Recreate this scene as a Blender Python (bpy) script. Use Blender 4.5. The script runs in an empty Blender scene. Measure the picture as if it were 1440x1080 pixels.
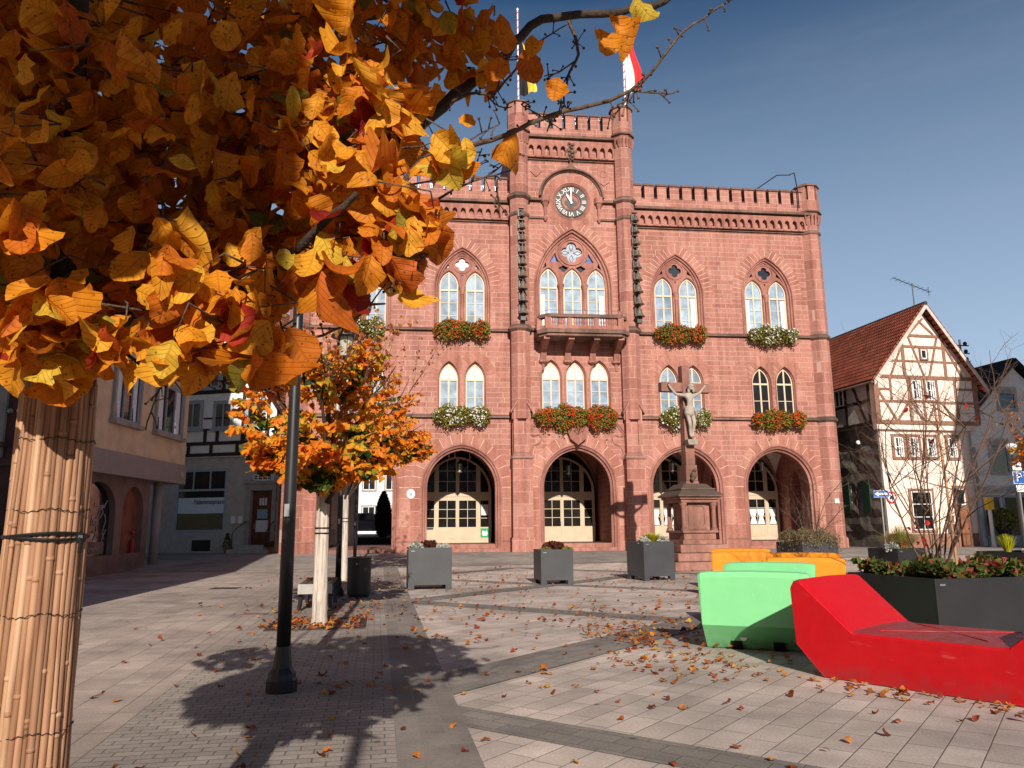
import bpy, bmesh, math, random
import numpy as np
from math import sin, cos, pi, sqrt, radians, atan2, hypot
from mathutils import Vector, Matrix, Euler
from mathutils.geometry import delaunay_2d_cdt
random.seed(7); rng = np.random.default_rng(7)
SC = bpy.context.scene; COL = SC.collection

# ------------------------------------------------------------------ world, sun, camera
SUN_EL = radians(25.5)
TO_SUN = Vector((0.118*cos(SUN_EL), -0.993*cos(SUN_EL), sin(SUN_EL))).normalized()
W = bpy.data.worlds.new("World"); SC.world = W; W.use_nodes = True
nt = W.node_tree; nt.nodes.clear()
sky = nt.nodes.new('ShaderNodeTexSky'); sky.sky_type = 'NISHITA'; sky.sun_disc = False
sky.sun_elevation = SUN_EL; sky.sun_rotation = atan2(TO_SUN.x, TO_SUN.y)
sky.altitude = 200; sky.air_density = 1.0; sky.dust_density = .9; sky.ozone_density = 2.6
tc = nt.nodes.new('ShaderNodeTexCoord'); mp = nt.nodes.new('ShaderNodeMapping'); mp.inputs['Scale'].default_value = (1.0, 1.0, 6.0)
mp.inputs['Rotation'].default_value = (0.15, 0.1, 0.3)
nz = nt.nodes.new('ShaderNodeTexNoise'); nz.inputs['Scale'].default_value = 1.6; nz.inputs['Detail'].default_value = 8; nz.inputs['Roughness'].default_value = .6
rp = nt.nodes.new('ShaderNodeValToRGB'); rp.color_ramp.elements[0].position = .5; rp.color_ramp.elements[1].position = .95
rp.color_ramp.elements[1].color = (.17, .17, .17, 1)
mx = nt.nodes.new('ShaderNodeMixRGB'); mx.inputs[2].default_value = (8.5, 8.8, 9.2, 1)
hs = nt.nodes.new('ShaderNodeHueSaturation'); hs.inputs['Saturation'].default_value = 1.26; hs.inputs['Value'].default_value = 1.0
bg = nt.nodes.new('ShaderNodeBackground'); bg.inputs['Strength'].default_value = .065
wo = nt.nodes.new('ShaderNodeOutputWorld')
L = nt.links.new
L(tc.outputs['Generated'], mp.inputs[0]); L(mp.outputs[0], nz.inputs[0]); L(nz.outputs[0], rp.inputs[0])
sxyz = nt.nodes.new('ShaderNodeSeparateXYZ'); L(tc.outputs['Generated'], sxyz.inputs[0])
hz = nt.nodes.new('ShaderNodeValToRGB'); hz.color_ramp.elements[0].position = 0; hz.color_ramp.elements[0].color = (.95, .95, .95, 1); hz.color_ramp.elements[1].position = .62; hz.color_ramp.elements[1].color = (0, 0, 0, 1)
mh = nt.nodes.new('ShaderNodeMixRGB'); mh.inputs[2].default_value = (9.4, 11.2, 13.6, 1)   # haze toward the horizon
L(sxyz.outputs[2], hz.inputs[0]); yf = nt.nodes.new('ShaderNodeMapRange'); yf.inputs['From Min'].default_value = -.2; yf.inputs['From Max'].default_value = .5; L(sxyz.outputs[1], yf.inputs['Value'])
ym = nt.nodes.new('ShaderNodeMath'); ym.operation = 'MULTIPLY'; L(hz.outputs[0], ym.inputs[0]); L(yf.outputs[0], ym.inputs[1]); L(ym.outputs[0], mh.inputs[0]); L(sky.outputs[0], mh.inputs[1])
L(rp.outputs[0], mx.inputs[0]); L(mh.outputs[0], mx.inputs[1]); L(mx.outputs[0], hs.inputs['Color']); L(hs.outputs[0], bg.inputs[0]); L(bg.outputs[0], wo.inputs[0])
sl = bpy.data.lights.new("sun", 'SUN'); sl.energy = 6.0; sl.angle = radians(.5); sl.color = (1, .91, .79)
so = bpy.data.objects.new("sun", sl); COL.objects.link(so); so.rotation_euler = (-TO_SUN).to_track_quat('-Z', 'Y').to_euler(); so.location = (5, -20, 30)
SC.view_settings.view_transform = 'Standard'; SC.view_settings.look = 'None'; SC.view_settings.exposure = 0
cd = bpy.data.cameras.new("camera"); cam = bpy.data.objects.new("camera", cd); COL.objects.link(cam); SC.camera = cam
cd.sensor_width = 36; cd.lens = 1073.7/1440*36; cd.clip_start = .05; cd.clip_end = 2000
TH = radians(10.673); RO = radians(.487)
f_ = Vector((0, cos(TH), sin(TH))); r_ = Vector((1, 0, 0)); u_ = r_.cross(f_)
r2 = r_*cos(RO) - u_*sin(RO); u2 = u_*cos(RO) + r_*sin(RO)
M = Matrix((r2, u2, -f_)).transposed().to_4x4(); M.translation = Vector((0, 0, 1.25)); cam.matrix_world = M
cd.dof.use_dof = False

# ------------------------------------------------------------------ materials
MATS = {}
def N(nt, t, **k):
    n = nt.nodes.new(t)
    for a, b in k.items(): setattr(n, a, b)
    return n
def ramp(nt, stops, interp='LINEAR'):
    r = N(nt, 'ShaderNodeValToRGB'); cr = r.color_ramp; cr.interpolation = interp
    while len(cr.elements) > 1: cr.elements.remove(cr.elements[-1])
    cr.elements[0].position = stops[0][0]; cr.elements[0].color = (*stops[0][1], 1)
    for p, c in stops[1:]:
        e = cr.elements.new(p); e.color = (*c, 1)
    return r
def base(name, rough=.7, spec=.3):
    m = bpy.data.materials.new(name); m.use_nodes = True; nt = m.node_tree
    b = nt.nodes['Principled BSDF']; b.inputs['Roughness'].default_value = rough; b.inputs['Specular IOR Level'].default_value = spec
    return m, nt, b
def mat(name, col, rough=.7, spec=.3, amt=.18, scale=3.0, bump=.0, bscale=40, metal=0, dirt=None):
    """principled with two scales of colour mottling and optional bump"""
    if name in MATS: return MATS[name]
    m, nt, b = base(name, rough, spec); b.inputs['Metallic'].default_value = metal
    tc = N(nt, 'ShaderNodeTexCoord'); n1 = N(nt, 'ShaderNodeTexNoise'); n1.inputs['Scale'].default_value = scale; n1.inputs['Detail'].default_value = 6
    nt.links.new(tc.outputs['Object'], n1.inputs[0])
    d = tuple(c*(1-amt) for c in col) if dirt is None else dirt
    l = tuple(min(1, c*(1+amt)) for c in col)
    r = ramp(nt, [(.3, d), (.7, l)]); nt.links.new(n1.outputs[0], r.inputs[0]); nt.links.new(r.outputs[0], b.inputs['Base Color'])
    if bump:
        n2 = N(nt, 'ShaderNodeTexNoise'); n2.inputs['Scale'].default_value = bscale; n2.inputs['Detail'].default_value = 4
        nt.links.new(tc.outputs['Object'], n2.inputs[0])
        bp = N(nt, 'ShaderNodeBump'); bp.inputs['Strength'].default_value = bump; bp.inputs['Distance'].default_value = .02
        nt.links.new(n2.outputs[0], bp.inputs['Height']); nt.links.new(bp.outputs[0], b.inputs['Normal'])
    MATS[name] = m; return m
def math_n(nt, op, a, b=None, clamp=False):
    n = N(nt, 'ShaderNodeMath', operation=op); n.use_clamp = clamp
    for i, v in enumerate((a, b)):
        if v is None: continue
        if isinstance(v, (int, float)): n.inputs[i].default_value = v
        else: nt.links.new(v, n.inputs[i])
    return n.outputs[0]
def mixc(nt, fac, a, b, mode='MIX'):
    n = N(nt, 'ShaderNodeMixRGB', blend_type=mode)
    for i, v in enumerate((fac, a, b)):
        if isinstance(v, (int, float)): n.inputs[i].default_value = v
        elif isinstance(v, tuple): n.inputs[i].default_value = (*v, 1)
        else: nt.links.new(v, n.inputs[i])
    return n.outputs[0]

def stone_mat(name, blocks=True, c1=(.40, .165, .125), c2=(.30, .105, .080), c3=(.46, .215, .165), bw=.98, bh=.285, mort=(.52, .29, .24), island=False, dark_up=True, msize=.012):
    m, nt, b = base(name, .85, .2); lk = nt.links.new
    tc = N(nt, 'ShaderNodeTexCoord'); sx = N(nt, 'ShaderNodeSeparateXYZ'); lk(tc.outputs['Object'], sx.inputs[0])
    u = math_n(nt, 'ADD', sx.outputs[0], math_n(nt, 'MULTIPLY', sx.outputs[1], .83)); cb = N(nt, 'ShaderNodeCombineXYZ'); lk(u, cb.inputs[0]); lk(sx.outputs[2], cb.inputs[1])
    n1 = N(nt, 'ShaderNodeTexNoise'); n1.inputs['Scale'].default_value = .5; n1.inputs['Detail'].default_value = 8; lk(tc.outputs['Object'], n1.inputs[0])
    n2 = N(nt, 'ShaderNodeTexNoise'); n2.inputs['Scale'].default_value = 9; n2.inputs['Detail'].default_value = 6; lk(tc.outputs['Object'], n2.inputs[0])
    if blocks:
        # courses of two alternating heights, stones of uneven length
        row = math_n(nt, 'FLOOR', math_n(nt, 'DIVIDE', sx.outputs[2], bh))
        w1 = N(nt, 'ShaderNodeTexWhiteNoise', noise_dimensions='1D'); lk(row, w1.inputs['W'])
        u2 = math_n(nt, 'ADD', math_n(nt, 'DIVIDE', u, bw), math_n(nt, 'MULTIPLY', w1.outputs[0], 7.3))
        rl = math_n(nt, 'ADD', math_n(nt, 'MULTIPLY', math_n(nt, 'SINE', math_n(nt, 'MULTIPLY', u2, 3.1)), .12), u2)
        cellx = math_n(nt, 'FLOOR', rl); fx = math_n(nt, 'FRACT', rl)
        fz = math_n(nt, 'FRACT', math_n(nt, 'DIVIDE', sx.outputs[2], bh))
        dx = math_n(nt, 'MULTIPLY', math_n(nt, 'MINIMUM', fx, math_n(nt, 'SUBTRACT', 1.0, fx)), bw)
        dz = math_n(nt, 'MULTIPLY', math_n(nt, 'MINIMUM', fz, math_n(nt, 'SUBTRACT', 1.0, fz)), bh)
        dd = math_n(nt, 'MINIMUM', dx, dz)
        mortar = math_n(nt, 'LESS_THAN', dd, msize)
        c2d = N(nt, 'ShaderNodeCombineXYZ'); lk(cellx, c2d.inputs[0]); lk(row, c2d.inputs[1])
        w2 = N(nt, 'ShaderNodeTexWhiteNoise', noise_dimensions='2D'); lk(c2d.outputs[0], w2.inputs['Vector'])
        rr = ramp(nt, [(0, c2), (.25, c1), (.7, tuple(c*1.06 for c in c1)), (.92, c3), (1, (c3[0]*1.08, c3[1]*1.15, c3[2]*1.15))]); lk(w2.outputs[0], rr.inputs[0]); col = rr.outputs[0]
    elif island:
        g = N(nt, 'ShaderNodeNewGeometry'); rr = ramp(nt, [(0, c2), (.35, c1), (1, c3)]); lk(g.outputs['Random Per Island'], rr.inputs[0]); col = rr.outputs[0]; mortar = None
    else:
        rr = ramp(nt, [(.3, c2), (.5, c1), (.75, c3)]); lk(n1.outputs[0], rr.inputs[0]); col = rr.outputs[0]; mortar = None
    col = mixc(nt, .55, col, ramp_out(nt, n2.outputs[0], [(.25, (.62, .62, .62)), (.75, (1.25, 1.25, 1.25))]), 'MULTIPLY')
    col = mixc(nt, .5, col, ramp_out(nt, n1.outputs[0], [(.3, (.72, .70, .70)), (.6, (1.1, 1.1, 1.1))]), 'MULTIPLY')
    st = N(nt, 'ShaderNodeTexNoise'); st.inputs['Scale'].default_value = 1.0; st.inputs['Detail'].default_value = 5
    ms = N(nt, 'ShaderNodeMapping'); ms.inputs['Scale'].default_value = (3.2, 3.2, .22); lk(tc.outputs['Object'], ms.inputs[0]); lk(ms.outputs[0], st.inputs[0])
    col = mixc(nt, .45, col, ramp_out(nt, st.outputs[0], [(.38, (.55, .50, .47)), (.56, (1.03, 1.03, 1.03))]), 'MULTIPLY')
    if mortar is not None: col = mixc(nt, mortar, col, mort)
    if dark_up:
        g = N(nt, 'ShaderNodeNewGeometry'); s2 = N(nt, 'ShaderNodeSeparateXYZ'); lk(g.outputs['Normal'], s2.inputs[0])
        f = ramp_out(nt, s2.outputs[2], [(.35, (0, 0, 0)), (.7, (.85, .85, .85))]); col = mixc(nt, f, col, (.075, .058, .047))
    lk(col, b.inputs['Base Color'])
    bp = N(nt, 'ShaderNodeBump'); bp.inputs['Strength'].default_value = .35; bp.inputs['Distance'].default_value = .02
    h = n2.outputs[0]
    if mortar is not None: h = math_n(nt, 'SUBTRACT', math_n(nt, 'MULTIPLY', n2.outputs[0], .6), math_n(nt, 'MULTIPLY', mortar, .5))
    lk(h, bp.inputs['Height']); lk(bp.outputs[0], b.inputs['Normal'])
    MATS[name] = m; return m
def ramp_out(nt, src, stops):
    r = ramp(nt, stops); nt.links.new(src, r.inputs[0]); return r.outputs[0]

def leaf_mat(name, stops, trans=.45, rough=.5, veins=True, patch=0):
    m, nt, b = base(name, rough, .25); lk = nt.links.new
    g = N(nt, 'ShaderNodeNewGeometry'); rnd = g.outputs['Random Per Island']
    if patch:   # boughs turn colour together
        pn = N(nt, 'ShaderNodeTexNoise'); pn.inputs['Scale'].default_value = patch; pn.inputs['Detail'].default_value = 1; ptc = N(nt, 'ShaderNodeTexCoord'); lk(ptc.outputs['Object'], pn.inputs[0])
        rnd = math_n(nt, 'ADD', math_n(nt, 'MULTIPLY', rnd, .38), math_n(nt, 'MULTIPLY', math_n(nt, 'SUBTRACT', math_n(nt, 'MULTIPLY', pn.outputs[0], 2.6), .8, True), .62), True)
    col = ramp_out(nt, rnd, stops)
    tc = N(nt, 'ShaderNodeTexCoord'); n = N(nt, 'ShaderNodeTexNoise'); n.inputs['Scale'].default_value = 38; n.inputs['Detail'].default_value = 5; lk(tc.outputs['Object'], n.inputs[0])
    sp = N(nt, 'ShaderNodeTexVoronoi'); sp.inputs['Scale'].default_value = 55; lk(tc.outputs['Object'], sp.inputs[0]); col = mixc(nt, ramp_out(nt, sp.outputs['Distance'], [(.10, (.8, .8, .8)), (.2, (0, 0, 0))]), col, (.07, .025, .01))
    col = mixc(nt, .8, col, ramp_out(nt, n.outputs[0], [(.3, (.72, .60, .45)), (.5, (1, 1, 1)), (.75, (1.15, 1.2, 1.05))]), 'MULTIPLY')
    if veins:
        uv = N(nt, 'ShaderNodeUVMap'); uv.uv_map = 'leaf'; s = N(nt, 'ShaderNodeSeparateXYZ'); lk(uv.outputs[0], s.inputs[0])
        ax = math_n(nt, 'ABSOLUTE', s.outputs[0])
        fr = math_n(nt, 'FRACT', math_n(nt, 'MULTIPLY', math_n(nt, 'SUBTRACT', s.outputs[1], math_n(nt, 'MULTIPLY', ax, .55)), 7.0))
        v = math_n(nt, 'MINIMUM', math_n(nt, 'MULTIPLY', math_n(nt, 'ABSOLUTE', math_n(nt, 'SUBTRACT', fr, .5)), 8.0), math_n(nt, 'MULTIPLY', ax, 26.0))
        col = mixc(nt, math_n(nt, 'MULTIPLY', math_n(nt, 'SUBTRACT', 1.0, math_n(nt, 'MINIMUM', v, 1.0)), .32), col, (.17, .06, .012))
        bpn = N(nt, 'ShaderNodeBump'); bpn.inputs['Strength'].default_value = .5; bpn.inputs['Distance'].default_value = .003
        lk(math_n(nt, 'MINIMUM', v, 1.0), bpn.inputs['Height']); lk(bpn.outputs[0], b.inputs['Normal'])
    lk(col, b.inputs['Base Color'])
    tr = N(nt, 'ShaderNodeBsdfTranslucent'); lk(col, tr.inputs[0]); ms = N(nt, 'ShaderNodeMixShader'); ms.inputs[0].default_value = trans
    lk(b.outputs[0], ms.inputs[1]); lk(tr.outputs[0], ms.inputs[2]); lk(ms.outputs[0], nt.nodes['Material Output'].inputs[0])
    MATS[name] = m; return m

# ------------------------------------------------------------------ mesh builder
class MB:
    def __init__(s): s.v = []; s.f = []; s.m = [(0, 0)]
    def cut(s):
        if len(s.v) > s.m[-1][0]: s.m.append((len(s.v), len(s.f)))
        return s
    def build_split(s, name, *a, **k):
        s.cut(); out = []
        for (v0, f0), (v1, f1) in zip(s.m[:-1], s.m[1:]):
            q = MB(); q.v = s.v[v0:v1]; q.f = [tuple(i-v0 for i in f) for f in s.f[f0:f1]]; out.append(q.build(name, *a, **k))
        return out
    def add(s, vs, fs):
        o = len(s.v); s.v += [tuple(v) for v in vs]; s.f += [tuple(i+o for i in f) for f in fs]; return s
    def box(s, x0, x1, y0, y1, z0, z1):
        return s.add([(x0,y0,z0),(x1,y0,z0),(x1,y1,z0),(x0,y1,z0),(x0,y0,z1),(x1,y0,z1),(x1,y1,z1),(x0,y1,z1)],
                     [(0,3,2,1),(4,5,6,7),(0,1,5,4),(1,2,6,5),(2,3,7,6),(3,0,4,7)])
    def hexa(s, p):  # 8 points bottom 4, top 4
        return s.add(p, [(0,3,2,1),(4,5,6,7),(0,1,5,4),(1,2,6,5),(2,3,7,6),(3,0,4,7)])
    def prism(s, poly, y0, y1, tf=None):
        """poly in (x,z), extruded from y0 to y1"""
        n = len(poly); vs = [(x, y0, z) for x, z in poly] + [(x, y1, z) for x, z in poly]
        if tf: vs = [tf(Vector(v)) for v in vs]
        return s.add(vs, [tuple(range(n)), tuple(range(2*n-1, n-1, -1))] + [(i, i+n, (i+1) % n + n, (i+1) % n) for i in range(n)])
    def column(s, poly, z0, z1, scale=1.0, c=(0, 0)):
        n = len(poly); vs = [(x, y, z0) for x, y in poly] + [(c[0]+(x-c[0])*scale, c[1]+(y-c[1])*scale, z1) for x, y in poly]
        return s.add(vs, [tuple(range(n-1, -1, -1)), tuple(range(n, 2*n))] + [(i, (i+1) % n, (i+1) % n + n, i+n) for i in range(n)])
    def lathe(s, prof, c=(0, 0), n=16, rot=0, caps=True):
        """prof = [(r,z)...] around the vertical through c"""
        vs = []; fs = []
        for r, z in prof:
            for k in range(n):
                a = rot+2*pi*k/n; vs.append((c[0]+r*cos(a), c[1]+r*sin(a), z))
        for i in range(len(prof)-1):
            for k in range(n):
                a, b2 = i*n+k, i*n+(k+1) % n; fs.append((a, b2, b2+n, a+n))
        if caps: fs.append(tuple(range(n-1, -1, -1))); fs.append(tuple(range((len(prof)-1)*n, len(prof)*n)))
        return s.add(vs, fs)
    def tube(s, pts, r, n=6, close=False):
        pts = [Vector(p) for p in pts]; m = len(pts); rs = r if isinstance(r, (list, tuple)) else [r]*m
        vs = []; fs = []; ref = None
        for i, p in enumerate(pts):
            a = pts[i-1] if (i > 0 or close) else p; b = pts[(i+1) % m] if (i < m-1 or close) else p
            t = (b-a); t = t.normalized() if t.length > 1e-9 else Vector((0, 0, 1))
            if ref is None: ref = Vector((0, 0, 1)) if abs(t.z) < .9 else Vector((1, 0, 0))
            x = t.cross(ref); x = x.normalized() if x.length > 1e-6 else t.orthogonal().normalized(); y = x.cross(t); ref = y
            for k in range(n):
                q = 2*pi*k/n; vs.append(p + x*cos(q)*rs[i] + y*sin(q)*rs[i])
        for i in range(m if close else m-1):
            j = (i+1) % m
            for k in range(n): fs.append((i*n+k, i*n+(k+1) % n, j*n+(k+1) % n, j*n+k))
        if not close: fs.append(tuple(range(n-1, -1, -1))); fs.append(tuple((m-1)*n+k for k in range(n)))
        return s.add(vs, fs)
    def bar(s, a, b, w, h, up=(0, 0, 1)):
        a = Vector(a); b = Vector(b); t = (b-a).normalized(); x = t.cross(Vector(up)); x = x.normalized() if x.length > 1e-5 else Vector((1, 0, 0)); y = x.cross(t)
        x *= w/2; y *= h/2
        return s.hexa([a-x-y, a+x-y, b+x-y, b-x-y, a-x+y, a+x+y, b+x+y, b-x+y])
    def sphere(s, c, r, n=8, m=6, sc=(1, 1, 1)):
        vs = []; fs = []
        for i in range(m+1):
            t = pi*i/m
            for k in range(n):
                a = 2*pi*k/n; vs.append((c[0]+r*sc[0]*sin(t)*cos(a), c[1]+r*sc[1]*sin(t)*sin(a), c[2]+r*sc[2]*cos(t)))
        for i in range(m):
            for k in range(n): fs.append((i*n+k, (i+1)*n+k, (i+1)*n+(k+1) % n, i*n+(k+1) % n))
        return s.add(vs, fs)
    def plate(s, outer, holes, y0, y1):
        """flat plate in the xz plane with holes, thickness y0..y1"""
        loops = [outer]+list(holes); pts = []; faces = []; k = 0
        for lp in loops:
            faces.append(list(range(k, k+len(lp)))); pts += [Vector(p) for p in lp]; k += len(lp)
        edges = [(f[i], f[(i+1) % len(f)]) for f in faces for i in range(len(f))]
        r = delaunay_2d_cdt(pts, edges, [], 3 if False else 0, 1e-6)
        V, F = r[0], r[2]
        def inside(p, poly):
            c = False; n = len(poly); j = n-1
            for i in range(n):
                xi, yi = poly[i]; xj, yj = poly[j]
                if (yi > p[1]) != (yj > p[1]) and p[0] < (xj-xi)*(p[1]-yi)/(yj-yi)+xi: c = not c
                j = i
            return c
        boxes = [(min(q[0] for q in h), max(q[0] for q in h), min(q[1] for q in h), max(q[1] for q in h)) for h in holes]
        keep = []
        for t in F:
            c = (sum(V[i][0] for i in t)/len(t), sum(V[i][1] for i in t)/len(t))
            if not inside(c, outer): continue
            if any(b[0] < c[0] < b[1] and b[2] < c[1] < b[3] and inside(c, h) for h, b in zip(holes, boxes)): continue
            keep.append(tuple(t))
        nv = len(V); vs = [(p[0], y0, p[1]) for p in V]+[(p[0], y1, p[1]) for p in V]
        fs = [t for t in keep]+[tuple(i+nv for i in reversed(t)) for t in keep]
        s.add(vs, fs)
        for lp in loops:
            n = len(lp); s.add([(x, y0, z) for x, z in lp]+[(x, y1, z) for x, z in lp], [(i, (i+1) % n, (i+1) % n+n, i+n) for i in range(n)])
        return s
    def sweep(s, path_fn, prof, closed=False):
        """path_fn(d) -> list of (x,z) for inward offset d; prof = [(d,y)...]"""
        rows = [[(x, y, z) for x, z in path_fn(d)] for d, y in prof]; n = len(rows[0]); vs = [p for r in rows for p in r]; fs = []
        for i in range(len(rows)-1):
            for k in range(n if closed else n-1):
                a, b = i*n+k, i*n+(k+1) % n; fs.append((a, b, b+n, a+n))
        return s.add(vs, fs)
    def build(s, name, m, parent=None, smooth=False, bevel=0, loc=None, kind=None):
        me = bpy.data.meshes.new(name); me.from_pydata(s.v, [], s.f); me.update()
        bm = bmesh.new(); bm.from_mesh(me); bmesh.ops.recalc_face_normals(bm, faces=bm.faces); bm.to_mesh(me); bm.free()
        if smooth:
            me.polygons.foreach_set('use_smooth', [True]*len(me.polygons))
        if isinstance(m, str): m = MATS[m]
        me.materials.append(m)
        o = bpy.data.objects.new(name, me); COL.objects.link(o); o.parent = parent
        if bevel:
            b = o.modifiers.new('bevel', 'BEVEL'); b.width = bevel; b.segments = 2; b.limit_method = 'ANGLE'; b.angle_limit = radians(35)
        if loc: o.location = loc
        if kind: o['kind'] = kind
        return o
def smooth_angle(o, deg=40):
    me = o.data; bm = bmesh.new(); bm.from_mesh(me)
    bmesh.ops.remove_doubles(bm, verts=bm.verts, dist=1e-4)
    for f in bm.faces: f.smooth = True
    for e in bm.edges:
        if len(e.link_faces) == 2 and e.calc_face_angle(0) > radians(deg): e.smooth = False
    bm.to_mesh(me); bm.free(); return o
def tag(o, label, cat, group=None):
    o['label'] = label; o['category'] = cat
    if group: o['group'] = group
    return o
def thing(name, label, cat, loc=(0, 0, 0), rz=0, sc=1, group=None):
    o = bpy.data.objects.new(name, None); COL.objects.link(o); o.location = loc; o.rotation_euler = (0, 0, rz); o.scale = (sc, sc, sc); o.empty_display_size = .2
    return tag(o, label, cat, group)
def copy_tree(o, parent=None):
    c = o.copy(); COL.objects.link(c); c.parent = parent
    for ch in list(o.children): copy_tree(ch, c)
    return c
def text_part(name, s, size, m, parent, loc, rot=(pi/2, 0, 0), depth=.002, align='CENTER', shear=0, kids=False, xs=1):
    cu = bpy.data.curves.new(name, 'FONT'); cu.body = s; cu.size = size; cu.align_x = align; cu.align_y = 'CENTER'; cu.extrude = depth; cu.shear = shear
    o = bpy.data.objects.new(name, cu); COL.objects.link(o)
    dg = bpy.context.evaluated_depsgraph_get(); me = bpy.data.meshes.new_from_object(o.evaluated_get(dg))
    bpy.data.objects.remove(o); me.name = name; me.materials.clear(); me.materials.append(MATS[m])
    o = bpy.data.objects.new(name, me); COL.objects.link(o); o.parent = parent; o.location = loc; o.rotation_euler = rot; o.scale = (xs, 1, 1)
    return o
def arch(cx, w, zs, R, z0, d=0, n=12, close_bottom=True):
    """pointed-arch outline starting bottom left, over the apex, to bottom right"""
    r = R-d; ex = R-w; h = sqrt(max(r*r-ex*ex, 1e-6)); a0 = atan2(h, -ex)
    L1 = [(cx+ex+r*cos(pi-(pi-a0)*i/n), zs+r*sin(pi-(pi-a0)*i/n)) for i in range(n+1)]
    R1 = [(2*cx-x, z) for x, z in reversed(L1[:-1])]
    pts = [(cx-w+d, z0)]+L1+R1+[(cx+w-d, z0)]
    return pts
def R_of(w, rise): return (w*w+rise*rise)/(2*w)
def voussoirs(mb, cx, w, zs, R, t, y0, y1, n, gap=.02, xmax=None, xmin=None, d0=0):
    """ring of wedge stones outside the arch"""
    ex = R-w; r0 = R-d0; r1 = R+t
    for side in (-1, 1):
        h0 = atan2(sqrt(r0*r0-ex*ex), -ex); h1 = atan2(sqrt(r1*r1-ex*ex), -ex)
        for k in range(n):
            a = pi-(pi-h0)*(k/n); b = pi-(pi-h0)*((k+1)/n); g0 = gap/2/r0
            if k == n-1:
                q = [(ex+r0*cos(a-g0), r0*sin(a-g0)), (ex+r0*cos(b), r0*sin(b)), (-.0, sqrt(r1*r1-ex*ex)), (ex+r1*cos(a-g0), r1*sin(a-g0))]
                q[1] = (-gap/2, q[1][1]); q[2] = (-gap/2, q[2][1])
            else:
                q = [(ex+r0*cos(a-g0), r0*sin(a-g0)), (ex+r0*cos(b+g0), r0*sin(b+g0)), (ex+r1*cos(b+g0), r1*sin(b+g0)), (ex+r1*cos(a-g0), r1*sin(a-g0))]
            q = [(cx-side*x*1.0 if side == 1 else cx+x, zs+z) for x, z in q]
            if xmax is not None: q = [(min(x, xmax), z) for x, z in q]
            if xmin is not None: q = [(max(x, xmin), z) for x, z in q]
            if max(p[0] for p in q)-min(p[0] for p in q) < .05: continue
            if side == 1: q = q[::-1]
            mb.prism(q, y0, y1)
def octo(cx, cy, r, rot=pi/8): return [(cx+r*cos(rot+k*pi/4), cy+r*sin(rot+k*pi/4)) for k in range(8)]
def quatre(cx, cz, R, n=7, k=.5, a=.43, rot=0):
    pts = []
    for lobe in range(4):
        for i in range(n):
            ph = -pi/4+pi/2*i/n; b_ = k*R; a_ = a*R
            r = b_*cos(ph)+sqrt(max(a_*a_-b_*b_*sin(ph)**2, 0)); t = lobe*pi/2+ph+rot; pts.append((cx+r*cos(t), cz+r*sin(t)))
    return pts
def arch_e(cx, w, zs, rise, z0, n=20):
    return [(cx-w, z0)]+[(cx-w*cos(pi*i/n), zs+rise*sin(pi*i/n)) for i in range(n+1)]+[(cx+w, z0)]
def circ(cx, cz, r, n=24): return [(cx+r*cos(2*pi*i/n), cz+r*sin(2*pi*i/n)) for i in range(n)]

# ground: flat square that rises gently toward the town hall
def GZ(x, y): return 0.0 if y < 24 else min((y-24)/5.0, 1.0)*.325
# ------------------------------------------------------------------ material library
stone_mat('sandstone_blocks', c1=(.395, .178, .140), c2=(.35, .148, .116), c3=(.43, .208, .165), mort=(.49, .30, .25)); stone_mat('sandstone_plain', blocks=False, c1=(.385, .174, .138), c2=(.32, .134, .106), c3=(.425, .21, .17)); stone_mat('sandstone_wedges', blocks=False, island=True, c1=(.40, .175, .135), c2=(.34, .137, .106), c3=(.455, .225, .175))
stone_mat('sandstone_big', bw=1.5, bh=.62, msize=.012, c1=(.39, .176, .14), c2=(.335, .14, .11), c3=(.43, .217, .174), mort=(.50, .30, .25)); stone_mat('weathered_stone', blocks=False, c1=(.20, .12, .095), c2=(.12, .075, .06), c3=(.30, .17, .13))
stone_mat('cross_stone', blocks=False, c1=(.33, .16, .125), c2=(.19, .10, .08), c3=(.38, .20, .16))
mat('mortar', (.60, .36, .30), .9); mat('frame_cream', (.62, .50, .36), .55, amt=.06); mat('door_cream', (.53, .43, .31), .5, amt=.08, scale=2)
mat('frame_white', (.80, .79, .76), .5, amt=.05); mat('plaster_vault', (.82, .76, .71), .9)
mat('slate', (.035, .035, .038), .6, bump=.4, bscale=30); mat('dark_metal', (.018, .018, .02), .45, .5, amt=.3)
mat('grey_metal', (.30, .31, .32), .4, .5, metal=.6); mat('bronze', (.20, .17, .13), .45, .5, amt=.4, scale=8, metal=.5)
mat('clock_dark', (.045, .04, .04), .5); mat('paint_white', (.80, .80, .78), .5, amt=.04); mat('paint_red', (.45, .03, .03), .5)
mat('box_brown', (.08, .05, .035), .7); mat('curtain', (.78, .78, .80), .8, amt=.1, scale=12); mat('blind', (.74, .73, .70), .7, amt=.05)
mat('anthracite', (.052, .054, .060), .42, .45, amt=.14, scale=2.5, bump=.12, bscale=120)
mat('anthracite_dark', (.019, .019, .021), .5, .4, amt=.15, scale=2.5, bump=.1, bscale=120)
mat('soil', (.03, .02, .014), .95, bump=.8, bscale=30)
mat('black_steel', (.012, .012, .014), .4, .5, amt=.3, scale=5); mat('bench_wood', (.10, .065, .045), .65, amt=.4, scale=6); mat('concrete', (.36, .35, .33), .85, bump=.3)
mat('pale_bark', (.42, .34, .27), .85, amt=.35, scale=9, bump=.6, bscale=30); mat('dark_bark', (.045, .032, .024), .85, amt=.4, scale=14, bump=.6, bscale=60)
mat('twig_bark', (.10, .065, .045), .8, amt=.5, scale=40, bump=.5, bscale=150); mat('bush_bark', (.13, .075, .05), .8, amt=.3)
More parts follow.
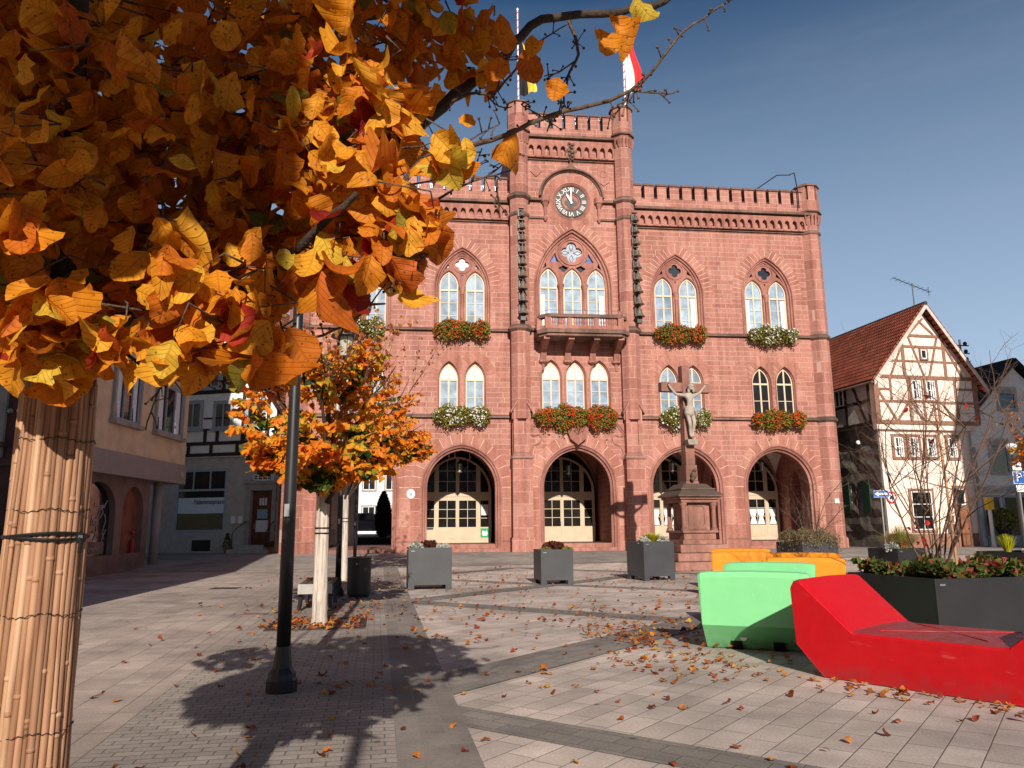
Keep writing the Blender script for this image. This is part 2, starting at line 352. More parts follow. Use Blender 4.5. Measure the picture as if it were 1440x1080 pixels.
mat('figure_stone', (.36, .31, .26), .85, amt=.22, scale=7, bump=.4, bscale=40)
mat('pink_plaster', (.80, .655, .57), .9, amt=.06, scale=1.5, bump=.25, bscale=25); mat('timber_brown', (.25, .13, .09), .75, amt=.25, scale=6)
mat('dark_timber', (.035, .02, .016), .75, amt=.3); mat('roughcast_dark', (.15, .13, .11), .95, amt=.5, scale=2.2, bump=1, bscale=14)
mat('grey_plaster', (.76, .75, .72), .9, amt=.08, bump=.3); mat('white_plaster', (.76, .76, .72), .9, amt=.08, bump=.2)
mat('roughcast_grey', (.46, .43, .39), .95, amt=.16, scale=3, bump=1, bscale=35); mat('beige_plaster', (.74, .54, .36), .9, amt=.16, scale=2, bump=.6, bscale=40)
mat('band_taupe', (.34, .28, .26), .7, amt=.08); mat('brown_stone', (.22, .14, .115), .8, amt=.3, scale=1.6, bump=.2)
mat('window_grey', (.33, .37, .41), .5, amt=.05); mat('door_brown', (.13, .045, .022), .45, amt=.3, scale=5); mat('brown_door_light', (.22, .09, .05), .6, amt=.3, scale=5)
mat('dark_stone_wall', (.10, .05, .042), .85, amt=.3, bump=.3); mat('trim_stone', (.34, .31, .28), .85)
mat('sign_blue', (.02, .12, .42), .35, amt=.05); mat('sign_green', (.02, .32, .14), .4, amt=.05); mat('terracotta', (.36, .14, .08), .8)
mat('shutter_green', (.02, .05, .03), .6); mat('flag_white', (.78, .76, .75), .8, amt=.04); mat('flag_red', (.62, .03, .035), .8, amt=.06)
mat('flag_black', (.014, .014, .018), .8); mat('flag_yellow', (.72, .50, .06), .8); mat('wire_black', (.01, .01, .01), .5)
mat('text_dark', (.02, .02, .025), .6); mat('text_pale', (.48, .40, .32), .6); mat('car_silver', (.30, .33, .37), .25, .6, metal=.6, amt=.05); mat('car_dark', (.03, .04, .06), .2, .6, amt=.05)
mat('tyre', (.015, .015, .015), .8); mat('poster_white', (.66, .68, .70), .6, amt=.04); mat('poster_blue', (.22, .42, .50), .6, amt=.1)
mat('frost_film', (.62, .70, .78), .5, amt=.05); mat('yellow_paint', (.75, .48, .04), .5); mat('flower_red', (.80, .05, .015), .6, amt=.3, scale=20); mat('flower_white', (.85, .85, .80), .6, amt=.05)
mat('stained_blue', (.10, .16, .42), .2, amt=.4, scale=8); mat('roof_edge', (.50, .46, .42), .8); mat('conifer', (.008, .014, .008), .9, amt=.5, scale=12, bump=1, bscale=30)
def plastic(name, c, d):
    m, nt, b = base(name, .42, .4); lk = nt.links.new
    tc = N(nt, 'ShaderNodeTexCoord'); n = N(nt, 'ShaderNodeTexNoise'); n.inputs['Scale'].default_value = 2.2; n.inputs['Detail'].default_value = 9; lk(tc.outputs['Object'], n.inputs[0])
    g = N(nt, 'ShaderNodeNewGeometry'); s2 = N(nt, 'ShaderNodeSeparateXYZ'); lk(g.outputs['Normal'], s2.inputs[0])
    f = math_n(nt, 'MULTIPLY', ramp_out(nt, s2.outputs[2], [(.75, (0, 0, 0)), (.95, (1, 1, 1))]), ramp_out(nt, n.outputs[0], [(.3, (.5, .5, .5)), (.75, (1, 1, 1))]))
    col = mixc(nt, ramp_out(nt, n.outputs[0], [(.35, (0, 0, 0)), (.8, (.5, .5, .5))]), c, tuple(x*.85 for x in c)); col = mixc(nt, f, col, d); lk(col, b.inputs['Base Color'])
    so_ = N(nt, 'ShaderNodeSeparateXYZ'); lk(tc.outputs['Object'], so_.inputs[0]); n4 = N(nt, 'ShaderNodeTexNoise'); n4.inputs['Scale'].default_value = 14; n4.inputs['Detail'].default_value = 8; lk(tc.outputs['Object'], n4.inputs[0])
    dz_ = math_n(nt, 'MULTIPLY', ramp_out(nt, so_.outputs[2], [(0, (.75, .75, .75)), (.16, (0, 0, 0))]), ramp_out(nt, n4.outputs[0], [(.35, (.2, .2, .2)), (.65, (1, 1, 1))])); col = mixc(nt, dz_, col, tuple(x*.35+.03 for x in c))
    ms_ = N(nt, 'ShaderNodeMapping'); ms_.inputs['Scale'].default_value = (3, 40, 12); ms_.inputs['Rotation'].default_value = (.3, .5, .4); lk(tc.outputs['Object'], ms_.inputs[0]); n5 = N(nt, 'ShaderNodeTexNoise'); n5.inputs['Scale'].default_value = 1.4; n5.inputs['Detail'].default_value = 5; lk(ms_.outputs[0], n5.inputs[0])
    col = mixc(nt, ramp_out(nt, n5.outputs[0], [(.66, (0, 0, 0)), (.74, (.35, .35, .35))]), col, tuple(min(1, x*1.1+.12) for x in c)); lk(col, b.inputs['Base Color'])
    lk(ramp_out(nt, n4.outputs[0], [(.3, (.32, .32, .32)), (.7, (.6, .6, .6))]), b.inputs['Roughness'])
    n2 = N(nt, 'ShaderNodeTexNoise'); n2.inputs['Scale'].default_value = 240; lk(tc.outputs['Object'], n2.inputs[0])
    n3 = N(nt, 'ShaderNodeTexNoise'); n3.inputs['Scale'].default_value = 3.0; lk(tc.outputs['Object'], n3.inputs[0])
    bp = N(nt, 'ShaderNodeBump'); bp.inputs['Strength'].default_value = .25; bp.inputs['Distance'].default_value = .004; lk(n2.outputs[0], bp.inputs['Height'])
    bp2 = N(nt, 'ShaderNodeBump'); bp2.inputs['Strength'].default_value = .4; bp2.inputs['Distance'].default_value = .03; lk(n3.outputs[0], bp2.inputs['Height']); lk(bp.outputs[0], bp2.inputs['Normal']); lk(bp2.outputs[0], b.inputs['Normal'])
    MATS[name] = m
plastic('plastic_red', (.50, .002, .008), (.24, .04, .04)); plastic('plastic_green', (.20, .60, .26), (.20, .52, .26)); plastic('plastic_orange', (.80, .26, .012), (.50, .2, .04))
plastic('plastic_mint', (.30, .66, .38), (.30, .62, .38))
def glass_mat(name, col, rough=.06, spec=1.0, warp=.15, ior=1.7):
    m, nt, b = base(name, rough, spec); lk = nt.links.new; b.inputs['IOR'].default_value = ior
    tc = N(nt, 'ShaderNodeTexCoord'); n = N(nt, 'ShaderNodeTexNoise'); n.inputs['Scale'].default_value = 1.7; n.inputs['Detail'].default_value = 2; lk(tc.outputs['Object'], n.inputs[0])
    oi = N(nt, 'ShaderNodeObjectInfo'); c0 = mixc(nt, 1.0, col, ramp_out(nt, n.outputs[0], [(.3, (.6, .6, .6)), (.7, (1.3, 1.3, 1.3))]), 'MULTIPLY'); lk(mixc(nt, 1.0, c0, ramp_out(nt, oi.outputs['Random'], [(0, (.55, .58, .62)), (.5, (.95, .95, .95)), (1, (1.3, 1.28, 1.22))]), 'MULTIPLY'), b.inputs['Base Color'])
    bp = N(nt, 'ShaderNodeBump'); bp.inputs['Strength'].default_value = warp; bp.inputs['Distance'].default_value = .02; lk(n.outputs[0], bp.inputs['Height']); lk(bp.outputs[0], b.inputs['Normal'])
    MATS[name] = m
glass_mat('glass_sky', (.27, .36, .47)); glass_mat('glass_dark', (.012, .013, .015)); glass_mat('glass_shop', (.02, .018, .016), .03, .5, .15, 1.4); glass_mat('glass_rose', (.42, .46, .55), .1)  # glass_sky: pale blue base colour stands in for mirrored sky and blinds
glass_mat('glass_hall_reflection', (.32, .11, .06), .12); glass_mat('glass_lamp', (.35, .33, .28), .1)  # first tint paints the town hall's reddish reflection into the shop window
def tiles(name, c1, c2, row=.33, colw=.22, groove=.25):
    m, nt, b = base(name, .8, .25); lk = nt.links.new; uv = N(nt, 'ShaderNodeUVMap'); uv.uv_map = 'roof'; s = N(nt, 'ShaderNodeSeparateXYZ'); lk(uv.outputs[0], s.inputs[0])
    ry = math_n(nt, 'DIVIDE', s.outputs[1], row); rx = math_n(nt, 'DIVIDE', s.outputs[0], colw)
    c = N(nt, 'ShaderNodeCombineXYZ'); lk(math_n(nt, 'FLOOR', rx), c.inputs[0]); lk(math_n(nt, 'FLOOR', ry), c.inputs[1]); w = N(nt, 'ShaderNodeTexWhiteNoise', noise_dimensions='2D'); lk(c.outputs[0], w.inputs['Vector'])
    fy = math_n(nt, 'FRACT', ry); col = ramp_out(nt, w.outputs[0], [(0, c1), (1, c2)]); col = mixc(nt, math_n(nt, 'LESS_THAN', fy, groove), col, tuple(x*.12 for x in c1))
    n = N(nt, 'ShaderNodeTexNoise'); n.inputs['Scale'].default_value = .9; n.inputs['Detail'].default_value = 6; tc = N(nt, 'ShaderNodeTexCoord'); lk(tc.outputs['Object'], n.inputs[0])
    col = mixc(nt, .7, col, ramp_out(nt, n.outputs[0], [(.35, (.55, .5, .5)), (.65, (1.15, 1.15, 1.15))]), 'MULTIPLY'); lk(col, b.inputs['Base Color'])
    bp = N(nt, 'ShaderNodeBump'); bp.inputs['Strength'].default_value = .8; bp.inputs['Distance'].default_value = .04; lk(math_n(nt, 'ADD', fy, math_n(nt, 'MULTIPLY', math_n(nt, 'SINE', math_n(nt, 'MULTIPLY', rx, 2*pi)), .35)), bp.inputs['Height']); lk(bp.outputs[0], b.inputs['Normal'])
    MATS[name] = m
tiles('tiles_red', (.30, .07, .035), (.42, .12, .06)); tiles('tiles_black', (.02, .02, .022), (.035, .035, .037)); tiles('tiles_old', (.24, .08, .05), (.34, .13, .08))
# paving: rows of stones with sharp joints, colour by stone, dirt and stains
def paving(name, ang, bw, bh, c1, c2, joint, jw=.006, stagger=.5, wet=.75, jitter=0.0):
    m, nt, b = base(name, .8, .3); lk = nt.links.new
    g = N(nt, 'ShaderNodeNewGeometry'); mp = N(nt, 'ShaderNodeMapping'); mp.inputs['Rotation'].default_value = (0, 0, ang); lk(g.outputs['Position'], mp.inputs[0])
    s = N(nt, 'ShaderNodeSeparateXYZ'); lk(mp.outputs[0], s.inputs[0])
    ry = math_n(nt, 'DIVIDE', s.outputs[1], bh); row = math_n(nt, 'FLOOR', ry)
    w0 = N(nt, 'ShaderNodeTexWhiteNoise', noise_dimensions='1D'); lk(row, w0.inputs['W'])
    off = math_n(nt, 'ADD', math_n(nt, 'MULTIPLY', math_n(nt, 'MODULO', row, 2.0), stagger), math_n(nt, 'MULTIPLY', w0.outputs[0], jitter))
    rx = math_n(nt, 'ADD', math_n(nt, 'DIVIDE', s.outputs[0], bw), off)
    fx = math_n(nt, 'FRACT', rx); fy = math_n(nt, 'FRACT', ry)
    dx = math_n(nt, 'MULTIPLY', math_n(nt, 'MINIMUM', fx, math_n(nt, 'SUBTRACT', 1.0, fx)), bw); dy = math_n(nt, 'MULTIPLY', math_n(nt, 'MINIMUM', fy, math_n(nt, 'SUBTRACT', 1.0, fy)), bh)
    d = math_n(nt, 'MINIMUM', dx, dy); j = math_n(nt, 'SUBTRACT', 1.0, math_n(nt, 'DIVIDE', d, jw, True), True)
    c = N(nt, 'ShaderNodeCombineXYZ'); lk(math_n(nt, 'FLOOR', rx), c.inputs[0]); lk(row, c.inputs[1]); w = N(nt, 'ShaderNodeTexWhiteNoise', noise_dimensions='2D'); lk(c.outputs[0], w.inputs['Vector'])
    col = ramp_out(nt, w.outputs[0], [(0, c1), (1, c2)])
    for sc_, lo, hi, a0, a1, amt in ((.35, .60, 1.12, .35, .62, .75), (1.1, .70, 1.1, .33, .5, .6), (3.0, .72, 1.18, .3, .7, .6), (60, .72, 1.25, .3, .7, .6)):
        n = N(nt, 'ShaderNodeTexNoise'); n.inputs['Scale'].default_value = sc_; n.inputs['Detail'].default_value = 6; lk(g.outputs['Position'], n.inputs[0])
        col = mixc(nt, amt, col, ramp_out(nt, n.outputs[0], [(a0, (lo, lo, lo)), (a1, (hi, hi*.985, hi*.97))]), 'MULTIPLY')
        nb = n
    v = N(nt, 'ShaderNodeTexVoronoi'); v.inputs['Scale'].default_value = 1.9; lk(g.outputs['Position'], v.inputs[0])
    col = mixc(nt, ramp_out(nt, v.outputs['Distance'], [(.025, (.8, .8, .8)), (.06, (0, 0, 0))]), col, (.05, .04, .035))
    col = mixc(nt, math_n(nt, 'MULTIPLY', j, .85), col, joint); lk(col, b.inputs['Base Color'])
    lk(ramp_out(nt, w.outputs[0], [(0, (wet, wet, wet)), (1, (wet+.1,)*3)]), b.inputs['Roughness'])
    bp = N(nt, 'ShaderNodeBump'); bp.inputs['Strength'].default_value = .55; bp.inputs['Distance'].default_value = .006
    lk(math_n(nt, 'ADD', math_n(nt, 'SUBTRACT', math_n(nt, 'MULTIPLY', nb.outputs[0], .35), j), math_n(nt, 'MULTIPLY', w.outputs[0], .3)), bp.inputs['Height']); lk(bp.outputs[0], b.inputs['Normal'])
    MATS[name] = m; return m
ANG = radians(36.5)       # grid of the big diamond paving
AX = .176                 # slope of the tree-row axis (x per y)
A2 = math.atan(AX)
paving('paving_square', ANG+pi/2, .40, .20, (.44, .38, .345), (.58, .50, .455), (.10, .08, .07), .006, .37, jitter=.6)
paving('paving_dark_square', ANG, .30, .15, (.19, .175, .162), (.25, .23, .213), (.08, .07, .063), .005, .5); paving('paving_dark_cross', ANG+pi/2, .30, .15, (.19, .175, .162), (.25, .23, .213), (.08, .07, .063), .005, .5)
paving('paving_left', -A2+pi/2, .45, .30, (.36, .30, .27), (.44, .37, .335), (.14, .11, .095), .006, .5, jitter=.5)
paving('paving_small', -A2, .16, .085, (.30, .265, .24), (.37, .33, .30), (.06, .05, .045), .007, .5)
paving('paving_band', -A2, .15, .24, (.20, .183, .17), (.25, .228, .21), (.30, .25, .22), .005, 0)
paving('paving_gutter', -A2, .16, .55, (.34, .285, .255), (.40, .335, .30), (.08, .065, .055), .006, 0)
paving('street_setts', radians(7), .22, .12, (.26, .24, .225), (.33, .30, .28), (.15, .13, .12), .006, .5)
paving('rear_asphalt', 0, 4, 4, (.06, .058, .055), (.07, .067, .064), (.06, .058, .055), .001, 0)
paving('floor_red', radians(-6.8), .5, .5, (.22, .11, .085), (.27, .135, .105), (.14, .08, .06), .006, .5)
AUT = [(0, (.20, .012, .008)), (.02, (.45, .03, .012)), (.05, (.55, .13, .012)), (.35, (.66, .22, .013)), (.62, (.72, .28, .016)), (.9, (.78, .38, .03)), (.95, (.62, .42, .04)), (.98, (.25, .22, .03)), (1, (.11, .13, .02))]
leaf_mat('near_leaves', AUT, .35, .6)
leaf_mat('tree_leaves', [(0, (.42, .03, .01)), (.10, (.66, .13, .012)), (.45, (.78, .25, .016)), (.68, (.82, .42, .035)), (.80, (.50, .38, .04)), (.9, (.20, .24, .025)), (1, (.07, .11, .015))], .45, .5, False, patch=2.3)
leaf_mat('litter_leaves', [(0, (.13, .03, .012)), (.2, (.30, .06, .02)), (.5, (.46, .14, .03)), (.8, (.52, .22, .05)), (.93, (.60, .33, .04)), (1, (.22, .08, .04))], .2, .6)
leaf_mat('box_leaves', [(0, (.22, .12, .03)), (.3, (.22, .22, .03)), (.6, (.12, .17, .025)), (.85, (.34, .32, .05)), (1, (.30, .09, .03))], .3, .6, False)
leaf_mat('cover_leaves', [(0, (.04, .06, .015)), (.5, (.08, .12, .025)), (.8, (.14, .17, .03)), (.9, (.22, .08, .03)), (1, (.30, .05, .04))], .25, .6, False)
leaf_mat('heather_leaves', [(0, (.12, .10, .05)), (.5, (.20, .19, .09)), (.8, (.28, .24, .14)), (1, (.22, .13, .12))], .25, .7, False)
leaf_mat('grass_yellow', [(0, (.28, .26, .06)), (1, (.46, .42, .12))], .3, .6, False); leaf_mat('broom_yellow', [(0, (.30, .36, .02)), (1, (.62, .55, .02))], .3, .6, False)
leaf_mat('dark_red_leaves', [(0, (.05, .014, .012)), (1, (.12, .03, .022))], .2, .6, False); leaf_mat('silver_leaves', [(0, (.30, .32, .30)), (1, (.5, .5, .46))], .2, .7, False)
leaf_mat('bush_red', [(0, (.40, .02, .03)), (1, (.55, .03, .02))], .4, .5, False)

# ------------------------------------------------------------------ leaves
def leaf_grid(R=7, C=5, wide=.42):
    t = np.linspace(0, 1, R); s = np.linspace(-1, 1, C); T, S = np.meshgrid(t, s, indexing='ij')
    wd = wide*np.sin(np.pi*np.clip(T, 0, 1)**1.12)**.58*(.86+.2*T); wd[0] = .015; wd[-1] = .05
    P = np.stack([S*wd, T, np.zeros_like(T)], -1).reshape(-1, 3)
    F = [(i*C+j, i*C+j+1, (i+1)*C+j+1, (i+1)*C+j) for i in range(R-1) for j in range(C-1)]
    return P, np.array(F), np.stack([S.ravel()*.5*(wd.ravel()/wide), T.ravel()], -1)
def leaves_mesh(name, pos, length, dirs, normals, m, parent=None, R=7, C=5, wide=.42, curl=.25, kind=None, petiole=True):
    """many leaves in one mesh: each grows from pos along dirs, its upper side facing normals"""
    P, F, UV = leaf_grid(R, C, wide); n = len(pos); k = len(P)
    pos = np.asarray(pos, float); D = np.asarray(dirs, float); D /= np.linalg.norm(D, axis=1)[:, None]+1e-9
    Nn = np.asarray(normals, float); Nn = Nn-(Nn*D).sum(1)[:, None]*D; Nn /= np.linalg.norm(Nn, axis=1)[:, None]+1e-9; X = np.cross(D, Nn)
    Ls = np.broadcast_to(np.asarray(length, float), (n,))[:, None]
    q = np.repeat(P[None], n, 0).copy(); wv = rng.uniform(.75, 1.25, (n, 1)); q[:, :, 0] *= wv*(1+.09*np.sin(q[:, :, 1]*rng.uniform(12, 20, (n, 1))+np.sign(q[:, :, 0])*rng.uniform(0, 3, (n, 1))))
    cu = rng.normal(0, curl, (n, 1)); cl = rng.normal(.35, curl*3.0, (n, 1)); wf = rng.uniform(8, 17, (n, 1)); wp = rng.uniform(0, 6, (n, 1)); tw = rng.normal(0, .5, (n, 1))
    x, y = q[:, :, 0], q[:, :, 1]
    q[:, :, 2] = cl*x*x*2.2+cu*y*y*1.3+.075*np.sin(wf*y+wp)*np.abs(x)*3.2+.03*np.sin(wf*.7*y+wp*2)+tw*x*y
    q[:, :, 0] += .06*np.sin(wp*3)*y*y
    V = pos[:, None]+Ls[:, None]*(q[:, :, 0:1]*X[:, None]+q[:, :, 1:2]*D[:, None]+q[:, :, 2:3]*Nn[:, None])
    Fs = (F[None]+(np.arange(n)*k)[:, None, None]).reshape(-1, 4)
    me = bpy.data.meshes.new(name); me.vertices.add(n*k); me.vertices.foreach_set('co', V.reshape(-1).astype(np.float32))
    me.loops.add(Fs.size); me.loops.foreach_set('vertex_index', Fs.reshape(-1).astype(np.int32)); me.polygons.add(len(Fs))
    me.polygons.foreach_set('loop_start', (np.arange(len(Fs))*4).astype(np.int32)); me.polygons.foreach_set('use_smooth', np.ones(len(Fs), bool))
    me.update(calc_edges=True); uv = me.uv_layers.new(name='leaf'); uv.data.foreach_set('uv', np.tile(UV, (n, 1))[Fs.reshape(-1)].reshape(-1).astype(np.float32))
    me.materials.append(MATS[m]); o = bpy.data.objects.new(name, me); COL.objects.link(o); o.parent = parent
    if kind: o['kind'] = kind
    return o
def rdir(n): v = rng.normal(size=(n, 3)); return v/np.linalg.norm(v, axis=1)[:, None]
# ------------------------------------------------------------------ town hall (local units, scaled by K)
K = .74; HX, HY, HZ = 0.0, 41.284*K, .325; HR = radians(6.794)
def hall_pt(u, v, z): return (HX+K*(u*cos(HR)-v*sin(HR)), HY+K*(u*sin(HR)+v*cos(HR)), HZ+K*z)
def hthing(name, label, cat, u, v, z, group=None): return thing(name, label, cat, hall_pt(u, v, z), HR, K, group)
hall = hthing('town_hall', 'red sandstone neo-Gothic town hall with battlements, clock tower and pointed arcades', 'town hall', 0, 0, 0)
BA = [-8.22, -2.75, 3.5, 9.65, 15.12]; LFT, RGT = -11.9, 18.6
AW, AZ = 2.08, 3.4; AR = R_of(AW, 2.26); TV = -.35
UW, UZ = 1.55, 14.4; UR = R_of(UW, 2.45); CW, CZ = 2.2, 14.5; CR = R_of(CW, 3.57)
LW, LZ = .6, 9.3; LR = R_of(LW, 1.0)
def A_(cx, d=0, z0=0, n=14): return arch(cx, AW, AZ, AR, z0, d, n)
def wing(x0, x1, bays, lows, ups, v0, v1, ztop, tower=False):
    out = [(x0, 0)]
    for b in bays: out += A_(BA[b])
    out += [(x1, 0), (x1, ztop), (x0, ztop)]
    holes = []
    for b in lows:
        c = BA[b]
        for k in ((-1.36, 0, 1.36) if tower else (-.72, .72)): holes.append(arch(c+k, LW, LZ+(.1 if tower else 0), LR, 7.25, 0, 8))
    for b in ups: holes.append(arch(BA[b], CW if tower else UW, CZ if tower else UZ, CR if tower else UR, 12.3 if tower else 12.1, 0, 14))
    if tower: holes.append(circ(3.5, 19.75, 1.15, 32))
    mb = MB(); mb.plate(out, holes, v0, v1); return mb
w = wing(LFT, -.1, (0, 1), (0, 1), (0, 1), 0, .9, 19.4); w.build('wall', 'sandstone_blocks', hall)
w = wing(7.0, RGT, (3, 4), (3, 4), (3, 4), 0, .9, 19.4); w.build('wall', 'sandstone_blocks', hall)
w = wing(-.05, 7.0, (2,), (2,), (2,), TV, .55, 23.6, True)
w.box(-.1, .2, 0, 5, 19.4, 23.6); w.box(6.8, 7.05, 0, 5, 19.4, 23.6); w.box(.2, 6.8, 4.6, 5, 19.4, 23.6)
w.build('tower_wall', 'sandstone_blocks', hall)
sw = MB(); sw.box(RGT-.5, RGT, .9, 14, 0, 19.4); sw.box(LFT, LFT+.5, .9, 14, 0, 19.4); sw.box(-6.0, RGT-.5, 13.5, 14, 0, 19.4); sw.box(LFT+.5, -10.5, 13.5, 14, 0, 19.4); sw.box(-10.5, -6.0, 13.5, 14, 5, 19.4)
sw.build('rear_wall', 'sandstone_blocks', hall)
# moulded edges of arches and windows
mo = MB()
for b in range(5):
    mo.cut()
    v = TV if b == 2 else 0
    mo.sweep(lambda d, b=b: A_(BA[b], d), [(-.10, v-.001), (-.10, v-.04), (.0, v-.05), (.05, v+.05), (.13, v+.08), (.15, v+.2), (.26, v+.26), (.26, v+.62), (.02, v+.9)])
for b in (0, 1, 3, 4):
    mo.cut()
    f = lambda d, b=b: arch(BA[b], UW, UZ, UR, 12.1, d, 14)
    mo.sweep(f, [(-.05, -.001), (-.05, -.045), (.02, -.05), (.06, .05), (.13, .06), (.16, .16), (.24, .18), (.26, .30)])
    for k in (-.72, .72): mo.cut(); mo.sweep(lambda d, b=b, k=k: arch(BA[b]+k, LW, LZ, LR, 7.25, d, 8), [(-.03, -.001), (-.03, -.03), (.03, -.03), (.06, .1), (.09, .12), (.10, .32)])
mo.cut(); f = lambda d: arch(3.5, CW, CZ, CR, 12.3, d, 16)
mo.sweep(f, [(-.06, TV-.001), (-.06, TV-.06), (.03, TV-.06), (.08, TV+.06), (.16, TV+.07), (.2, TV+.2), (.3, TV+.22), (.32, TV+.36)])
for k in (-1.36, 0, 1.36): mo.cut(); mo.sweep(lambda d, k=k: arch(3.5+k, LW, LZ+.1, LR, 7.25, d, 8), [(-.03, TV-.001), (-.03, TV-.03), (.03, TV-.03), (.06, TV+.1), (.09, TV+.12), (.10, TV+.32)])
[smooth_angle(o_, 50) for o_ in mo.build_split('moulding', 'sandstone_plain', hall)]
# voussoir rings
vo = MB(); mr = MB()
for b in range(5):
    vo.cut(); mr.cut()
    mr.sweep(lambda d, b=b: arch(BA[b], AW, AZ, AR, .56, d, 14), [(-.60, (TV if b == 2 else 0)-.0), (-.60, (TV if b == 2 else 0)-.007), (-.10, (TV if b == 2 else 0)-.007)])
    v = TV if b == 2 else 0
    voussoirs(vo, BA[b], AW, AZ, AR, .62, v-.014, v+.02, 7, .036, d0=-.10)
    for x0 in ((-AW-.62, -AW-.10), (AW+.10, AW+.62)):
        for z0, z1 in ((.55, 1.35), (1.35, 2.15), (2.15, 2.8), (2.8, 3.38)): vo.box(BA[b]+x0[0], BA[b]+x0[1], v-.012, v+.02, z0+.02, z1)
for b in (0, 1, 3, 4):
    vo.cut(); mr.cut(); mr.sweep(lambda d, b=b: arch(BA[b], UW, UZ, UR, UZ, d, 14), [(-.60, 0), (-.60, -.007), (-.05, -.007)])
    voussoirs(vo, BA[b], UW, UZ, UR, .62, -.014, .02, 13, .034, d0=-.05)
    for k in (-.72, .72):
        vo.cut(); voussoirs(vo, BA[b]+k, LW, LZ, LR, .55, -.012, .02, 6, .025, d0=-.03, **({'xmax': BA[b]-.012} if k < 0 else {'xmin': BA[b]+.012}))
vo.cut(); mr.cut(); mr.sweep(lambda d: arch(3.5, CW, CZ, CR, CZ, d, 16), [(-.60, TV), (-.60, TV-.007), (-.06, TV-.007)]); voussoirs(vo, 3.5, CW, CZ, CR, .62, TV-.014, TV+.02, 17, .034, d0=-.06); vo.cut()
for a in range(22):   # ring of stones round the clock
    t0, t1 = 2*pi*a/22+.012, 2*pi*(a+1)/22-.012
    vo.prism([(3.5+r*cos(t), 19.75+r*sin(t)) for r, t in ((1.16, t0), (1.16, t1), (1.62, t1), (1.62, t0))], TV-.01, TV+.02)
vo.build_split('voussoir_ring', 'sandstone_wedges', hall); mr.build_split('mortar_joint', 'mortar', hall)
# string courses, cornices
sc = MB()
def course(x0, x1, z, v, h=.2, p=.16):
    sc.cut()
    sc.hexa([(x0, v-.02, z-h*.7), (x1, v-.02, z-h*.7), (x1, v+.03, z-h*.7), (x0, v+.03, z-h*.7), (x0, v-.02, z-h*.3), (x1, v-.02, z-h*.3), (x1, v+.03, z-h*.3), (x0, v+.03, z-h*.3)])
    sc.hexa([(x0, v-p, z-h*.35), (x1, v-p, z-h*.35), (x1, v+.03, z-h*.35), (x0, v+.03, z-h*.35), (x0, v-p, z+h*.1), (x1, v-p, z+h*.1), (x1, v+.03, z+h*.6), (x0, v+.03, z+h*.6)])
for z, v in ((7.2, 0), (12.04, 0)):
    course(LFT, -.15, z, v); course(7.05, RGT-.6, z, v)
course(.9, 6.1, 7.2, TV); course(.9, 1.4, 12.04, TV); course(5.6, 6.1, 12.04, TV)
course(.9, 2.0, 19.75, TV, .25, .2); course(5.05, 6.1, 19.75, TV, .25, .2); course(.9, 1.9, 18.65, TV, .16, .1); course(5.1, 6.1, 18.65, TV, .16, .1)
course(LFT, -.15, 18.45, 0, .16, .1); course(7.05, RGT-.6, 18.45, 0, .16, .1); course(.9, 6.1, 22.25, TV, .16, .1)
course(LFT, -.15, 19.6, 0, .34, .42); course(7.05, RGT-.6, 19.6, 0, .34, .42); course(.9, 6.1, 23.6, TV, .34, .42)
sc.build_split('string_course', 'weathered_stone', hall)
# friezes of small pointed niches
fr = MB()
def frieze(x0, x1, z0, z1, v, n):
    fr.cut(); p = (x1-x0)/n; fr.plate([(x0, z0), (x1, z0), (x1, z1), (x0, z1)], [arch(x0+p*(i+.5), p*.3, z0+.5*(z1-z0), R_of(p*.3, p*.42), z0+.1, 0, 4) for i in range(n)], v-.24, v-.02)
    for i in range(n+1): fr.prism([(x0+p*i-.05, z0+.02), (x0+p*i+.05, z0+.02), (x0+p*i+.07, z0+.34), (x0+p*i-.07, z0+.34)], v-.27, v-.24)
frieze(LFT+.4, -.12, 18.5, 19.4, 0, 24); frieze(7.02, 17.75, 18.5, 19.4, 0, 23); frieze(.93, 6.07, 22.3, 23.4, TV, 11)
fr.build_split('frieze', 'sandstone_plain', hall)
# battlements
ba = MB()
def battle(x0, x1, z, v, n, mh=.78, ph=.48, th=.62, first=True):
    ba.cut(); ba.box(x0, x1, v-.2, v-.2+th, z, z+ph); p = (x1-x0)/n
    for i in range(n):
        a, b2 = x0+p*i+p*.12, x0+p*i+p*.88-.02
        ba.box(a, b2, v-.2, v-.2+th, z+ph, z+ph+mh)
        ba.hexa([(a-.04, v-.27, z+ph+mh), (b2+.04, v-.27, z+ph+mh), (b2+.04, v-.13+th, z+ph+mh), (a-.04, v-.13+th, z+ph+mh), (a, v-.1, z+ph+mh+.2), (b2, v-.1, z+ph+mh+.2), (b2, v-.3+th, z+ph+mh+.2), (a, v-.3+th, z+ph+mh+.2)])
        ba.hexa([(b2+.0, v-.25, z+ph), (b2+p*.28, v-.25, z+ph), (b2+p*.28, v-.15+th, z+ph), (b2, v-.15+th, z+ph), (b2, v-.1, z+ph+.1), (b2+p*.28, v-.1, z+ph+.1), (b2+p*.28, v-.25+th, z+ph+.1), (b2, v-.25+th, z+ph+.1)])
battle(LFT, -.1, 19.72, 0, 16); battle(7.05, 17.8, 19.72, 0, 14); battle(.9, 6.1, 23.75, TV, 7, .85, .4)
ba.build_split('battlement', 'sandstone_blocks', hall)
bs = MB(); 
for y in range(0, 12): pass
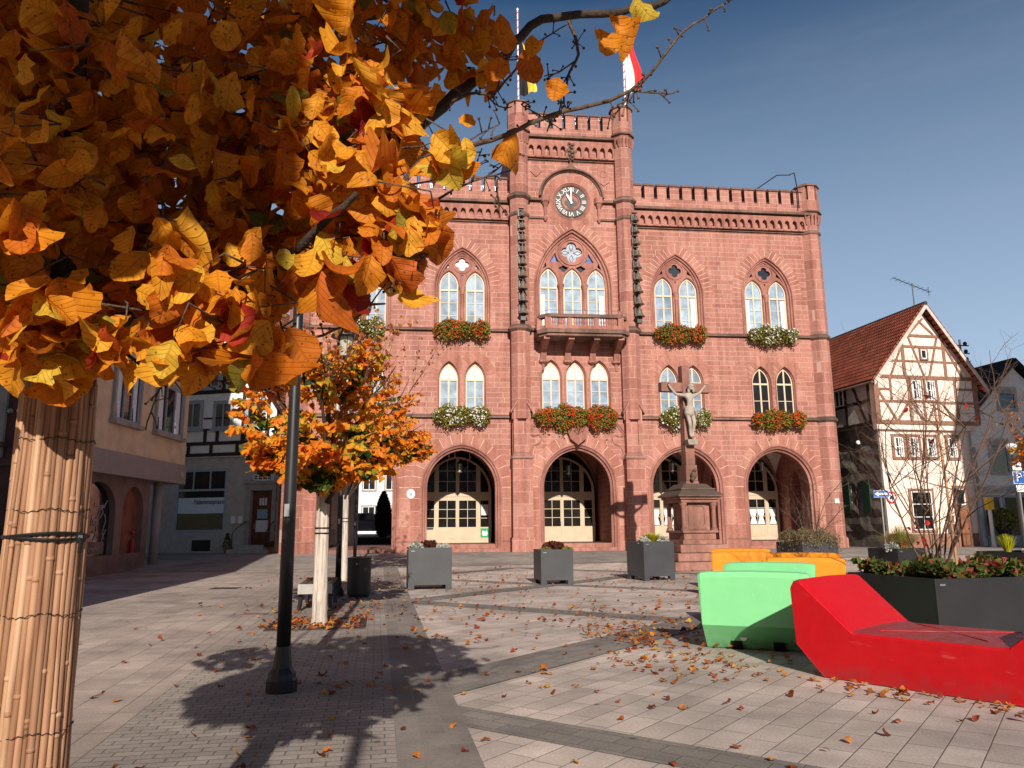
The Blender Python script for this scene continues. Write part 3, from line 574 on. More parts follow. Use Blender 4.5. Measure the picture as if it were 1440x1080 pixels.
# turrets and buttresses
def turret(cx, cy, r, zb, zt, rings, name='turret'):
    mb = MB(); mb.column(octo(cx, cy, r), zb, zt, 1); o = mb.build(name, 'sandstone_big', hall)
    rg = MB()
    for z, dr, h in rings:
        rg.cut()
        rg.column(octo(cx, cy, r+.03), z-h*.7, z-h*.3, (r+dr)/(r+.03), (cx, cy)); rg.column(octo(cx, cy, r+dr), z-h*.3, z+h*.1, 1.0, (cx, cy)); rg.column(octo(cx, cy, r+dr), z+h*.1, z+h*.6, (r+.02)/(r+dr), (cx, cy))
    rg.build_split('ring', 'weathered_stone', o); return o
def turret_head(cx, cy, r, z0, z1, n_slit=8):
    mb = MB(); mb.column(octo(cx, cy, r), z0-.6, z0, 1.35, (cx, cy)); R2 = r*1.35
    mb.column(octo(cx, cy, R2), z0, z1-.9, 1)
    for k in range(8):
        a = pi/8+k*pi/4; b2 = a+pi/4
        p = [Vector((cx+q*cos(t), cy+q*sin(t), 0)) for q, t in ((R2, a+.13), (R2, b2-.13), (R2-.22, b2-.13), (R2-.22, a+.13))]
        p[0] = Vector((cx+R2*cos(a), cy+R2*sin(a), 0)).lerp(Vector((cx+R2*cos(b2), cy+R2*sin(b2), 0)), .12); p[1] = Vector((cx+R2*cos(a), cy+R2*sin(a), 0)).lerp(Vector((cx+R2*cos(b2), cy+R2*sin(b2), 0)), .88)
        mb.hexa([(q.x, q.y, z1-.9) for q in p]+[(q.x, q.y, z1) for q in p])
    o = mb.build('turret_head', 'sandstone_big', hall)
    c = MB(); c.column(octo(cx, cy, R2+.08), z1, z1+.08, 1); c.column(octo(cx, cy, R2+.08), z1+.08, z1+.34, .35, (cx, cy)); c.cut(); c.column(octo(cx, cy, R2-.16), z1-.9, z1-.01, 1); c.cut()
    c.column(octo(cx, cy, R2+.1), z0-.02, z0+.1, .96, (cx, cy)); c.build_split('cap', 'weathered_stone', o)
    nb = MB()
    for k in range(8):
        a = pi/8+(k+.5)*pi/4; d = Vector((cos(a), sin(a), 0)); t = Vector((-sin(a), cos(a), 0)); c0 = Vector((cx, cy, 0))+d*(r*1.12)
        for s in (-.11, .11): nb.bar(c0+t*s+Vector((0, 0, z0-.75)), c0+t*s+d*.12+Vector((0, 0, z0-.2)), .06, .08)
    nb.build('corbel', 'sandstone_plain', o); return o
TL, TR = .42, 6.58
for cx in (TL, TR):
    turret(cx, TV-.1, .56, 7.0, 23.2, [(12.04, .15, .28), (18.65, .08, .18), (19.75, .16, .28)])
    turret_head(cx, TV-.1, .48, 23.75, 25.45)
turret(18.15, .25, .62, 0, 19.3, [(7.2, .12, .24), (12.04, .12, .24), (18.45, .08, .18)], 'corner_turret'); turret_head(18.15, .25, .55, 19.7, 21.35)
turret(-11.5, .25, .62, 0, 19.3, [(7.2, .12, .24), (12.04, .12, .24), (18.45, .08, .18)], 'corner_turret'); turret_head(-11.5, .25, .55, 19.7, 21.35)
for cx in (TL, TR):
    mb = MB(); mb.box(cx-.53, cx+.53, -.95, .1, 0, 4.85); mb.box(cx-.6, cx+.6, -1.03, .1, 0, .75)
    mb.hexa([(cx-.57, -1.02, 4.85), (cx+.57, -1.02, 4.85), (cx+.57, .1, 4.85), (cx-.57, .1, 4.85), (cx-.45, -.82, 5.2), (cx+.45, -.82, 5.2), (cx+.45, .1, 5.2), (cx-.45, .1, 5.2)])
    mb.plate([(cx-.45, 5.2), (cx+.45, 5.2), (cx+.45, 7.6), (cx, 8.3), (cx-.45, 7.6)], [arch(cx, .22, 7.0, R_of(.22, .35), 5.6, 0, 4)], -.84, -.74); mb.prism([(cx-.45, 5.2), (cx+.45, 5.2), (cx+.45, 7.6), (cx, 8.3), (cx-.45, 7.6)], -.74, .0)
    mb.lathe([(.12, 8.25), (.10, 8.6), (.17, 8.72), (.10, 8.86), (.14, 9.0), (.03, 9.12)], (cx, -.7), 8)
    o = mb.build('buttress', 'sandstone_big', hall)
    g = MB()
    for s in (-1, 1): g.prism([(cx+s*.6, 7.28), (cx+s*.6, 7.42), (cx, 8.46), (cx, 8.28)][::s], -.93, .0)
    g.build('gable_coping', 'sandstone_plain', o)
pl = MB()
for a, b2 in ((LFT-.06, BA[0]-AW+.02), (BA[0]+AW-.02, BA[1]-AW+.02), (BA[1]+AW-.02, TL-.55), (TR+.55, BA[3]-AW+.02), (BA[3]+AW-.02, BA[4]-AW+.02), (BA[4]+AW-.02, RGT+.2)):
    pl.cut(); pl.box(a, b2, -.07, .95, 0, .52); pl.hexa([(a, -.07, .52), (b2, -.07, .52), (b2, .02, .52), (a, .02, .52), (a+.06, -.003, .62), (b2-.06, -.003, .62), (b2-.06, .02, .62), (a+.06, .02, .62)])
pl.cut(); pl.box(TL+.53, BA[2]-AW+.02, TV-.07, .5, 0, .52); pl.cut(); pl.box(BA[2]+AW-.02, TR-.53, TV-.07, .5, 0, .52)
pl.cut(); pl.column(octo(18.15, .25, .7), 0, .6, .95, (18.15, .25)); pl.build_split('plinth', 'sandstone_plain', hall)
st = MB()
for b in (1, 2, 3, 4):
    st.cut(); v = TV if b == 2 else 0; st.box(BA[b]-AW+.03, BA[b]+AW-.03, v-.02, 1.0, 0, .2); st.box(BA[b]-AW+.03, BA[b]+AW-.03, v+.32, 1.0, .2, .42)
st.build_split('step', 'sandstone_plain', hall)
# --- windows
def timber_light(fr, gl, bl, cx, w, zs, R, z0, v, trans, blind=False):
    """one pointed light: frame ring, mullion, transom, glazing bars; glass and blind into gl/bl"""
    fr.sweep(lambda d: arch(cx, w, zs, R, z0, d, 8), [(0, v), (.0, v-.03), (.075, v-.03), (.075, v+.02)])
    top = zs+sqrt(R*R-(R-w)**2); fr.box(cx-.045, cx+.045, v-.035, v+.02, z0, top-.07); fr.box(cx-w+.03, cx+w-.03, v-.045, v+.02, trans-.05, trans+.05); fr.box(cx-w, cx+w, v-.03, v+.02, z0, z0+.08)
    n = 3 if trans-z0 > 2 else 2; hb = (trans-z0)/(n+.0)
    for i in range(1, n): fr.box(cx-w+.06, cx+w-.06, v-.018, v+.01, z0+hb*i-.018, z0+hb*i+.018)
    inner = arch(cx, w, zs, R, z0, .05, 8)
    if blind:
        lo = [p for p in inner if p[1] < trans]; gl.box(cx-w+.05, cx+w-.05, v+.012, v+.02, z0+.03, trans)
        up = [p for p in inner if p[1] > trans]; bl.prism([(cx-w+.05, trans)]+up+[(cx+w-.05, trans)], v+.012, v+.02)
    else: gl.prism(inner, v+.012, v+.02)
    return top
def curtain_strip(mb, x0, x1, z0, z1, y, n=9, waist=None):
    vs = []; 
    for j in range(9):
        t = j/8; z = z0+(z1-z0)*t; q = 1.0 if waist is None else 1-waist*math.exp(-((t-.42)/.22)**2)
        for i in range(n+1): s_ = (i/n-.5)*q+.5; vs.append((x0+(x1-x0)*s_, y+.02*sin(i*2.4+j*.2), z))
    mb.add(vs, [(j*(n+1)+i, j*(n+1)+i+1, (j+1)*(n+1)+i+1, (j+1)*(n+1)+i) for j in range(8) for i in range(n)])
for b in (0, 1, 3, 4):
    c = BA[b]; lz = 14.65; lr = R_of(.54, .85); tr = MB(); cz = 15.93
    holes = [arch(c+k, .54, lz, lr, 12.2, 0, 8) for k in (-.74, .74)]+[quatre(c, cz, .42)]
    holes += [[(c-1.12, 15.55), (c-.72, 15.75), (c-.80, 16.0)], [(c+1.12, 15.55), (c+.80, 16.0), (c+.72, 15.75)], [(c-.07, 15.28), (c+.07, 15.28), (c, 15.14)]]
    out = arch(c, UW, UZ, UR, 12.15, .22, 16); tr.plate(out, holes, .24, .40)
    tr.tube([(c+.52*cos(t*pi/12), .24, cz+.52*sin(t*pi/12)) for t in range(24)], .05, 5, True)
    for k in (-.74, .74): tr.sweep(lambda d, k=k: arch(c+k, .54, lz, lr, 12.2, d, 8), [(-.1, .239), (-.1, .19), (-.03, .19), (.0, .26)])
    tr.lathe([(.13, 12.2), (.085, 12.35), (.085, 14.1), (.12, 14.15), (.10, 14.2), (.2, 14.5), (.2, 14.58)], (c, .2), 8)
    o = smooth_angle(tr.build('tracery', 'sandstone_plain', hall), 50)
    for k in (-.74, .74):
        fr, gl, bl = MB(), MB(), MB(); timber_light(fr, gl, bl, c+k, .53, lz, lr, 12.2, .34, 14.4)
        wd = fr.build('window', 'frame_cream', hall); gl.build('pane', 'glass_sky' if b < 3 else 'glass_sky', wd)
        if b in (3, 4) and k > 0: cu = MB(); curtain_strip(cu, c+k+.18, c+k+.44, 12.3, 14.3, .33, 4); cu.build('curtain', 'curtain', wd)
        if b == 4 and k < 0: cu = MB(); curtain_strip(cu, c+k-.44, c+k-.26, 12.3, 14.3, .33, 3); cu.build('curtain', 'curtain', wd)
    q = MB(); q.prism(circ(c, cz, .46), .36, .37); q.prism([(c-1.2, 15.5), (c-.6, 15.5), (c-.7, 16.1)], .375, .38); q.prism([(c+1.2, 15.5), (c+.6, 15.5), (c+.7, 16.1)], .375, .38); q.build('tracery_glass', 'glass_rose' if b in (0, 1) else 'glass_dark', o)
for b in (0, 1, 3, 4):
    for k in (-.72, .72):
        fr, gl, bl = MB(), MB(), MB(); timber_light(fr, gl, bl, BA[b]+k, .51, LZ, R_of(.51, .88), 7.3, .24, 9.25, blind=b in (0, 1))
        wd = fr.build('window', 'frame_cream', hall); gl.build('pane', 'glass_dark' if b == 4 else 'glass_sky', wd)
        if b in (0, 1): bl.build('blind', 'blind', wd)
for k in (-1.36, 0, 1.36):
    fr, gl, bl = MB(), MB(), MB(); timber_light(fr, gl, bl, 3.5+k, .51, LZ+.1, R_of(.51, .88), 7.3, TV+.24, 9.3, blind=True)
    wd = fr.build('window', 'frame_cream', hall); gl.build('pane', 'glass_sky', wd); bl.build('blind', 'blind', wd)
# balcony window
c = 3.5; tr = MB(); lz = 14.85; lr = R_of(.54, .9); cz = 16.75; cs = (-1.38, 0, 1.38)
holes = [arch(c+k, .54, lz, lr, 12.3, 0, 8) for k in cs]+[quatre(c, cz, .66)]
for s in (-1, 1):
    for tri in ([(.78, 16.15), (1.28, 16.15), (.95, 16.72)], [(.22, 15.78), (.48, 15.98), (.80, 15.78), (.50, 15.52)], [(1.45, 15.75), (1.70, 15.75), (1.52, 16.1)], [(.88, 17.0), (1.08, 17.02), (.86, 17.28)]):
        t = [(c+s*x, z) for x, z in tri]; holes.append(t if s == 1 else t[::-1])
tr.plate(arch(c, CW, CZ, CR, 12.3, .28, 18), holes, TV+.28, TV+.46)
for r, th in ((.76, .07), (.93, .04)): tr.tube([(c+r*cos(t*pi/16), TV+.28, cz+r*sin(t*pi/16)) for t in range(32)], th, 5, True)
for k in cs: tr.sweep(lambda d, k=k: arch(c+k, .54, lz, lr, 12.3, d, 8), [(-.12, TV+.279), (-.12, TV+.22), (-.03, TV+.22), (0, TV+.3)])
for k in (-.69, .69): tr.lathe([(.13, 12.3), (.09, 12.45), (.09, 14.3), (.12, 14.35), (.10, 14.4), (.2, 14.72), (.2, 14.8)], (c+k, TV+.22), 8)
o = smooth_angle(tr.build('tracery', 'sandstone_plain', hall), 50)
q = MB(); q.prism(circ(c, cz, .7), TV+.42, TV+.43); q.build('rose_glass', 'glass_rose', o)
q = MB(); q.prism([(c-1.35, 16.1), (c-.7, 16.1), (c-.9, 16.85)], TV+.43, TV+.44); q.prism([(c+1.35, 16.1), (c+.7, 16.1), (c+.9, 16.85)], TV+.43, TV+.44); q.build('blue_glass', 'stained_blue', o)
q = MB(); q.box(c-1.8, c+1.8, TV+.445, TV+.45, 15.45, 16.05); q.box(c-1.2, c+1.2, TV+.455, TV+.46, 16.9, 17.4); q.build('dark_glass', 'glass_dark', o)
l = MB()
for k in range(4):
    a = k*pi/2
    for p, q2 in (((.12, 0), (.36, .12)), ((.36, .12), (.6, 0)), ((.6, 0), (.36, -.12)), ((.36, -.12), (.12, 0))):
        l.bar((c+p[0]*cos(a)-p[1]*sin(a), TV+.41, cz+p[0]*sin(a)+p[1]*cos(a)), (c+q2[0]*cos(a)-q2[1]*sin(a), TV+.41, cz+q2[0]*sin(a)+q2[1]*cos(a)), .03, .03, (0, 1, 0))
l.build('lead_bar', 'dark_metal', o)
for k in cs:
    fr, gl, bl = MB(), MB(), MB(); timber_light(fr, gl, bl, c+k, .53, lz, lr, 12.3, TV+.36, 14.6); wd = fr.build('window', 'frame_cream', hall); gl.build('pane', 'glass_sky', wd)
    cu = MB(); 
    if k: curtain_strip(cu, c+k+(.16 if k > 0 else -.44), c+k+(.44 if k > 0 else -.22), 12.3, 14.2, TV+.35, 4); cu.build('curtain', 'curtain', wd)
# --- balcony
bal = MB(); P = lambda g: [(1.35-g, TV), (1.35-g, TV-1.1-g), (1.75-g*.5, TV-1.55-g), (5.75+g*.5, TV-1.55-g), (6.15+g, TV-1.1-g), (6.15+g, TV)]
bal.column(P(.05), 11.35, 11.5, 1); bal.column(P(.15), 11.5, 11.72, 1); o = bal.build('balcony', 'weathered_stone', hall)
ra = MB(); pp = P(0); ins = P(-.16)
for z0, z1, g0, g1 in ((11.72, 11.95, 0, -.16), (12.38, 12.56, .05, -.2)):
    A1, B1 = P(g0), P(g1)
    if z0 > 12: ra.build('parapet', 'sandstone_plain', o); ra = MB()
    for i in range(5): ra.hexa([(*A1[i], z0), (*A1[i+1], z0), (*B1[i+1], z0), (*B1[i], z0), (*A1[i], z1), (*A1[i+1], z1), (*B1[i+1], z1), (*B1[i], z1)])
ra.build('coping', 'weathered_stone', o); ra = MB()
for i in (1, 2, 3, 4): ra.cut(); ra.box(pp[i][0]-.16, pp[i][0]+.16, pp[i][1]-.02, pp[i][1]+.22, 11.72, 12.4)
for x in (2.95, 4.4): ra.cut(); ra.box(x-.12, x+.12, TV-1.54, TV-1.38, 11.72, 12.4)
ra.build_split('parapet_pier', 'sandstone_plain', o)
bl = MB()
for x in [2.02+i*.13 for i in range(6)]+[3.2+i*.14 for i in range(8)]+[4.68+i*.14 for i in range(7)]: bl.lathe([(.05, 11.93), (.032, 12.0), (.055, 12.12), (.03, 12.28), (.05, 12.4)], (x, TV-1.45), 6, caps=False)
bl.build('baluster', 'sandstone_plain', o)
hr = MB(); hr.tube([(x, y, 12.78) for x, y in P(-.08)], .014, 5)
for x, y in P(-.08)+[(2.75, TV-1.47), (3.75, TV-1.47), (4.75, TV-1.47)]: hr.tube([(x, y, 12.5), (x, y, 12.78)], .012, 5)
hr.build('handrail', 'grey_metal', o)
br = MB()
for x in (1.7, 3.05, 4.45, 5.8):
    br.cut(); prof = [(TV, 10.3), (TV-.15, 10.35), (TV-.35, 10.75), (TV-.95, 11.0), (TV-1.4, 11.2), (TV-1.4, 11.35), (TV, 11.35)]
    n = len(prof); br.add([(x-.16, y, z) for y, z in prof]+[(x+.16, y, z) for y, z in prof], [tuple(range(n)), tuple(range(2*n-1, n-1, -1))]+[(i, i+n, (i+1) % n+n, (i+1) % n) for i in range(n)])
    br.lathe([(.05, 9.75 if x in (1.7, 5.8) else 10.1), (.1, 10.1), (.26, 10.2), (.26, 10.32)], (x, TV-.02), 8)
br.build_split('bracket', 'sandstone_plain', o)
# --- clock
ck = MB(); ck.prism(circ(3.5, 19.75, 1.2, 40), TV+.16, TV+.3); ck.sweep(lambda d: circ(3.5, 19.75, 1.15-d, 40), [(-.02, TV-.03), (.05, TV-.05), (.1, TV+.02), (.16, TV+.05), (.2, TV+.16)], True)
ck.tube([(3.5+.5*cos(t*pi/14), TV+.15, 19.75+.5*sin(t*pi/14)) for t in range(28)], .05, 5, True); clock = smooth_angle(ck.build('clock', 'sandstone_plain', hall), 50)
d = MB(); d.plate(circ(3.5, 19.75, .93, 40), [circ(3.5, 19.75, .56, 32)], TV+.10, TV+.15); d.build('dial_ring', 'clock_dark', clock)
d = MB(); d.prism(quatre(3.5, 19.7, .42, 5), TV+.14, TV+.155); d.build('rosette', 'clock_dark', clock)
for i, s in enumerate(['XII', 'I', 'II', 'III', 'IIII', 'V', 'VI', 'VII', 'VIII', 'IX', 'X', 'XI']):
    a = pi/2-i*pi/6; text_part('numeral', s, .38, 'paint_white', clock, (3.5+.745*cos(a), TV+.085, 19.75+.745*sin(a)), (pi/2, -(a-pi/2), 0), .006, xs=.78 if len(s) > 2 else .95)
hd = MB(); a = pi/2; hd.prism([(3.46, 19.6), (3.54, 19.6), (3.53, 20.5), (3.5, 20.6), (3.47, 20.5)], TV+.04, TV+.055); hd.build('clock_hand', 'paint_white', clock)
hd = MB(); a = pi/2+pi/6; dx, dz = cos(a), sin(a); hd.prism([(3.5-dz*.05-dx*.1, 19.75+dx*.05-dz*.1), (3.5+dz*.05-dx*.1, 19.75-dx*.05-dz*.1), (3.5+dz*.07+dx*.4, 19.75-dx*.07+dz*.4), (3.5+dx*.6, 19.75+dz*.6), (3.5-dz*.07+dx*.4, 19.75+dx*.07+dz*.4)], TV+.06, TV+.075); hd.build('clock_hand', 'paint_white', clock)
# hood over the clock, finial, shields, carved scrolls
hm = MB(); HC = 19.95
hm.sweep(lambda q: [(3.5+(1.85-q)*cos(t*pi/28), HC+(1.72-q)*sin(t*pi/28)*1.0) for t in range(28, -1, -1)], [(-.06, TV), (-.06, TV-.2), (.05, TV-.24), (.1, TV-.1), (.13, TV-.08), (.17, TV)])
hm.prism([(3.1, HC+1.7), (3.9, HC+1.7), (3.62, HC+1.95), (3.5, HC+2.35), (3.38, HC+1.95)], TV-.16, TV)
hm.build('hood_mould', 'weathered_stone', hall)
cb = MB()
for x in (1.95, 5.08): cb.cut(); cb.lathe([(.05, 18.45), (.13, 18.6), (.06, 18.75), (.09, 19.3), (.2, 19.55), (.26, 19.6), (.26, 19.95)], (x, TV-.08), 8)
cb.build_split('corbel', 'sandstone_plain', hall)
fi = MB()
for z, r in ((22.25, .1), (22.45, .17), (22.7, .22), (22.95, .12), (23.15, .16)): 
    for k in range(6): fi.sphere((3.5+r*cos(k), TV-.22+.1*sin(k), z+.06*sin(k*2)), r*.6, 6, 4)
fi.build('finial', 'weathered_stone', hall)
sh = MB(); sh.prism([(5.1, 22.0), (5.75, 22.0), (5.75, 21.0), (5.43, 20.75), (5.1, 21.0)], TV-.06, TV); sh.tube([(5.43+.2*cos(t*pi/8), TV-.06, 21.45+.2*sin(t*pi/8)) for t in range(16)], .02, 4, True)
sh.cut(); sh.prism([(1.1, 21.5), (1.45, 21.15), (1.8, 21.5), (1.45, 21.95)], TV-.06, TV); sh.build_split('shield', 'sandstone_plain', hall)
cs2 = MB(); x0 = 3.5; v0 = TV-.06
cs2.prism([(x0-.62, 6.62), (x0-.42, 5.95), (x0, 5.62), (x0+.42, 5.95), (x0+.62, 6.62), (x0+.3, 6.9), (x0-.3, 6.9)], TV-.3, TV); cs2.tube([(x0-.25, TV-.3, 6.4), (x0, TV-.34, 6.2), (x0+.25, TV-.3, 6.4)], .03, 5)
for s in (-1, 1):
    for path in ([(.75, 6.85), (.95, 6.6), (1.2, 6.5), (1.35, 6.75), (1.5, 6.95)], [(1.5, 6.95), (1.62, 6.6), (1.75, 6.3), (2.05, 6.35), (2.15, 6.75)], [(2.1, 6.9), (2.4, 6.5), (2.68, 6.2)], [(2.68, 6.22), (2.35, 6.12), (2.1, 6.2), (1.95, 6.0), (2.05, 5.75), (2.4, 5.6), (2.55, 5.3)], [(2.1, 6.9), (2.35, 6.75), (2.68, 6.35), (2.68, 6.22)], [(2.55, 5.3), (2.45, 4.95), (2.62, 4.65)]):
        cs2.tube([(x0+s*x, TV-.02, z) for x, z in path], .045, 5)
cs2.build('coat_of_arms', 'sandstone_plain', hall)
# --- loggia: floor, side walls, vaults, door screens
lg = MB(); lg.box(BA[1]-2.3, 17.4, .9, 4.9, .3, .415); lg.build('loggia_floor', 'floor_red', hall)
lw = MB()
for a, b2 in ((-5.85, -5.05), (-.3, 1.2), (5.75, 7.35)): lw.box(a, b2, .9, 5.4, .42, 7.0)
lw.box(-12, 17.7, 5.3, 5.5, 5.9, 7); lw.box(BA[0]-2.9, BA[0]-2.25, .9, 13.5, 0, 7.0)
lw.plate([(11.9, .42), (12.05, .42)]+[(12.05+0*i, .43) for i in range(0)]+[(12.75, .42), (12.75, 7), (11.9, 7)], [], 4.2, 5.3); lw.build('loggia_wall', 'sandstone_blocks', hall)
def turned(mb_fn, name, m, x):  # wall across the loggia with a pointed opening, built facing sideways
    mb = MB(); mb_fn(mb); mb.v = [(x+p[1], p[0], p[2]) for p in mb.v]; return mb.build(name, m, hall)
turned(lambda mb: mb.plate([(.9, .3)]+arch(2.75, 1.35, 3.6, R_of(1.35, 1.7), .3, 0, 10)+[(5.3, .3), (5.3, 7), (.9, 7)], [], 0, .5), 'cross_arch', 'sandstone_plain', 12.15)
turned(lambda mb: mb.plate([(.9, .3)]+arch(2.75, .75, 3.4, R_of(.75, 1.3), 1.5 if 0 else .3, 0, 10)+[(5.3, .3), (5.3, 7), (.9, 7)], [], 0, .8), 'end_wall', 'sandstone_blocks', 17.3)
for b in (1, 2, 3, 4):
    vm = MB(); n = 20; c = BA[b]; hw = 2.3
    def zz(t, hw_, rise): R = R_of(hw_, rise); x = min(abs(t), hw_*.999); return sqrt(max(R*R-(R-hw_+x)**2, 0))
    vs = [(c-hw+2*hw*i/n, .9+4.4*j/n, 3.4+max(zz(-hw+2*hw*i/n, hw, 2.5), zz(-2.2+4.4*j/n, 2.2, 2.5))) for j in range(n+1) for i in range(n+1)]
    vm.add(vs, [(j*(n+1)+i, j*(n+1)+i+1, (j+1)*(n+1)+i+1, (j+1)*(n+1)+i) for j in range(n) for i in range(n)]); vm.build('vault', 'plaster_vault' if b > 2 else 'sandstone_plain', hall, smooth=False)
    rb = MB()
    for s in (1, -1):
        pts = []
        for i in range(n+1):
            t = -1+2*i/n; x = t*hw; y = s*t*2.2; pts.append((c+x, 3.1+y, 3.37+zz(x, hw, 2.5)-.03))
        rb.tube(pts, .1, 6)
    rb.build('vault_rib', 'sandstone_plain', hall)
def screen(b):
    c = BA[b]; V = 4.62; w, zs, rise = 2.0, 3.3, 2.15; R = R_of(w, rise); z0 = .42; fr = MB()
    cols = [(-1.84, -1.36), (-1.10, -.10), (.10, 1.10), (1.36, 1.84)]
    def topz(x, d): # height of inner arch curve at x
        r = R-d; ex = R-w; q = abs(x)+ex; return zs+sqrt(max(r*r-q*q, 0)) if r > q else zs
    holes = []; paneU = []
    for i, (a, b2) in enumerate(cols):
        holes.append([(c+a, 1.32), (c+b2, 1.32), (c+b2, 2.86), (c+a, 2.86)])
        xs = [b2-(b2-a)*k/6 for k in range(7)]; up = [(c+a, 3.36), (c+b2, 3.36)]+[(c+x, max(topz(x, .12), 3.45)) for x in xs]; holes.append(up)
    fr.plate(arch(c, w, zs, R, z0, 0, 14), holes, V, V+.09)
    d = fr.build('door_screen', 'door_cream', hall); bars = MB()
    for i, (a, b2) in enumerate(cols):
        if b2-a > .8: bars.box(c+(a+b2)/2-.018, c+(a+b2)/2+.018, V+.01, V+.05, 1.32, 2.86); bars.box(c+(a+b2)/2-.018, c+(a+b2)/2+.018, V+.01, V+.05, 3.36, topz((a+b2)/2, .12))
        for k in (1, 2): bars.box(c+a, c+b2, V+.012, V+.048, 1.32+1.54*k/3-.017, 1.32+1.54*k/3+.017)
        for k in (1, 2): 
            z = 3.36+.62*k
            if z < min(topz(a, .12), topz(b2, .12)): bars.box(c+a, c+b2, V+.012, V+.048, z-.017, z+.017)
    bars.build('glazing_bar', 'door_cream', d)
    g = MB(); g.prism(arch(c, w-.05, zs, R-.05, z0, 0, 14), V+.06, V+.07); g.v = [(x, y, max(z, 1.3)) for x, y, z in g.v]; g.build('pane', 'glass_shop', d)
    mbp = MB(); mbp.box(c-w+.02, c+w-.02, V-.03, V, 3.08, 3.2); mbp.box(c-w+.02, c+w-.02, V-.02, V, z0, z0+.1)
    for x in (-1.23, 1.23): mbp.box(c+x-.07, c+x+.07, V-.02, V, z0+.1, 3.08); mbp.box(c+x-.06, c+x+.06, V-.02, V, 3.2, topz(x, .1))
    mbp.box(c-.06, c+.06, V-.03, V, z0+.1, 2.95); mbp.box(c-.05, c+.05, V-.02, V, 3.2, 5.4)
    for a, b2 in cols:
        for k in range(2 if b2-a > .8 else 1):
            ww = (b2-a)/(2 if b2-a > .8 else 1); xa = c+a+ww*k
            mbp.box(xa+.05, xa+ww-.05, V-.012, V, .62, 1.16)
            mbp.box(xa+.10, xa+ww-.10, V-.022, V-.012, .67, 1.11)
    mbp.build('door_panel', 'door_cream', d)
    h = MB(); h.box(c-.13, c-.09, V-.06, V-.03, 1.35, 1.6); h.tube([(c-.11, V-.04, 1.5), (c-.11, V-.12, 1.5), (c-.24, V-.12, 1.5)], .015, 5); h.build('handle', 'dark_metal', d)
    if b in (3, 4):
        cu = MB()
        for a, b2 in cols:
            for k in range(2 if b2-a > .8 else 1):
                ww = (b2-a)/(2 if b2-a > .8 else 1); xa = c+a+ww*k; curtain_strip(cu, xa+.03, xa+ww-.03, 1.36, 2.28, V+.04, 8, .45)
        cu.build('curtain', 'curtain', d)
    return d
ds = {b: screen(b) for b in (1, 2, 3, 4)}
nb = MB(); nb.box(BA[1]+1.4, BA[1]+1.82, 4.58, 4.60, 2.0, 2.62); nb.build('paper_notice', 'poster_white', ds[1])
nb = MB(); nb.box(BA[1]+1.36, BA[1]+1.86, 4.58, 4.60, .72, 1.24); gs = nb.build('green_sign', 'sign_green', ds[1])
nb = MB(); nb.prism([(BA[1]+1.44, .95), (BA[1]+1.5, .82), (BA[1]+1.72, .82), (BA[1]+1.78, .95), (BA[1]+1.72, 1.12), (BA[1]+1.61, 1.02), (BA[1]+1.5, 1.12)], 4.57, 4.58); nb.build('symbol', 'paint_white', gs)
nb = MB(); nb.box(BA[1]-1.8, BA[1]-1.4, 4.585, 4.60, 1.2, 1.3); nb.build('letter_slot', 'dark_metal', ds[1])
# pier plaque and white wall plate
nb = MB(); nb.lathe([(.2, 0), (.22, .03), (.17, .05)], (0, 0), 16); nb.v = [(-5.42+x, -.02-z, 3.05+y*1.15) for x, y, z in nb.v]; q = nb.build('round_plaque', 'paint_white', hall)
nb = MB(); nb.prism([(-5.52, 3.12), (-5.32, 3.12), (-5.34, 2.98), (-5.42, 2.9), (-5.5, 2.98)], -.085, -.07); nb.build('emblem', 'grey_metal', q)
nb = MB(); nb.box(18.0, 18.26, -.40, -.37, 2.45, 2.7); nb.build('wall_plate', 'paint_white', hall)
# --- roof behind the battlements and the walkway grating
rf = MB(); rf.hexa([(LFT+.6, .7, 20), (17.9, .7, 20), (17.9, 13.8, 20), (LFT+.6, 13.8, 20), (-8, 5, 22.2), (13.2, 5, 22.2), (13.2, 9, 22.2), (-8, 9, 22.2)]); rf.build('roof', 'slate', hall)
gr = MB()
for x0, x1 in ((LFT+.8, -.3), (7.1, 17.6)):
    for z in (20.75, 21.02): gr.bar((x0, .9, z), (x1, .9, z), .03, .03)
    n = int((x1-x0)/.1)
    for i in range(n): gr.box(x0+i*.1, x0+i*.1+.018, .89, .91, 20.72, 21.04)
gr.bar((1, .4, 25.35), (6, .4, 25.35), .03, .03)
for i in range(6): gr.box(1+i, 1.03+i, .39, .42, 24, 25.35)
gr.build('roof_railing', 'grey_metal', hall)
gr = MB(); gr.tube([(14.6, .4, 21.0), (16.5, .4, 22.35), (17.2, .2, 22.3), (17.3, -.2, 22.25), (17.35, -.35, 21.0), (17.35, -.35, 19.9)], .035, 5); gr.build('ladder_rail', 'dark_metal', hall)
# --- passage behind the left arch
pg = MB(); pg.box(BA[0]-2.3, BA[0]+2.3, .0, 13.4, .0, .2); pg.build('passage_floor', 'floor_red', hall)
pg = MB(); pg.box(BA[0]-2.4, BA[0]+2.5, .9, 13.5, 5.7, 5.9); pg.build('passage_ceiling', 'plaster_vault', hall)
pg = MB(); pg.box(BA[0]+2.08, BA[0]+2.38, 1.2, 13.5, 0, 5.7); pg.build('passage_wall', 'sandstone_plain', hall)

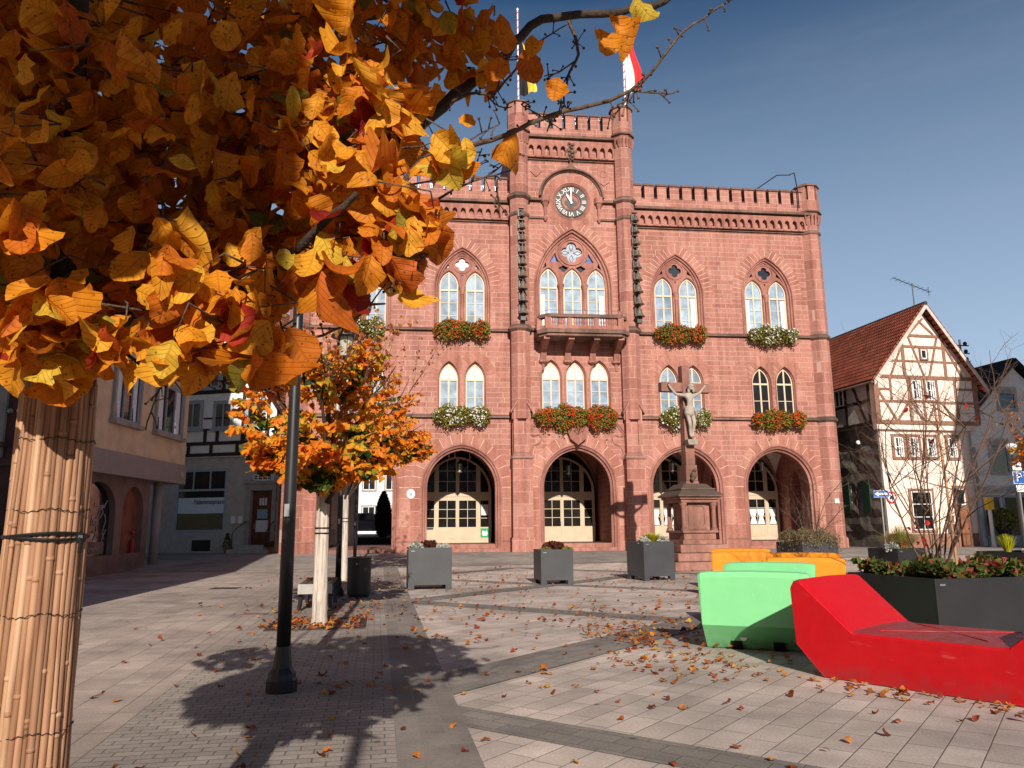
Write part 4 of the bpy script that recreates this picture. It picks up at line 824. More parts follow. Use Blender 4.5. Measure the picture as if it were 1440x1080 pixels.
# --- things fixed to or hanging on the front
def lantern(u, v, z, label):
    t = hthing('hanging_lantern', label, 'lantern', u, v, z, 'lanterns hanging in the arcade')
    m = MB(); m.tube([(0, 0, .42), (0, 0, 1.5)], .012, 5); m.lathe([(.02, .45), (.16, .32), (.17, .28)], n=6); m.lathe([(.12, -.2), (.05, -.26), (.01, -.34)], n=6)
    for k in range(6): a = k*pi/3; m.bar((.155*cos(a), .155*sin(a), .3), (.11*cos(a), .11*sin(a), -.2), .02, .02)
    m.build('lantern_frame', 'dark_metal', t); g = MB(); g.lathe([(.105, -.19), (.145, .28)], n=6); g.build('lantern_glass', 'glass_lamp', t)
lantern(BA[1], 2.3, 4.55, 'black iron lantern hanging in the arch over the doors with the green sign'); lantern(BA[2], 2.3, 4.45, 'black iron lantern hanging in the middle arch under the carved coat of arms')
lantern(BA[3], 2.3, 4.6, 'black iron lantern hanging in the arch behind the stone crucifix'); lantern(BA[4], 2.3, 4.65, 'black iron lantern hanging in the rightmost arch of the arcade')
def bells(cx, label):
    t = hthing('bell_rack', label, 'chimes', cx, TV-.72, 12.35, 'racks of bells on the tower')
    m = MB(); m.box(-.09, .09, .0, .05, 0, 6.3)
    for i in range(9): z = .6+i*.69; m.box(-.16, .1, -.2, 0, z+.33, z+.38); m.box(-.24, -.16, -.12, .02, z-.12, z+.26)
    m.box(-.14, .14, -.22, .03, -.02, .35); m.build('rack', 'dark_metal', t)
    for i in range(9):
        z = .6+i*.69; s = 1.0-.045*i; b2 = MB(); b2.lathe([(.30*s, -.30*s), (.27*s, -.25*s), (.17*s, -.08*s), (.13*s, .12*s), (.08*s, .2*s), (.02, .24*s), (.02, .34*s)], (0, -.2), 14); b2.v = [(x, y, q+z+.02) for x, y, q in b2.v]; smooth_angle(b2.build('bell', 'bronze', t), 50)
bells(TL+.08, 'vertical row of nine bronze bells on the left turret of the clock tower'); bells(TR+.42, 'vertical row of nine bronze bells on the right turret of the clock tower')
def flagpole(cx, h, label): 
    t = hthing('flagpole', label, 'flagpole', cx, TV-.1, 25.75, 'flagpoles on the tower turrets'); m = MB(); m.lathe([(.055, 0), (.04, h), (.07, h+.02), (.07, h+.12), (.01, h+.2)], n=8); m.build('pole', 'flag_white', t)
    s = MB()
    n = int(h/.5)
    for i in range(n):
        pts = [((.058-.015*i/n)*cos(a), (.058-.015*i/n)*sin(a), i*.5+.25*a/(2*pi)*2) for a in [2*pi*k/10 for k in range(9)]]; s.tube(pts, .03, 4)
    s.build('spiral_stripe', 'flag_red', t)
flagpole(TL+.05, 6.0, 'striped flagpole on the left tower turret, partly behind the leaves'); flagpole(TR+.3, 6.0, 'striped flagpole on the right tower turret, clear against the sky')
def flag(cx, z, L_, cols, label, wd, seed):
    t = hthing('flag', label, 'flag', cx, TV-.1, z); rr = random.Random(seed); x = 0
    for ci, (m_, frac) in enumerate(cols):
        mb = MB(); nx, nz_ = 8, 24; vs = []
        for j in range(nz_+1):
            q = j/nz_
            for i in range(nx+1):
                a = (ci+i/nx)/len(cols); gather = .32+.68*sin(min(q*1.1, 1)*pi/2)*(1-.25*q) if q > .02 else .3
                vs.append((.06+a*wd*gather*(1+.16*sin(q*7+seed)), .1*sin(a*11+q*3+seed)*(.4+q)+.04*sin(q*13+a*4), -L_*q*(1-.12*a)-.55*a*(1-q)))
        mb.add(vs, [(j*(nx+1)+i, j*(nx+1)+i+1, (j+1)*(nx+1)+i+1, (j+1)*(nx+1)+i) for j in range(nz_) for i in range(nx)]); mb.build(frac, m_, t, smooth=True)
    return t
flag(TL+.05, 30.0, 3.9, [('flag_black', 'black_stripe'), ('flag_yellow', 'yellow_stripe')], 'black and yellow flag hanging limp on the left tower flagpole', 1.1, 1)
fl = flag(TR+.3, 31.6, 5.0, [('flag_white', 'white_stripe'), ('flag_red', 'red_stripe')], 'white and red flag hanging limp on the right tower flagpole', 1.15, 2)
cr = MB(); cr.prism([(.18, -2.0), (.36, -2.0), (.36, -2.3), (.27, -2.45), (.18, -2.3)], -.14, -.13); cr.prism([(.15, -1.6), (.42, -1.6), (.42, -1.68), (.15, -1.68)], -.14, -.13); cr.build('crest', 'flag_red', fl)
# flower boxes
def flower_box(u, z, w, v, kind, label, big=1.0):
    t = hthing('flower_box', label, 'flower box', u, v, z, 'flower boxes under the town hall windows')
    m = MB(); m.box(-w, w, -.42, -.1, -.05, .22); m.build('box', 'box_brown', t)
    n = int(3000*w/1.45*big); hgt = .60*big
    def cloud(n, sh=1.0):
        q = rdir(n)*rng.uniform(.55, 1, (n, 1))**.6; x = rng.uniform(-w, w, n)*sh
        lob = .8+.2*np.sin(x*3.1+u)+.14*np.sin(x*7.3+u*2); ed = np.sqrt(np.clip(1-(np.abs(x)/(w+.12))**5, 0, 1))
        return np.stack([x+q[:, 0]*.18, -.38+q[:, 1]*.34, .02+q[:, 2]*hgt*lob*ed-(q[:, 2] < 0)*rng.exponential(.07, n)], -1)
    p = cloud(n); leaves_mesh('foliage', p, rng.uniform(.07, .13, n), rdir(n)+[0, -.4, -.2], rdir(n)+[.2, -1, .8], 'box_leaves', t, 3, 3, .42, petiole=False)
    n2 = int((1500 if kind == 'flower_red' else 1000)*w/1.45*big); p = cloud(n2); p[:, 1] -= .07; keep = rng.random(n2) < (.12+.55*(np.sin(p[:, 0]*5+u)*.5+.5)*(1 if kind == 'flower_red' else 1.6)); p = p[keep]; n2 = len(p)
    leaves_mesh('blossom', p, rng.uniform(.06, .12, n2), rdir(n2), rdir(n2)+[0, -1.5, .8], kind+'s', t, 3, 3, .5)
    tl = MB(); rr = random.Random(int(u*10))
    for i in range(16):
        x = rr.uniform(-w, w); z_ = -hgt*.8; pts = [(x, -.42, z_)]; 
        for k in range(3): x += rr.uniform(-.06, .06); z_ -= rr.uniform(.04, .1); pts.append((x, -.44, z_))
        tl.tube(pts, .008, 3)
    tl.build('stem', 'box_brown', t)
leaf_mat('flower_reds', [(0, (.55, .02, .008)), (.6, (.85, .07, .015)), (1, (.85, .16, .03))], .3, .6, False); leaf_mat('flower_whites', [(0, (.78, .76, .70)), (1, (.9, .9, .86))], .3, .6, False)
for a in ((-2.78, 12.0, 1.45, 0, 'flower_red', 'red geranium box under the upper window just left of the clock tower'), (9.62, 12.02, 1.42, 0, 'flower_red', 'red geranium box under the upper window just right of the bells'),
          (15.15, 12.05, 1.35, 0, 'flower_white', 'white flower box under the rightmost upper window'), (-2.78, 7.25, 1.4, 0, 'flower_white', 'white flower box above the arch left of the tower'),
          (3.42, 7.15, 2.15, TV, 'flower_red', 'longest red and green flower box, over the coat of arms below the balcony'), (9.68, 7.2, 1.35, 0, 'flower_white', 'white flower box behind the crucifix figure'),
          (15.12, 7.15, 1.45, 0, 'flower_red', 'red geranium box above the rightmost arch, under dark window panes'), (-8.2, 12.05, 1.1, 0, 'flower_white', 'sparse whitish flower box at far left, half behind the leaves')):
    flower_box(*a, big=1.22 if a[2] > 2 else 1.0)
# ------------------------------------------------------------------ ground
def clip(poly, a, b, c):
    """keep a*x+b*y<=c"""
    out = []
    for i in range(len(poly)):
        p, q = poly[i], poly[(i+1) % len(poly)]; dp, dq = a*p[0]+b*p[1]-c, a*q[0]+b*q[1]-c
        if dp <= 0: out.append(p)
        if dp*dq < 0: t = dp/(dp-dq); out.append((p[0]+(q[0]-p[0])*t, p[1]+(q[1]-p[1])*t))
    return out
def sheet(name, poly, m, lift, extra=0):
    mb = MB()
    for lo, hi in ((-1e4, 24), (24, 29), (29, 1e4)):
        p = clip(clip(poly, 0, 1, hi), 0, -1, -lo)
        if len(p) > 2: mb.add([(x, y, GZ(x, y)+lift+extra) for x, y in p], [tuple(range(len(p)))])
    o = mb.build(name, m); o['kind'] = 'structure'
    for f in o.data.polygons:
        if f.normal.z < 0: f.flip()
    return o
sheet('ground', [(-600, -300), (600, -300), (600, 1200), (-600, 1200)], 'paving_square', 0)
BX = lambda y, k: k-.171*y
def edge(k, s=-.171, y0=-12, y1=26.5): return [(k+s*y0, y0), (k+s*y1, y1)]
L1, L2, G1, G2 = edge(.12), edge(.585), edge(-1.6, -.18), edge(-1.92, -.18)
sheet('pavement', [(-30, -12), G2[0], G2[1], (-30, 26.5)], 'paving_left', .004)
sheet('gutter', [G2[0], G1[0], G1[1], G2[1]], 'paving_gutter', .004)
sheet('path', [G1[0], L1[0], L1[1], G1[1]], 'paving_small', .004)
sheet('paving_border', [L1[0], L2[0], L2[1], L1[1]], 'paving_band', .004)
E1, E2 = (sin(ANG), cos(ANG)), (cos(ANG), -sin(ANG))
def band(e, lo, hi, lift):
    o = (E2 if e is E1 else E1); p = [(e[0]*q+o[0]*w_, e[1]*q+o[1]*w_) for q, w_ in ((lo, -60), (hi, -60), (hi, 60), (lo, 60))]
    p = clip(p, -1, -.171, -.587)
    return clip(clip(clip(p, 0, 1, 24.4), 0, -1, 6), 1, 0, 16)
for i, (lo, hi) in enumerate(((-1.5, -1.05), (4.0, 4.42), (9.75, 10.25), (14.4, 14.85), (19.6, 20.1))): sheet('paving_band', band(E1, lo, hi, 0), 'paving_dark_square', .004)
for i, (lo, hi) in enumerate(((-14.9, -14.4), (-9.95, -9.45), (-4.66, -4.03), (.9, 1.4), (6.2, 6.7))): sheet('paving_band', band(E2, lo, hi, 0), 'paving_dark_cross', .008)
SD = (cos(HR), sin(HR))
sheet('street', [(-30, 25.2-3.6), (60, 25.2+7.1), (60, 60), (-30, 60)], 'street_setts', .012)
mb = MB(); mb.box(-60, 60, 41.5, 140, .2, .80); rg = mb.build('road', 'rear_asphalt'); rg['kind'] = 'structure'
mb = MB(); mb.plate([(-.3, -.2), (.3, -.2), (.3, .2), (-.3, .2)], [[(-.26+.065*i, -.16), (-.23+.065*i, -.16), (-.23+.065*i, .16), (-.26+.065*i, .16)] for i in range(8)], 0, .006)
mb.v = [(x, z, y) for x, y, z in mb.v]; dr = mb.build('drain_cover', 'dark_metal', loc=(-6.3, 17.2, .006)); tag(dr, 'dark slotted drain cover in the pavement left of the lamp post', 'drain cover')
mb = MB(); mb.box(-.18, .18, -.14, .14, 0, .006); dr = mb.build('access_cover', 'brown_stone', loc=(-3.9, 11.9, .006)); tag(dr, 'small brown rectangular access cover in the gutter line', 'access cover')

# ------------------------------------------------------------------ benches: moulded loungers with one profile
def lounger(name, label, pos, rz, m, W_=1.1, L_=1.98, left=(-.25, .25, .77), seat=.38, hs=.77, m2=None):
    """long axis = local x, width = local y"""
    t = thing(name, label, 'lounge bench', pos, rz, 1, 'moulded plastic lounge benches')
    prof = [(0, 0), (-.24, .25), (-.25, .72), (-.22, .77), (-.16, .78), (.27, seat+.01), (.32, seat), (L_-.62, seat), (L_-.57, seat+.01), (L_-.12, hs), (L_-.05, hs+.01), (L_+.0, hs-.03), (L_+.01, .25), (L_-.25, 0)]
    sts = [(0, .0, -.02), (.03, .0, -.002), (.12, .0, .008), (W_*.5, 0, .016), (W_-.12, 0, .008), (W_-.03, 0, -.002), (W_, 0, -.02)]
    n = len(prof); vs = []; fs = []
    cx = (L_-.25)/2
    for y, a, dz in sts:
        for x, z in prof:
            inset = .03 if y in (0, W_) else 0; zz_ = z+(dz if z > .3 else 0); xx = x+(cx-x)*inset*.3*(z > .02)
            vs.append((xx, y+(.04*(1-z/.77) if y == 0 else -.04*(1-z/.77) if y == W_ else 0), max(zz_, 0)))
    for j in range(len(sts)-1):
        for i in range(n): fs.append((j*n+i, j*n+(i+1) % n, (j+1)*n+(i+1) % n, (j+1)*n+i))
    fs.append(tuple(range(n))); fs.append(tuple((len(sts)-1)*n+i for i in reversed(range(n))))
    mb = MB(); mb.add(vs, fs); o = mb.build('shell', m, t)
    bm = bmesh.new(); bm.from_mesh(o.data); bmesh.ops.triangulate(bm, faces=[f for f in bm.faces if len(f.verts) > 4]); bm.to_mesh(o.data); bm.free()
    b = o.modifiers.new('bevel', 'BEVEL'); b.width = .010; b.segments = 3; b.limit_method = 'ANGLE'; b.angle_limit = radians(24)
    for f in o.data.polygons: f.use_smooth = True
    wn = o.modifiers.new('wn', 'WEIGHTED_NORMAL'); wn.keep_sharp = False
    g = MB()   # moulded grooves in the seat
    zz_ = seat+.019
    for p, q in (((.42, .2), (L_-.76, W_-.2)), ((.42, W_-.2), (L_-.76, .2))): g.bar((p[0], p[1], zz_-.004), (q[0], q[1], zz_-.004), .012, .006)
    g.build('groove', m, t, bevel=.005)
    f = MB()
    for y in (.34, W_-.34): f.cut(); f.box(-.035, .04, y-.055, y+.055, -.001, .085); f.v = [(x-.05 if z > .05 else x-.006, y2, z) if 1 else 0 for x, y2, z in f.v]
    f.build_split('foot_slot', 'wire_black', t)
    lg = MB(); lg.lathe([(.035, 0), (.032, .004)], n=16); lg.v = [(-.115-z*.7-.0, W_*.62+x, .12+y*.8) for x, y, z in lg.v]; lg.build('badge', 'paint_white', t)
    return t
def ang_of(dx, dy): return atan2(dy, dx)
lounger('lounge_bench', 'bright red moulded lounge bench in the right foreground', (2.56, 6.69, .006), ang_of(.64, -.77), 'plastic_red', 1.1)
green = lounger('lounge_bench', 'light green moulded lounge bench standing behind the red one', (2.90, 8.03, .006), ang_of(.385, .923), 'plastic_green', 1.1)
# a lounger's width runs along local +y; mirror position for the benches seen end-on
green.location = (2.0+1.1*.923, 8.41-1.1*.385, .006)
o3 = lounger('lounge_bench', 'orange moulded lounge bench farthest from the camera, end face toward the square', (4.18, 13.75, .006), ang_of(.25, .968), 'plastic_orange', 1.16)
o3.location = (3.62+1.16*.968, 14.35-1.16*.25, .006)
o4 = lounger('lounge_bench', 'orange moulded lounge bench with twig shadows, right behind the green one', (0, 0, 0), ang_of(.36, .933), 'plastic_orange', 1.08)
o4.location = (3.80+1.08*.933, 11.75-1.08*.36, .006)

# ------------------------------------------------------------------ planters
def planter(label, x, y, w, d, h, al, m='anthracite', feet=True, name='planter', group='square metal planters'):
    """front-left corner at x,y"""
    t = thing(name, label, 'planter', (x, y, GZ(x, y)+.006), radians(al), 1, group); th = .03
    mb = MB(); f = .09 if feet else 0
    for x0, x1, y0, y1 in ((0, w, 0, th), (0, w, d-th, d), (0, th, th, d-th), (w-th, w, th, d-th)):
        mb.box(x0, x1, y0, y1, f, h)
    mb.box(th, w-th, th, d-th, f, f+.03)
    if feet:
        for a, b2 in ((0, 0), (w-.13, 0), (0, d-.13), (w-.13, d-.13)): mb.box(a, a+.13, b2, b2+.13, 0, f)
    for x0, x1, y0, y1 in ((th, w-th, th, th+.04), (th, w-th, d-th-.04, d-th), (th, th+.04, th+.04, d-th-.04), (w-th-.04, w-th, th+.04, d-th-.04)): mb.box(x0, x1, y0, y1, h-.02, h-.002)
    mb.build('shell', m, t, bevel=.004)
    s = MB(); n = 10; vs = [(th+(w-2*th)*i/n, th+(d-2*th)*j/n, h-.09+.02*sin(i*2.1+j)*cos(j*1.7)) for j in range(n+1) for i in range(n+1)]
    s.add(vs, [(j*(n+1)+i, j*(n+1)+i+1, (j+1)*(n+1)+i+1, (j+1)*(n+1)+i) for j in range(n) for i in range(n)]); s.build('soil', 'soil', t, smooth=True)
    lb = MB(); lb.box(.06, .13, -.004, 0, h-.075, h-.055); lb.build('maker_plate', 'grey_metal', t)
    def P(u, v, z=0):
        a = radians(al); return (x+u*cos(a)-v*sin(a), y+u*sin(a)+v*cos(a), GZ(x, y)+.006+h+z)
    return t, P
def tuft(name, label, cat, c, r, hgt, n, m, size=.06, up=.5, wide=.42, group=None, flat=False, stems=True):
    t = thing(name, label, cat, c, 0, 1, group); q = rdir(n)*rng.uniform(.35, 1, (n, 1))**.5; q[:, 2] = np.abs(q[:, 2]); p = q*[r, r, hgt]; p[:, 2] -= .04
    dd = rdir(n)+q*.8+[0, 0, up]; leaves_mesh('foliage', p, rng.uniform(.7, 1.2, n)*size, dd, rdir(n)+q+[0, -.5, 1], m, t, 4, 3, wide)
    if stems:
        s = MB()
        for i in range(10):
            a = i*.63; s.tube([(0, 0, -.06), (r*.4*cos(a), r*.4*sin(a), hgt*.5)], .005, 4)
        s.build('stem', 'twig_bark', t)
    return t
def blades(name, label, cat, c, r, hgt, n, m, wid=.05, group=None, droop=.5):
    t = thing(name, label, cat, c, 0, 1, group); mb = MB(); rr = random.Random(int(c[0]*100))
    for i in range(n):
        a = rr.uniform(0, 2*pi); l = hgt*rr.uniform(.7, 1.15); s = rr.uniform(.1, 1); b0 = Vector((cos(a)*r*.25*s, sin(a)*r*.25*s, -.05)); w_ = Vector((-sin(a), cos(a), 0))*wid*.1
        pts = [b0+Vector((cos(a)*r*s*(k/4)**1.4, sin(a)*r*s*(k/4)**1.4, l*(k/4)*(1-droop*s*(k/4)**2))) for k in range(5)]
        vs = [];
        for k, p in enumerate(pts): q = w_*(1-k/4.3); vs += [p-q, p+q]
        mb.add(vs, [(2*k, 2*k+1, 2*k+3, 2*k+2) for k in range(4)])
    mb.build('foliage', m, t); return t
t, P = planter('square grey planter dappled by leaf shadow, near the street bin', -2.19, 16.3, .91, .9, .85, 10)
tuft('planted_flower', 'dark red leafy plant in the middle of the shadow-dappled planter', 'plant', P(.45, .35), .17, .14, 260, 'dark_red_leaves', .08)
tuft('planted_flower', 'silvery plant at the left corner of the shadow-dappled planter', 'plant', P(.18, .25), .15, .12, 260, 'silver_leaves', .06)
tuft('planted_flower', 'silvery plant at the right corner of the shadow-dappled planter', 'plant', P(.74, .25), .15, .09, 260, 'silver_leaves', .06)
t, P = planter('smallest square grey planter, alone in front of the middle arch', .61, 17.4, .74, .76, .76, 11)
tuft('planted_flower', 'dense dark red mound filling the smallest planter', 'plant', P(.38, .36), .27, .19, 900, 'dark_red_leaves', .06)
for i in range(2): tuft('planted_flower', ['low green trailing plant at the left edge of the smallest planter', 'low green trailing plant at the right edge of the smallest planter'][i], 'plant', P(.14+.5*i, .14), .12, .06, 160, 'box_leaves', .05)
t, P = planter('square grey planter just left of the stone crucifix', 3.07, 18.4, .82, .85, .90, 20)
blades('planted_grass', 'bright yellow tufted plant in the planter left of the crucifix', 'plant', P(.42, .35), .28, .24, 420, 'broom_yellow', .12, droop=.1)
tuft('planted_flower', 'silvery plant left of the yellow tuft near the crucifix', 'plant', P(.15, .22), .12, .12, 240, 'silver_leaves', .06); tuft('planted_flower', 'silvery plant right of the yellow tuft near the crucifix', 'plant', P(.68, .2), .11, .12, 240, 'silver_leaves', .06)
t, P = planter('wide dark planter full of heather in front of the rightmost arch', 8.15, 22, 1.25, 1.13, .78, 20, group='dark planters on the right')
c0 = P(.62, .5); n = 5200; hv = thing('heather', 'bushy grey green heather overflowing the wide planter by the rightmost arch', 'heather', c0, radians(20))
p = np.stack([rng.uniform(-.72, .72, n), rng.uniform(-.66, .5, n), rng.uniform(-.1, .1, n)], -1); p[:, 2] += .22*np.abs(np.sin(p[:, 0]*9)*.5+.5)+.08*np.sin(p[:, 1]*11); ed = (np.abs(p[:, 0]) > .6) | (p[:, 1] < -.55); p[ed, 2] -= rng.exponential(.1, ed.sum())
leaves_mesh('foliage', p, rng.uniform(.03, .06, n), rdir(n)+[0, 0, 1], rdir(n), 'heather_leaves', hv, 3, 3, .25)
sp = MB()
for i in range(260):
    x, y = random.uniform(-.7, .7), random.uniform(-.62, .5); sp.tube([(x, y, -.08), (x+random.uniform(-.06, .06), y-random.uniform(-.04, .08), random.uniform(.15, .36))], .004, 3)
sp.build('sprig', 'bush_bark', hv)
t, P = planter('dark planter holding the yellow green grass, below the one-way sign', 8.85, 18, .85, .9, .70, 20, 'anthracite_dark', group='dark planters on the right')
blades('ornamental_grass', 'arching yellow green ornamental grass in the dark planter below the one-way sign', 'grass', P(.42, .3), .62, .62, 900, 'grass_yellow', .10, droop=.62)
tuft('planted_flower', 'pale silvery plant at the left corner of the grass planter', 'plant', P(.1, .25), .16, .16, 260, 'silver_leaves', .06)
t, P = planter('dark planter at the right edge with yellow upright plants', 9.1, 13.9, 2.4, .98, .74, 20, 'anthracite_dark', group='dark planters on the right')
blades('planted_grass', 'yellow upright plant left in the planter at the right edge', 'plant', P(.22, .5), .16, .34, 260, 'broom_yellow', .12, droop=.1); blades('planted_grass', 'yellow upright plant right in the planter at the right edge', 'plant', P(.98, .35), .22, .42, 420, 'broom_yellow', .12, droop=.1)
for i in range(5): tuft('planted_flower', 'pale silvery cushion plant between the yellow plants at the right edge', 'plant', P(.45+.36*i, .22), .15, .09, 240, 'silver_leaves', .05, group='silver cushions in the right-edge planter')
t, P = planter('large dark planter with the bare shrub, right behind the red bench', 4.68, 8.75, 2.5, 1.5, .645, 13, 'anthracite_dark', False, group='dark planters on the right')
n = 3400; gc = thing('ground_cover', 'low green and reddish leafy ground cover in the large dark planter', 'ground cover', P(1.25, .75), radians(13)); gc['kind'] = 'stuff'
p = np.stack([rng.uniform(-1.2, 1.2, n), rng.uniform(-.68, .68, n), rng.uniform(-.06, .05, n)], -1); p[:, 2] += .07*np.sin(p[:, 0]*7)*np.cos(p[:, 1]*6)+.04
go = leaves_mesh('foliage', p, rng.uniform(.05, .1, n), rdir(n)+[0, 0, .3], rdir(n)*.6+[0, 0, 1], 'cover_leaves', gc, 4, 3, .5)
# bare multi-stemmed shrubs
def shrub(name, label, c, hgt, spread, stems, seed, m='bush_bark', r0=.014, leafy=0, twigs=5, lean=(0, 0)):
    rr = random.Random(seed); t = thing(name, label, 'shrub', c); mb = MB(); tips = []
    def grow(p, d, l, r, dep):
        pts = [p]; 
        seg = 5
        for k in range(seg):
            d = (d+Vector((rr.gauss(0, .13), rr.gauss(0, .13), rr.gauss(.03, .06)))).normalized(); p = p+d*l/seg; pts.append(p)
        mb.tube(pts, [r*(1-.55*i/seg) for i in range(seg+1)], 5 if dep < 2 else 4); tips.append(p)
        if dep < 3:
            for k in range(rr.randint(2, twigs) if dep else twigs):
                i = rr.randint(1, seg); q = pts[i]; dd = (d*.75+Vector((rr.gauss(0, .65), rr.gauss(0, .65), rr.gauss(.12, .3)))).normalized(); grow(q, dd, l*rr.uniform(.35, .6), r*.5, dep+1)
    for s in range(stems):
        a = 2*pi*s/stems+rr.uniform(-.3, .3); sp_ = rr.uniform(.1, 1)*spread/hgt
        grow(Vector((.06*cos(a), .06*sin(a), -.08)), Vector((cos(a)*sp_+lean[0], sin(a)*sp_+lean[1], 1)).normalized(), hgt*rr.uniform(.55, .8), r0*rr.uniform(.7, 1.1), 0)
    mb.build('stem', m, t)
    if leafy:
        p = np.array([tips[rr.randrange(len(tips))] for _ in range(leafy)]); [leaves_mesh('leaf', [q_], rng.uniform(.06, .1), rdir(1)+[0, 0, -1], rdir(1), 'bush_red', t, 5, 4) for q_ in p]
        q = np.array([(rr.uniform(-.35, .1), rr.uniform(-.2, .2), rr.uniform(.35, .65)) for _ in range(11)]); [leaves_mesh('leaf', [q_], rng.uniform(.05, .08), rdir(1)+[0, 0, -1], rdir(1)+[0, -1, 0], 'bush_red', t, 5, 4) for q_ in q]
    return t
shrub('bare_shrub', 'tall nearly leafless shrub with a few red leaves in the large dark planter', P(.7, .75), 2.8, 1.05, 12, 5, leafy=9, twigs=5)
shrub('bare_shrub', 'small bare shrub standing in the heather before the rightmost arch', (8.75, 22.8, .8), 2.2, 1.2, 8, 11, 'twig_bark', .018, twigs=4)
mb = MB(); mb.tube([(0, 0, -.1), (-.02, 0, 1.0), (-.05, .02, 2.1)], [.017, .016, .014], 8)
for z in (.3, .62, .98, 1.3, 1.7): mb.lathe([(.016, z), (.0195, z+.012), (.016, z+.024)], (-.02*z, 0), 8, caps=False)
q = mb.build('bamboo_stake', 'bench_wood'); q.location = P(.82, .55); MATS['bamboo'] = mat('bamboo', (.42, .22, .11), .6); q.data.materials[0] = MATS['bamboo']; tag(q, 'thin orange brown bamboo stake among the stems of the tall bare shrub', 'stake')

# ------------------------------------------------------------------ stone crucifix
CX, CY, CZ0 = 5.42, 23.6, 0.0; CA = radians(14)
cr = thing('wayside_cross', 'red stone wayside crucifix with a pale Christ figure on a stepped pedestal', 'crucifix', (CX, CY, CZ0), CA)
m = MB(); 
for w_, z0, z1 in ((1.15, 0, .25), (.95, .25, .49), (.76, .49, .73)): m.box(-w_, w_, -w_, w_, z0, z1)
m.build('step', 'cross_stone', cr, bevel=.025)
m = MB(); m.box(-.6, .6, -.6, .6, .73, .86); m.box(-.52, .52, -.52, .52, .86, 1.06); m.box(-.58, .58, -.58, .58, 1.06, 1.13); m.box(-.40, .40, -.40, .40, 1.13, 1.95)
m.box(-.60, .60, -.60, .60, 1.95, 2.05); m.box(-.66, .66, -.66, .66, 2.05, 2.12)
for s in (0, 1, 2, 3):
    a = s*pi/2; q = MB(); q.plate([(-.3, 1.17), (.3, 1.17), (.3, 1.92), (-.3, 1.92)], [[(-.22, 1.32), (-.16, 1.25), (.16, 1.25), (.22, 1.32), (.22, 1.78), (.16, 1.85), (-.16, 1.85), (-.22, 1.78)]], -.425, -.40)
    m.add([(x*cos(a)-y*sin(a), x*sin(a)+y*cos(a), z) for x, y, z in q.v], q.f)
m.build('pedestal', 'cross_stone', cr, bevel=.008)
m = MB()
for x in (-.49, .49):
    for y in (-.49, .49): m.cut(); m.lathe([(.10, 1.13), (.10, 1.18), (.07, 1.22), (.062, 1.75), (.08, 1.78), (.07, 1.8), (.11, 1.9), (.11, 1.95)], (x, y), 10)
m.build_split('column', 'cross_stone', cr, smooth=False)
m = MB(); sq = lambda r: [(-r, -r), (r, -r), (r, r), (-r, r)]
m.column(sq(.74), 2.12, 2.17, 1); m.column(sq(.74), 2.17, 2.33, .72); m.column(sq(.56), 2.33, 2.38, 1); m.column(sq(.5), 2.38, 2.52, .72); m.build('cap', 'weathered_stone', cr, bevel=.01)
m = MB(); m.column(sq(.22), 2.52, 2.62, .9); m.column(sq(.195), 2.62, 3.1, .95); m.column(sq(.155), 3.1, 6.22, .86); m.box(-.84, -.13, -.11, .13, 5.38, 5.67); m.box(.13, .84, -.11, .13, 5.38, 5.67); m.build('cross', 'cross_stone', cr, bevel=.01)
m = MB(); m.hexa([(-.14, -.36, 3.70), (.14, -.36, 3.70), (.14, -.13, 3.70), (-.14, -.13, 3.70), (-.19, -.42, 3.86), (.19, -.42, 3.86), (.19, -.13, 3.86), (-.19, -.13, 3.86)])
m.build('foot_rest', 'figure_stone', cr, bevel=.01)
m = MB(); m.sphere((.02, -.27, 2.78), .1, 8, 6, (1, .8, 1.3)); m.sphere((-.04, -.3, 2.66), .07, 8, 6); m.sphere((.05, -.3, 2.93), .06, 8, 6); m.build('carved_skull', 'weathered_stone', cr, smooth=True)
def skin_body(name, verts, edges, radii, m, parent, root=0, sub=2):
    me = bpy.data.meshes.new(name); me.from_pydata(verts, edges, []); o = bpy.data.objects.new(name, me); COL.objects.link(o); o.parent = parent
    sk = o.modifiers.new('skin', 'SKIN'); sk.use_smooth_shade = True
    if not me.skin_vertices: 
        bm = bmesh.new(); bm.from_mesh(me); bm.verts.layers.skin.verify(); bm.to_mesh(me); bm.free()
    for i, r in enumerate(radii):
        v = me.skin_vertices[0].data[i]; v.radius = r if isinstance(r, tuple) else (r, r); v.use_root = (i == root)
    s = o.modifiers.new('sub', 'SUBSURF'); s.levels = sub; s.render_levels = sub
    dg = bpy.context.evaluated_depsgraph_get(); nm = bpy.data.meshes.new_from_object(o.evaluated_get(dg)); bpy.data.objects.remove(o); nm.materials.append(MATS[m])
    o = bpy.data.objects.new(name, nm); COL.objects.link(o); o.parent = parent
    for f in nm.polygons: f.use_smooth = True
    return o
fv = [(-.02, -.27, 4.80), (0, -.28, 4.95), (0, -.29, 5.10), (.0, -.28, 5.22), (.02, -.30, 5.32), (.05, -.34, 5.43), (.06, -.36, 5.52),   # pelvis, waist, chest, upper chest, neck, head, crown
      (-.15, -.27, 5.24), (-.42, -.22, 5.27), (-.60, -.18, 5.52), (-.63, -.17, 5.60),      # left of picture: shoulder elbow wrist hand
      (.16, -.27, 5.24), (.38, -.22, 5.33), (.58, -.18, 5.54), (.62, -.17, 5.61),
      (-.09, -.27, 4.70), (-.06, -.36, 4.36), (-.03, -.29, 4.02), (-.02, -.36, 3.93),
      (.06, -.27, 4.70), (.08, -.38, 4.38), (.03, -.31, 4.03), (.03, -.39, 3.93)]
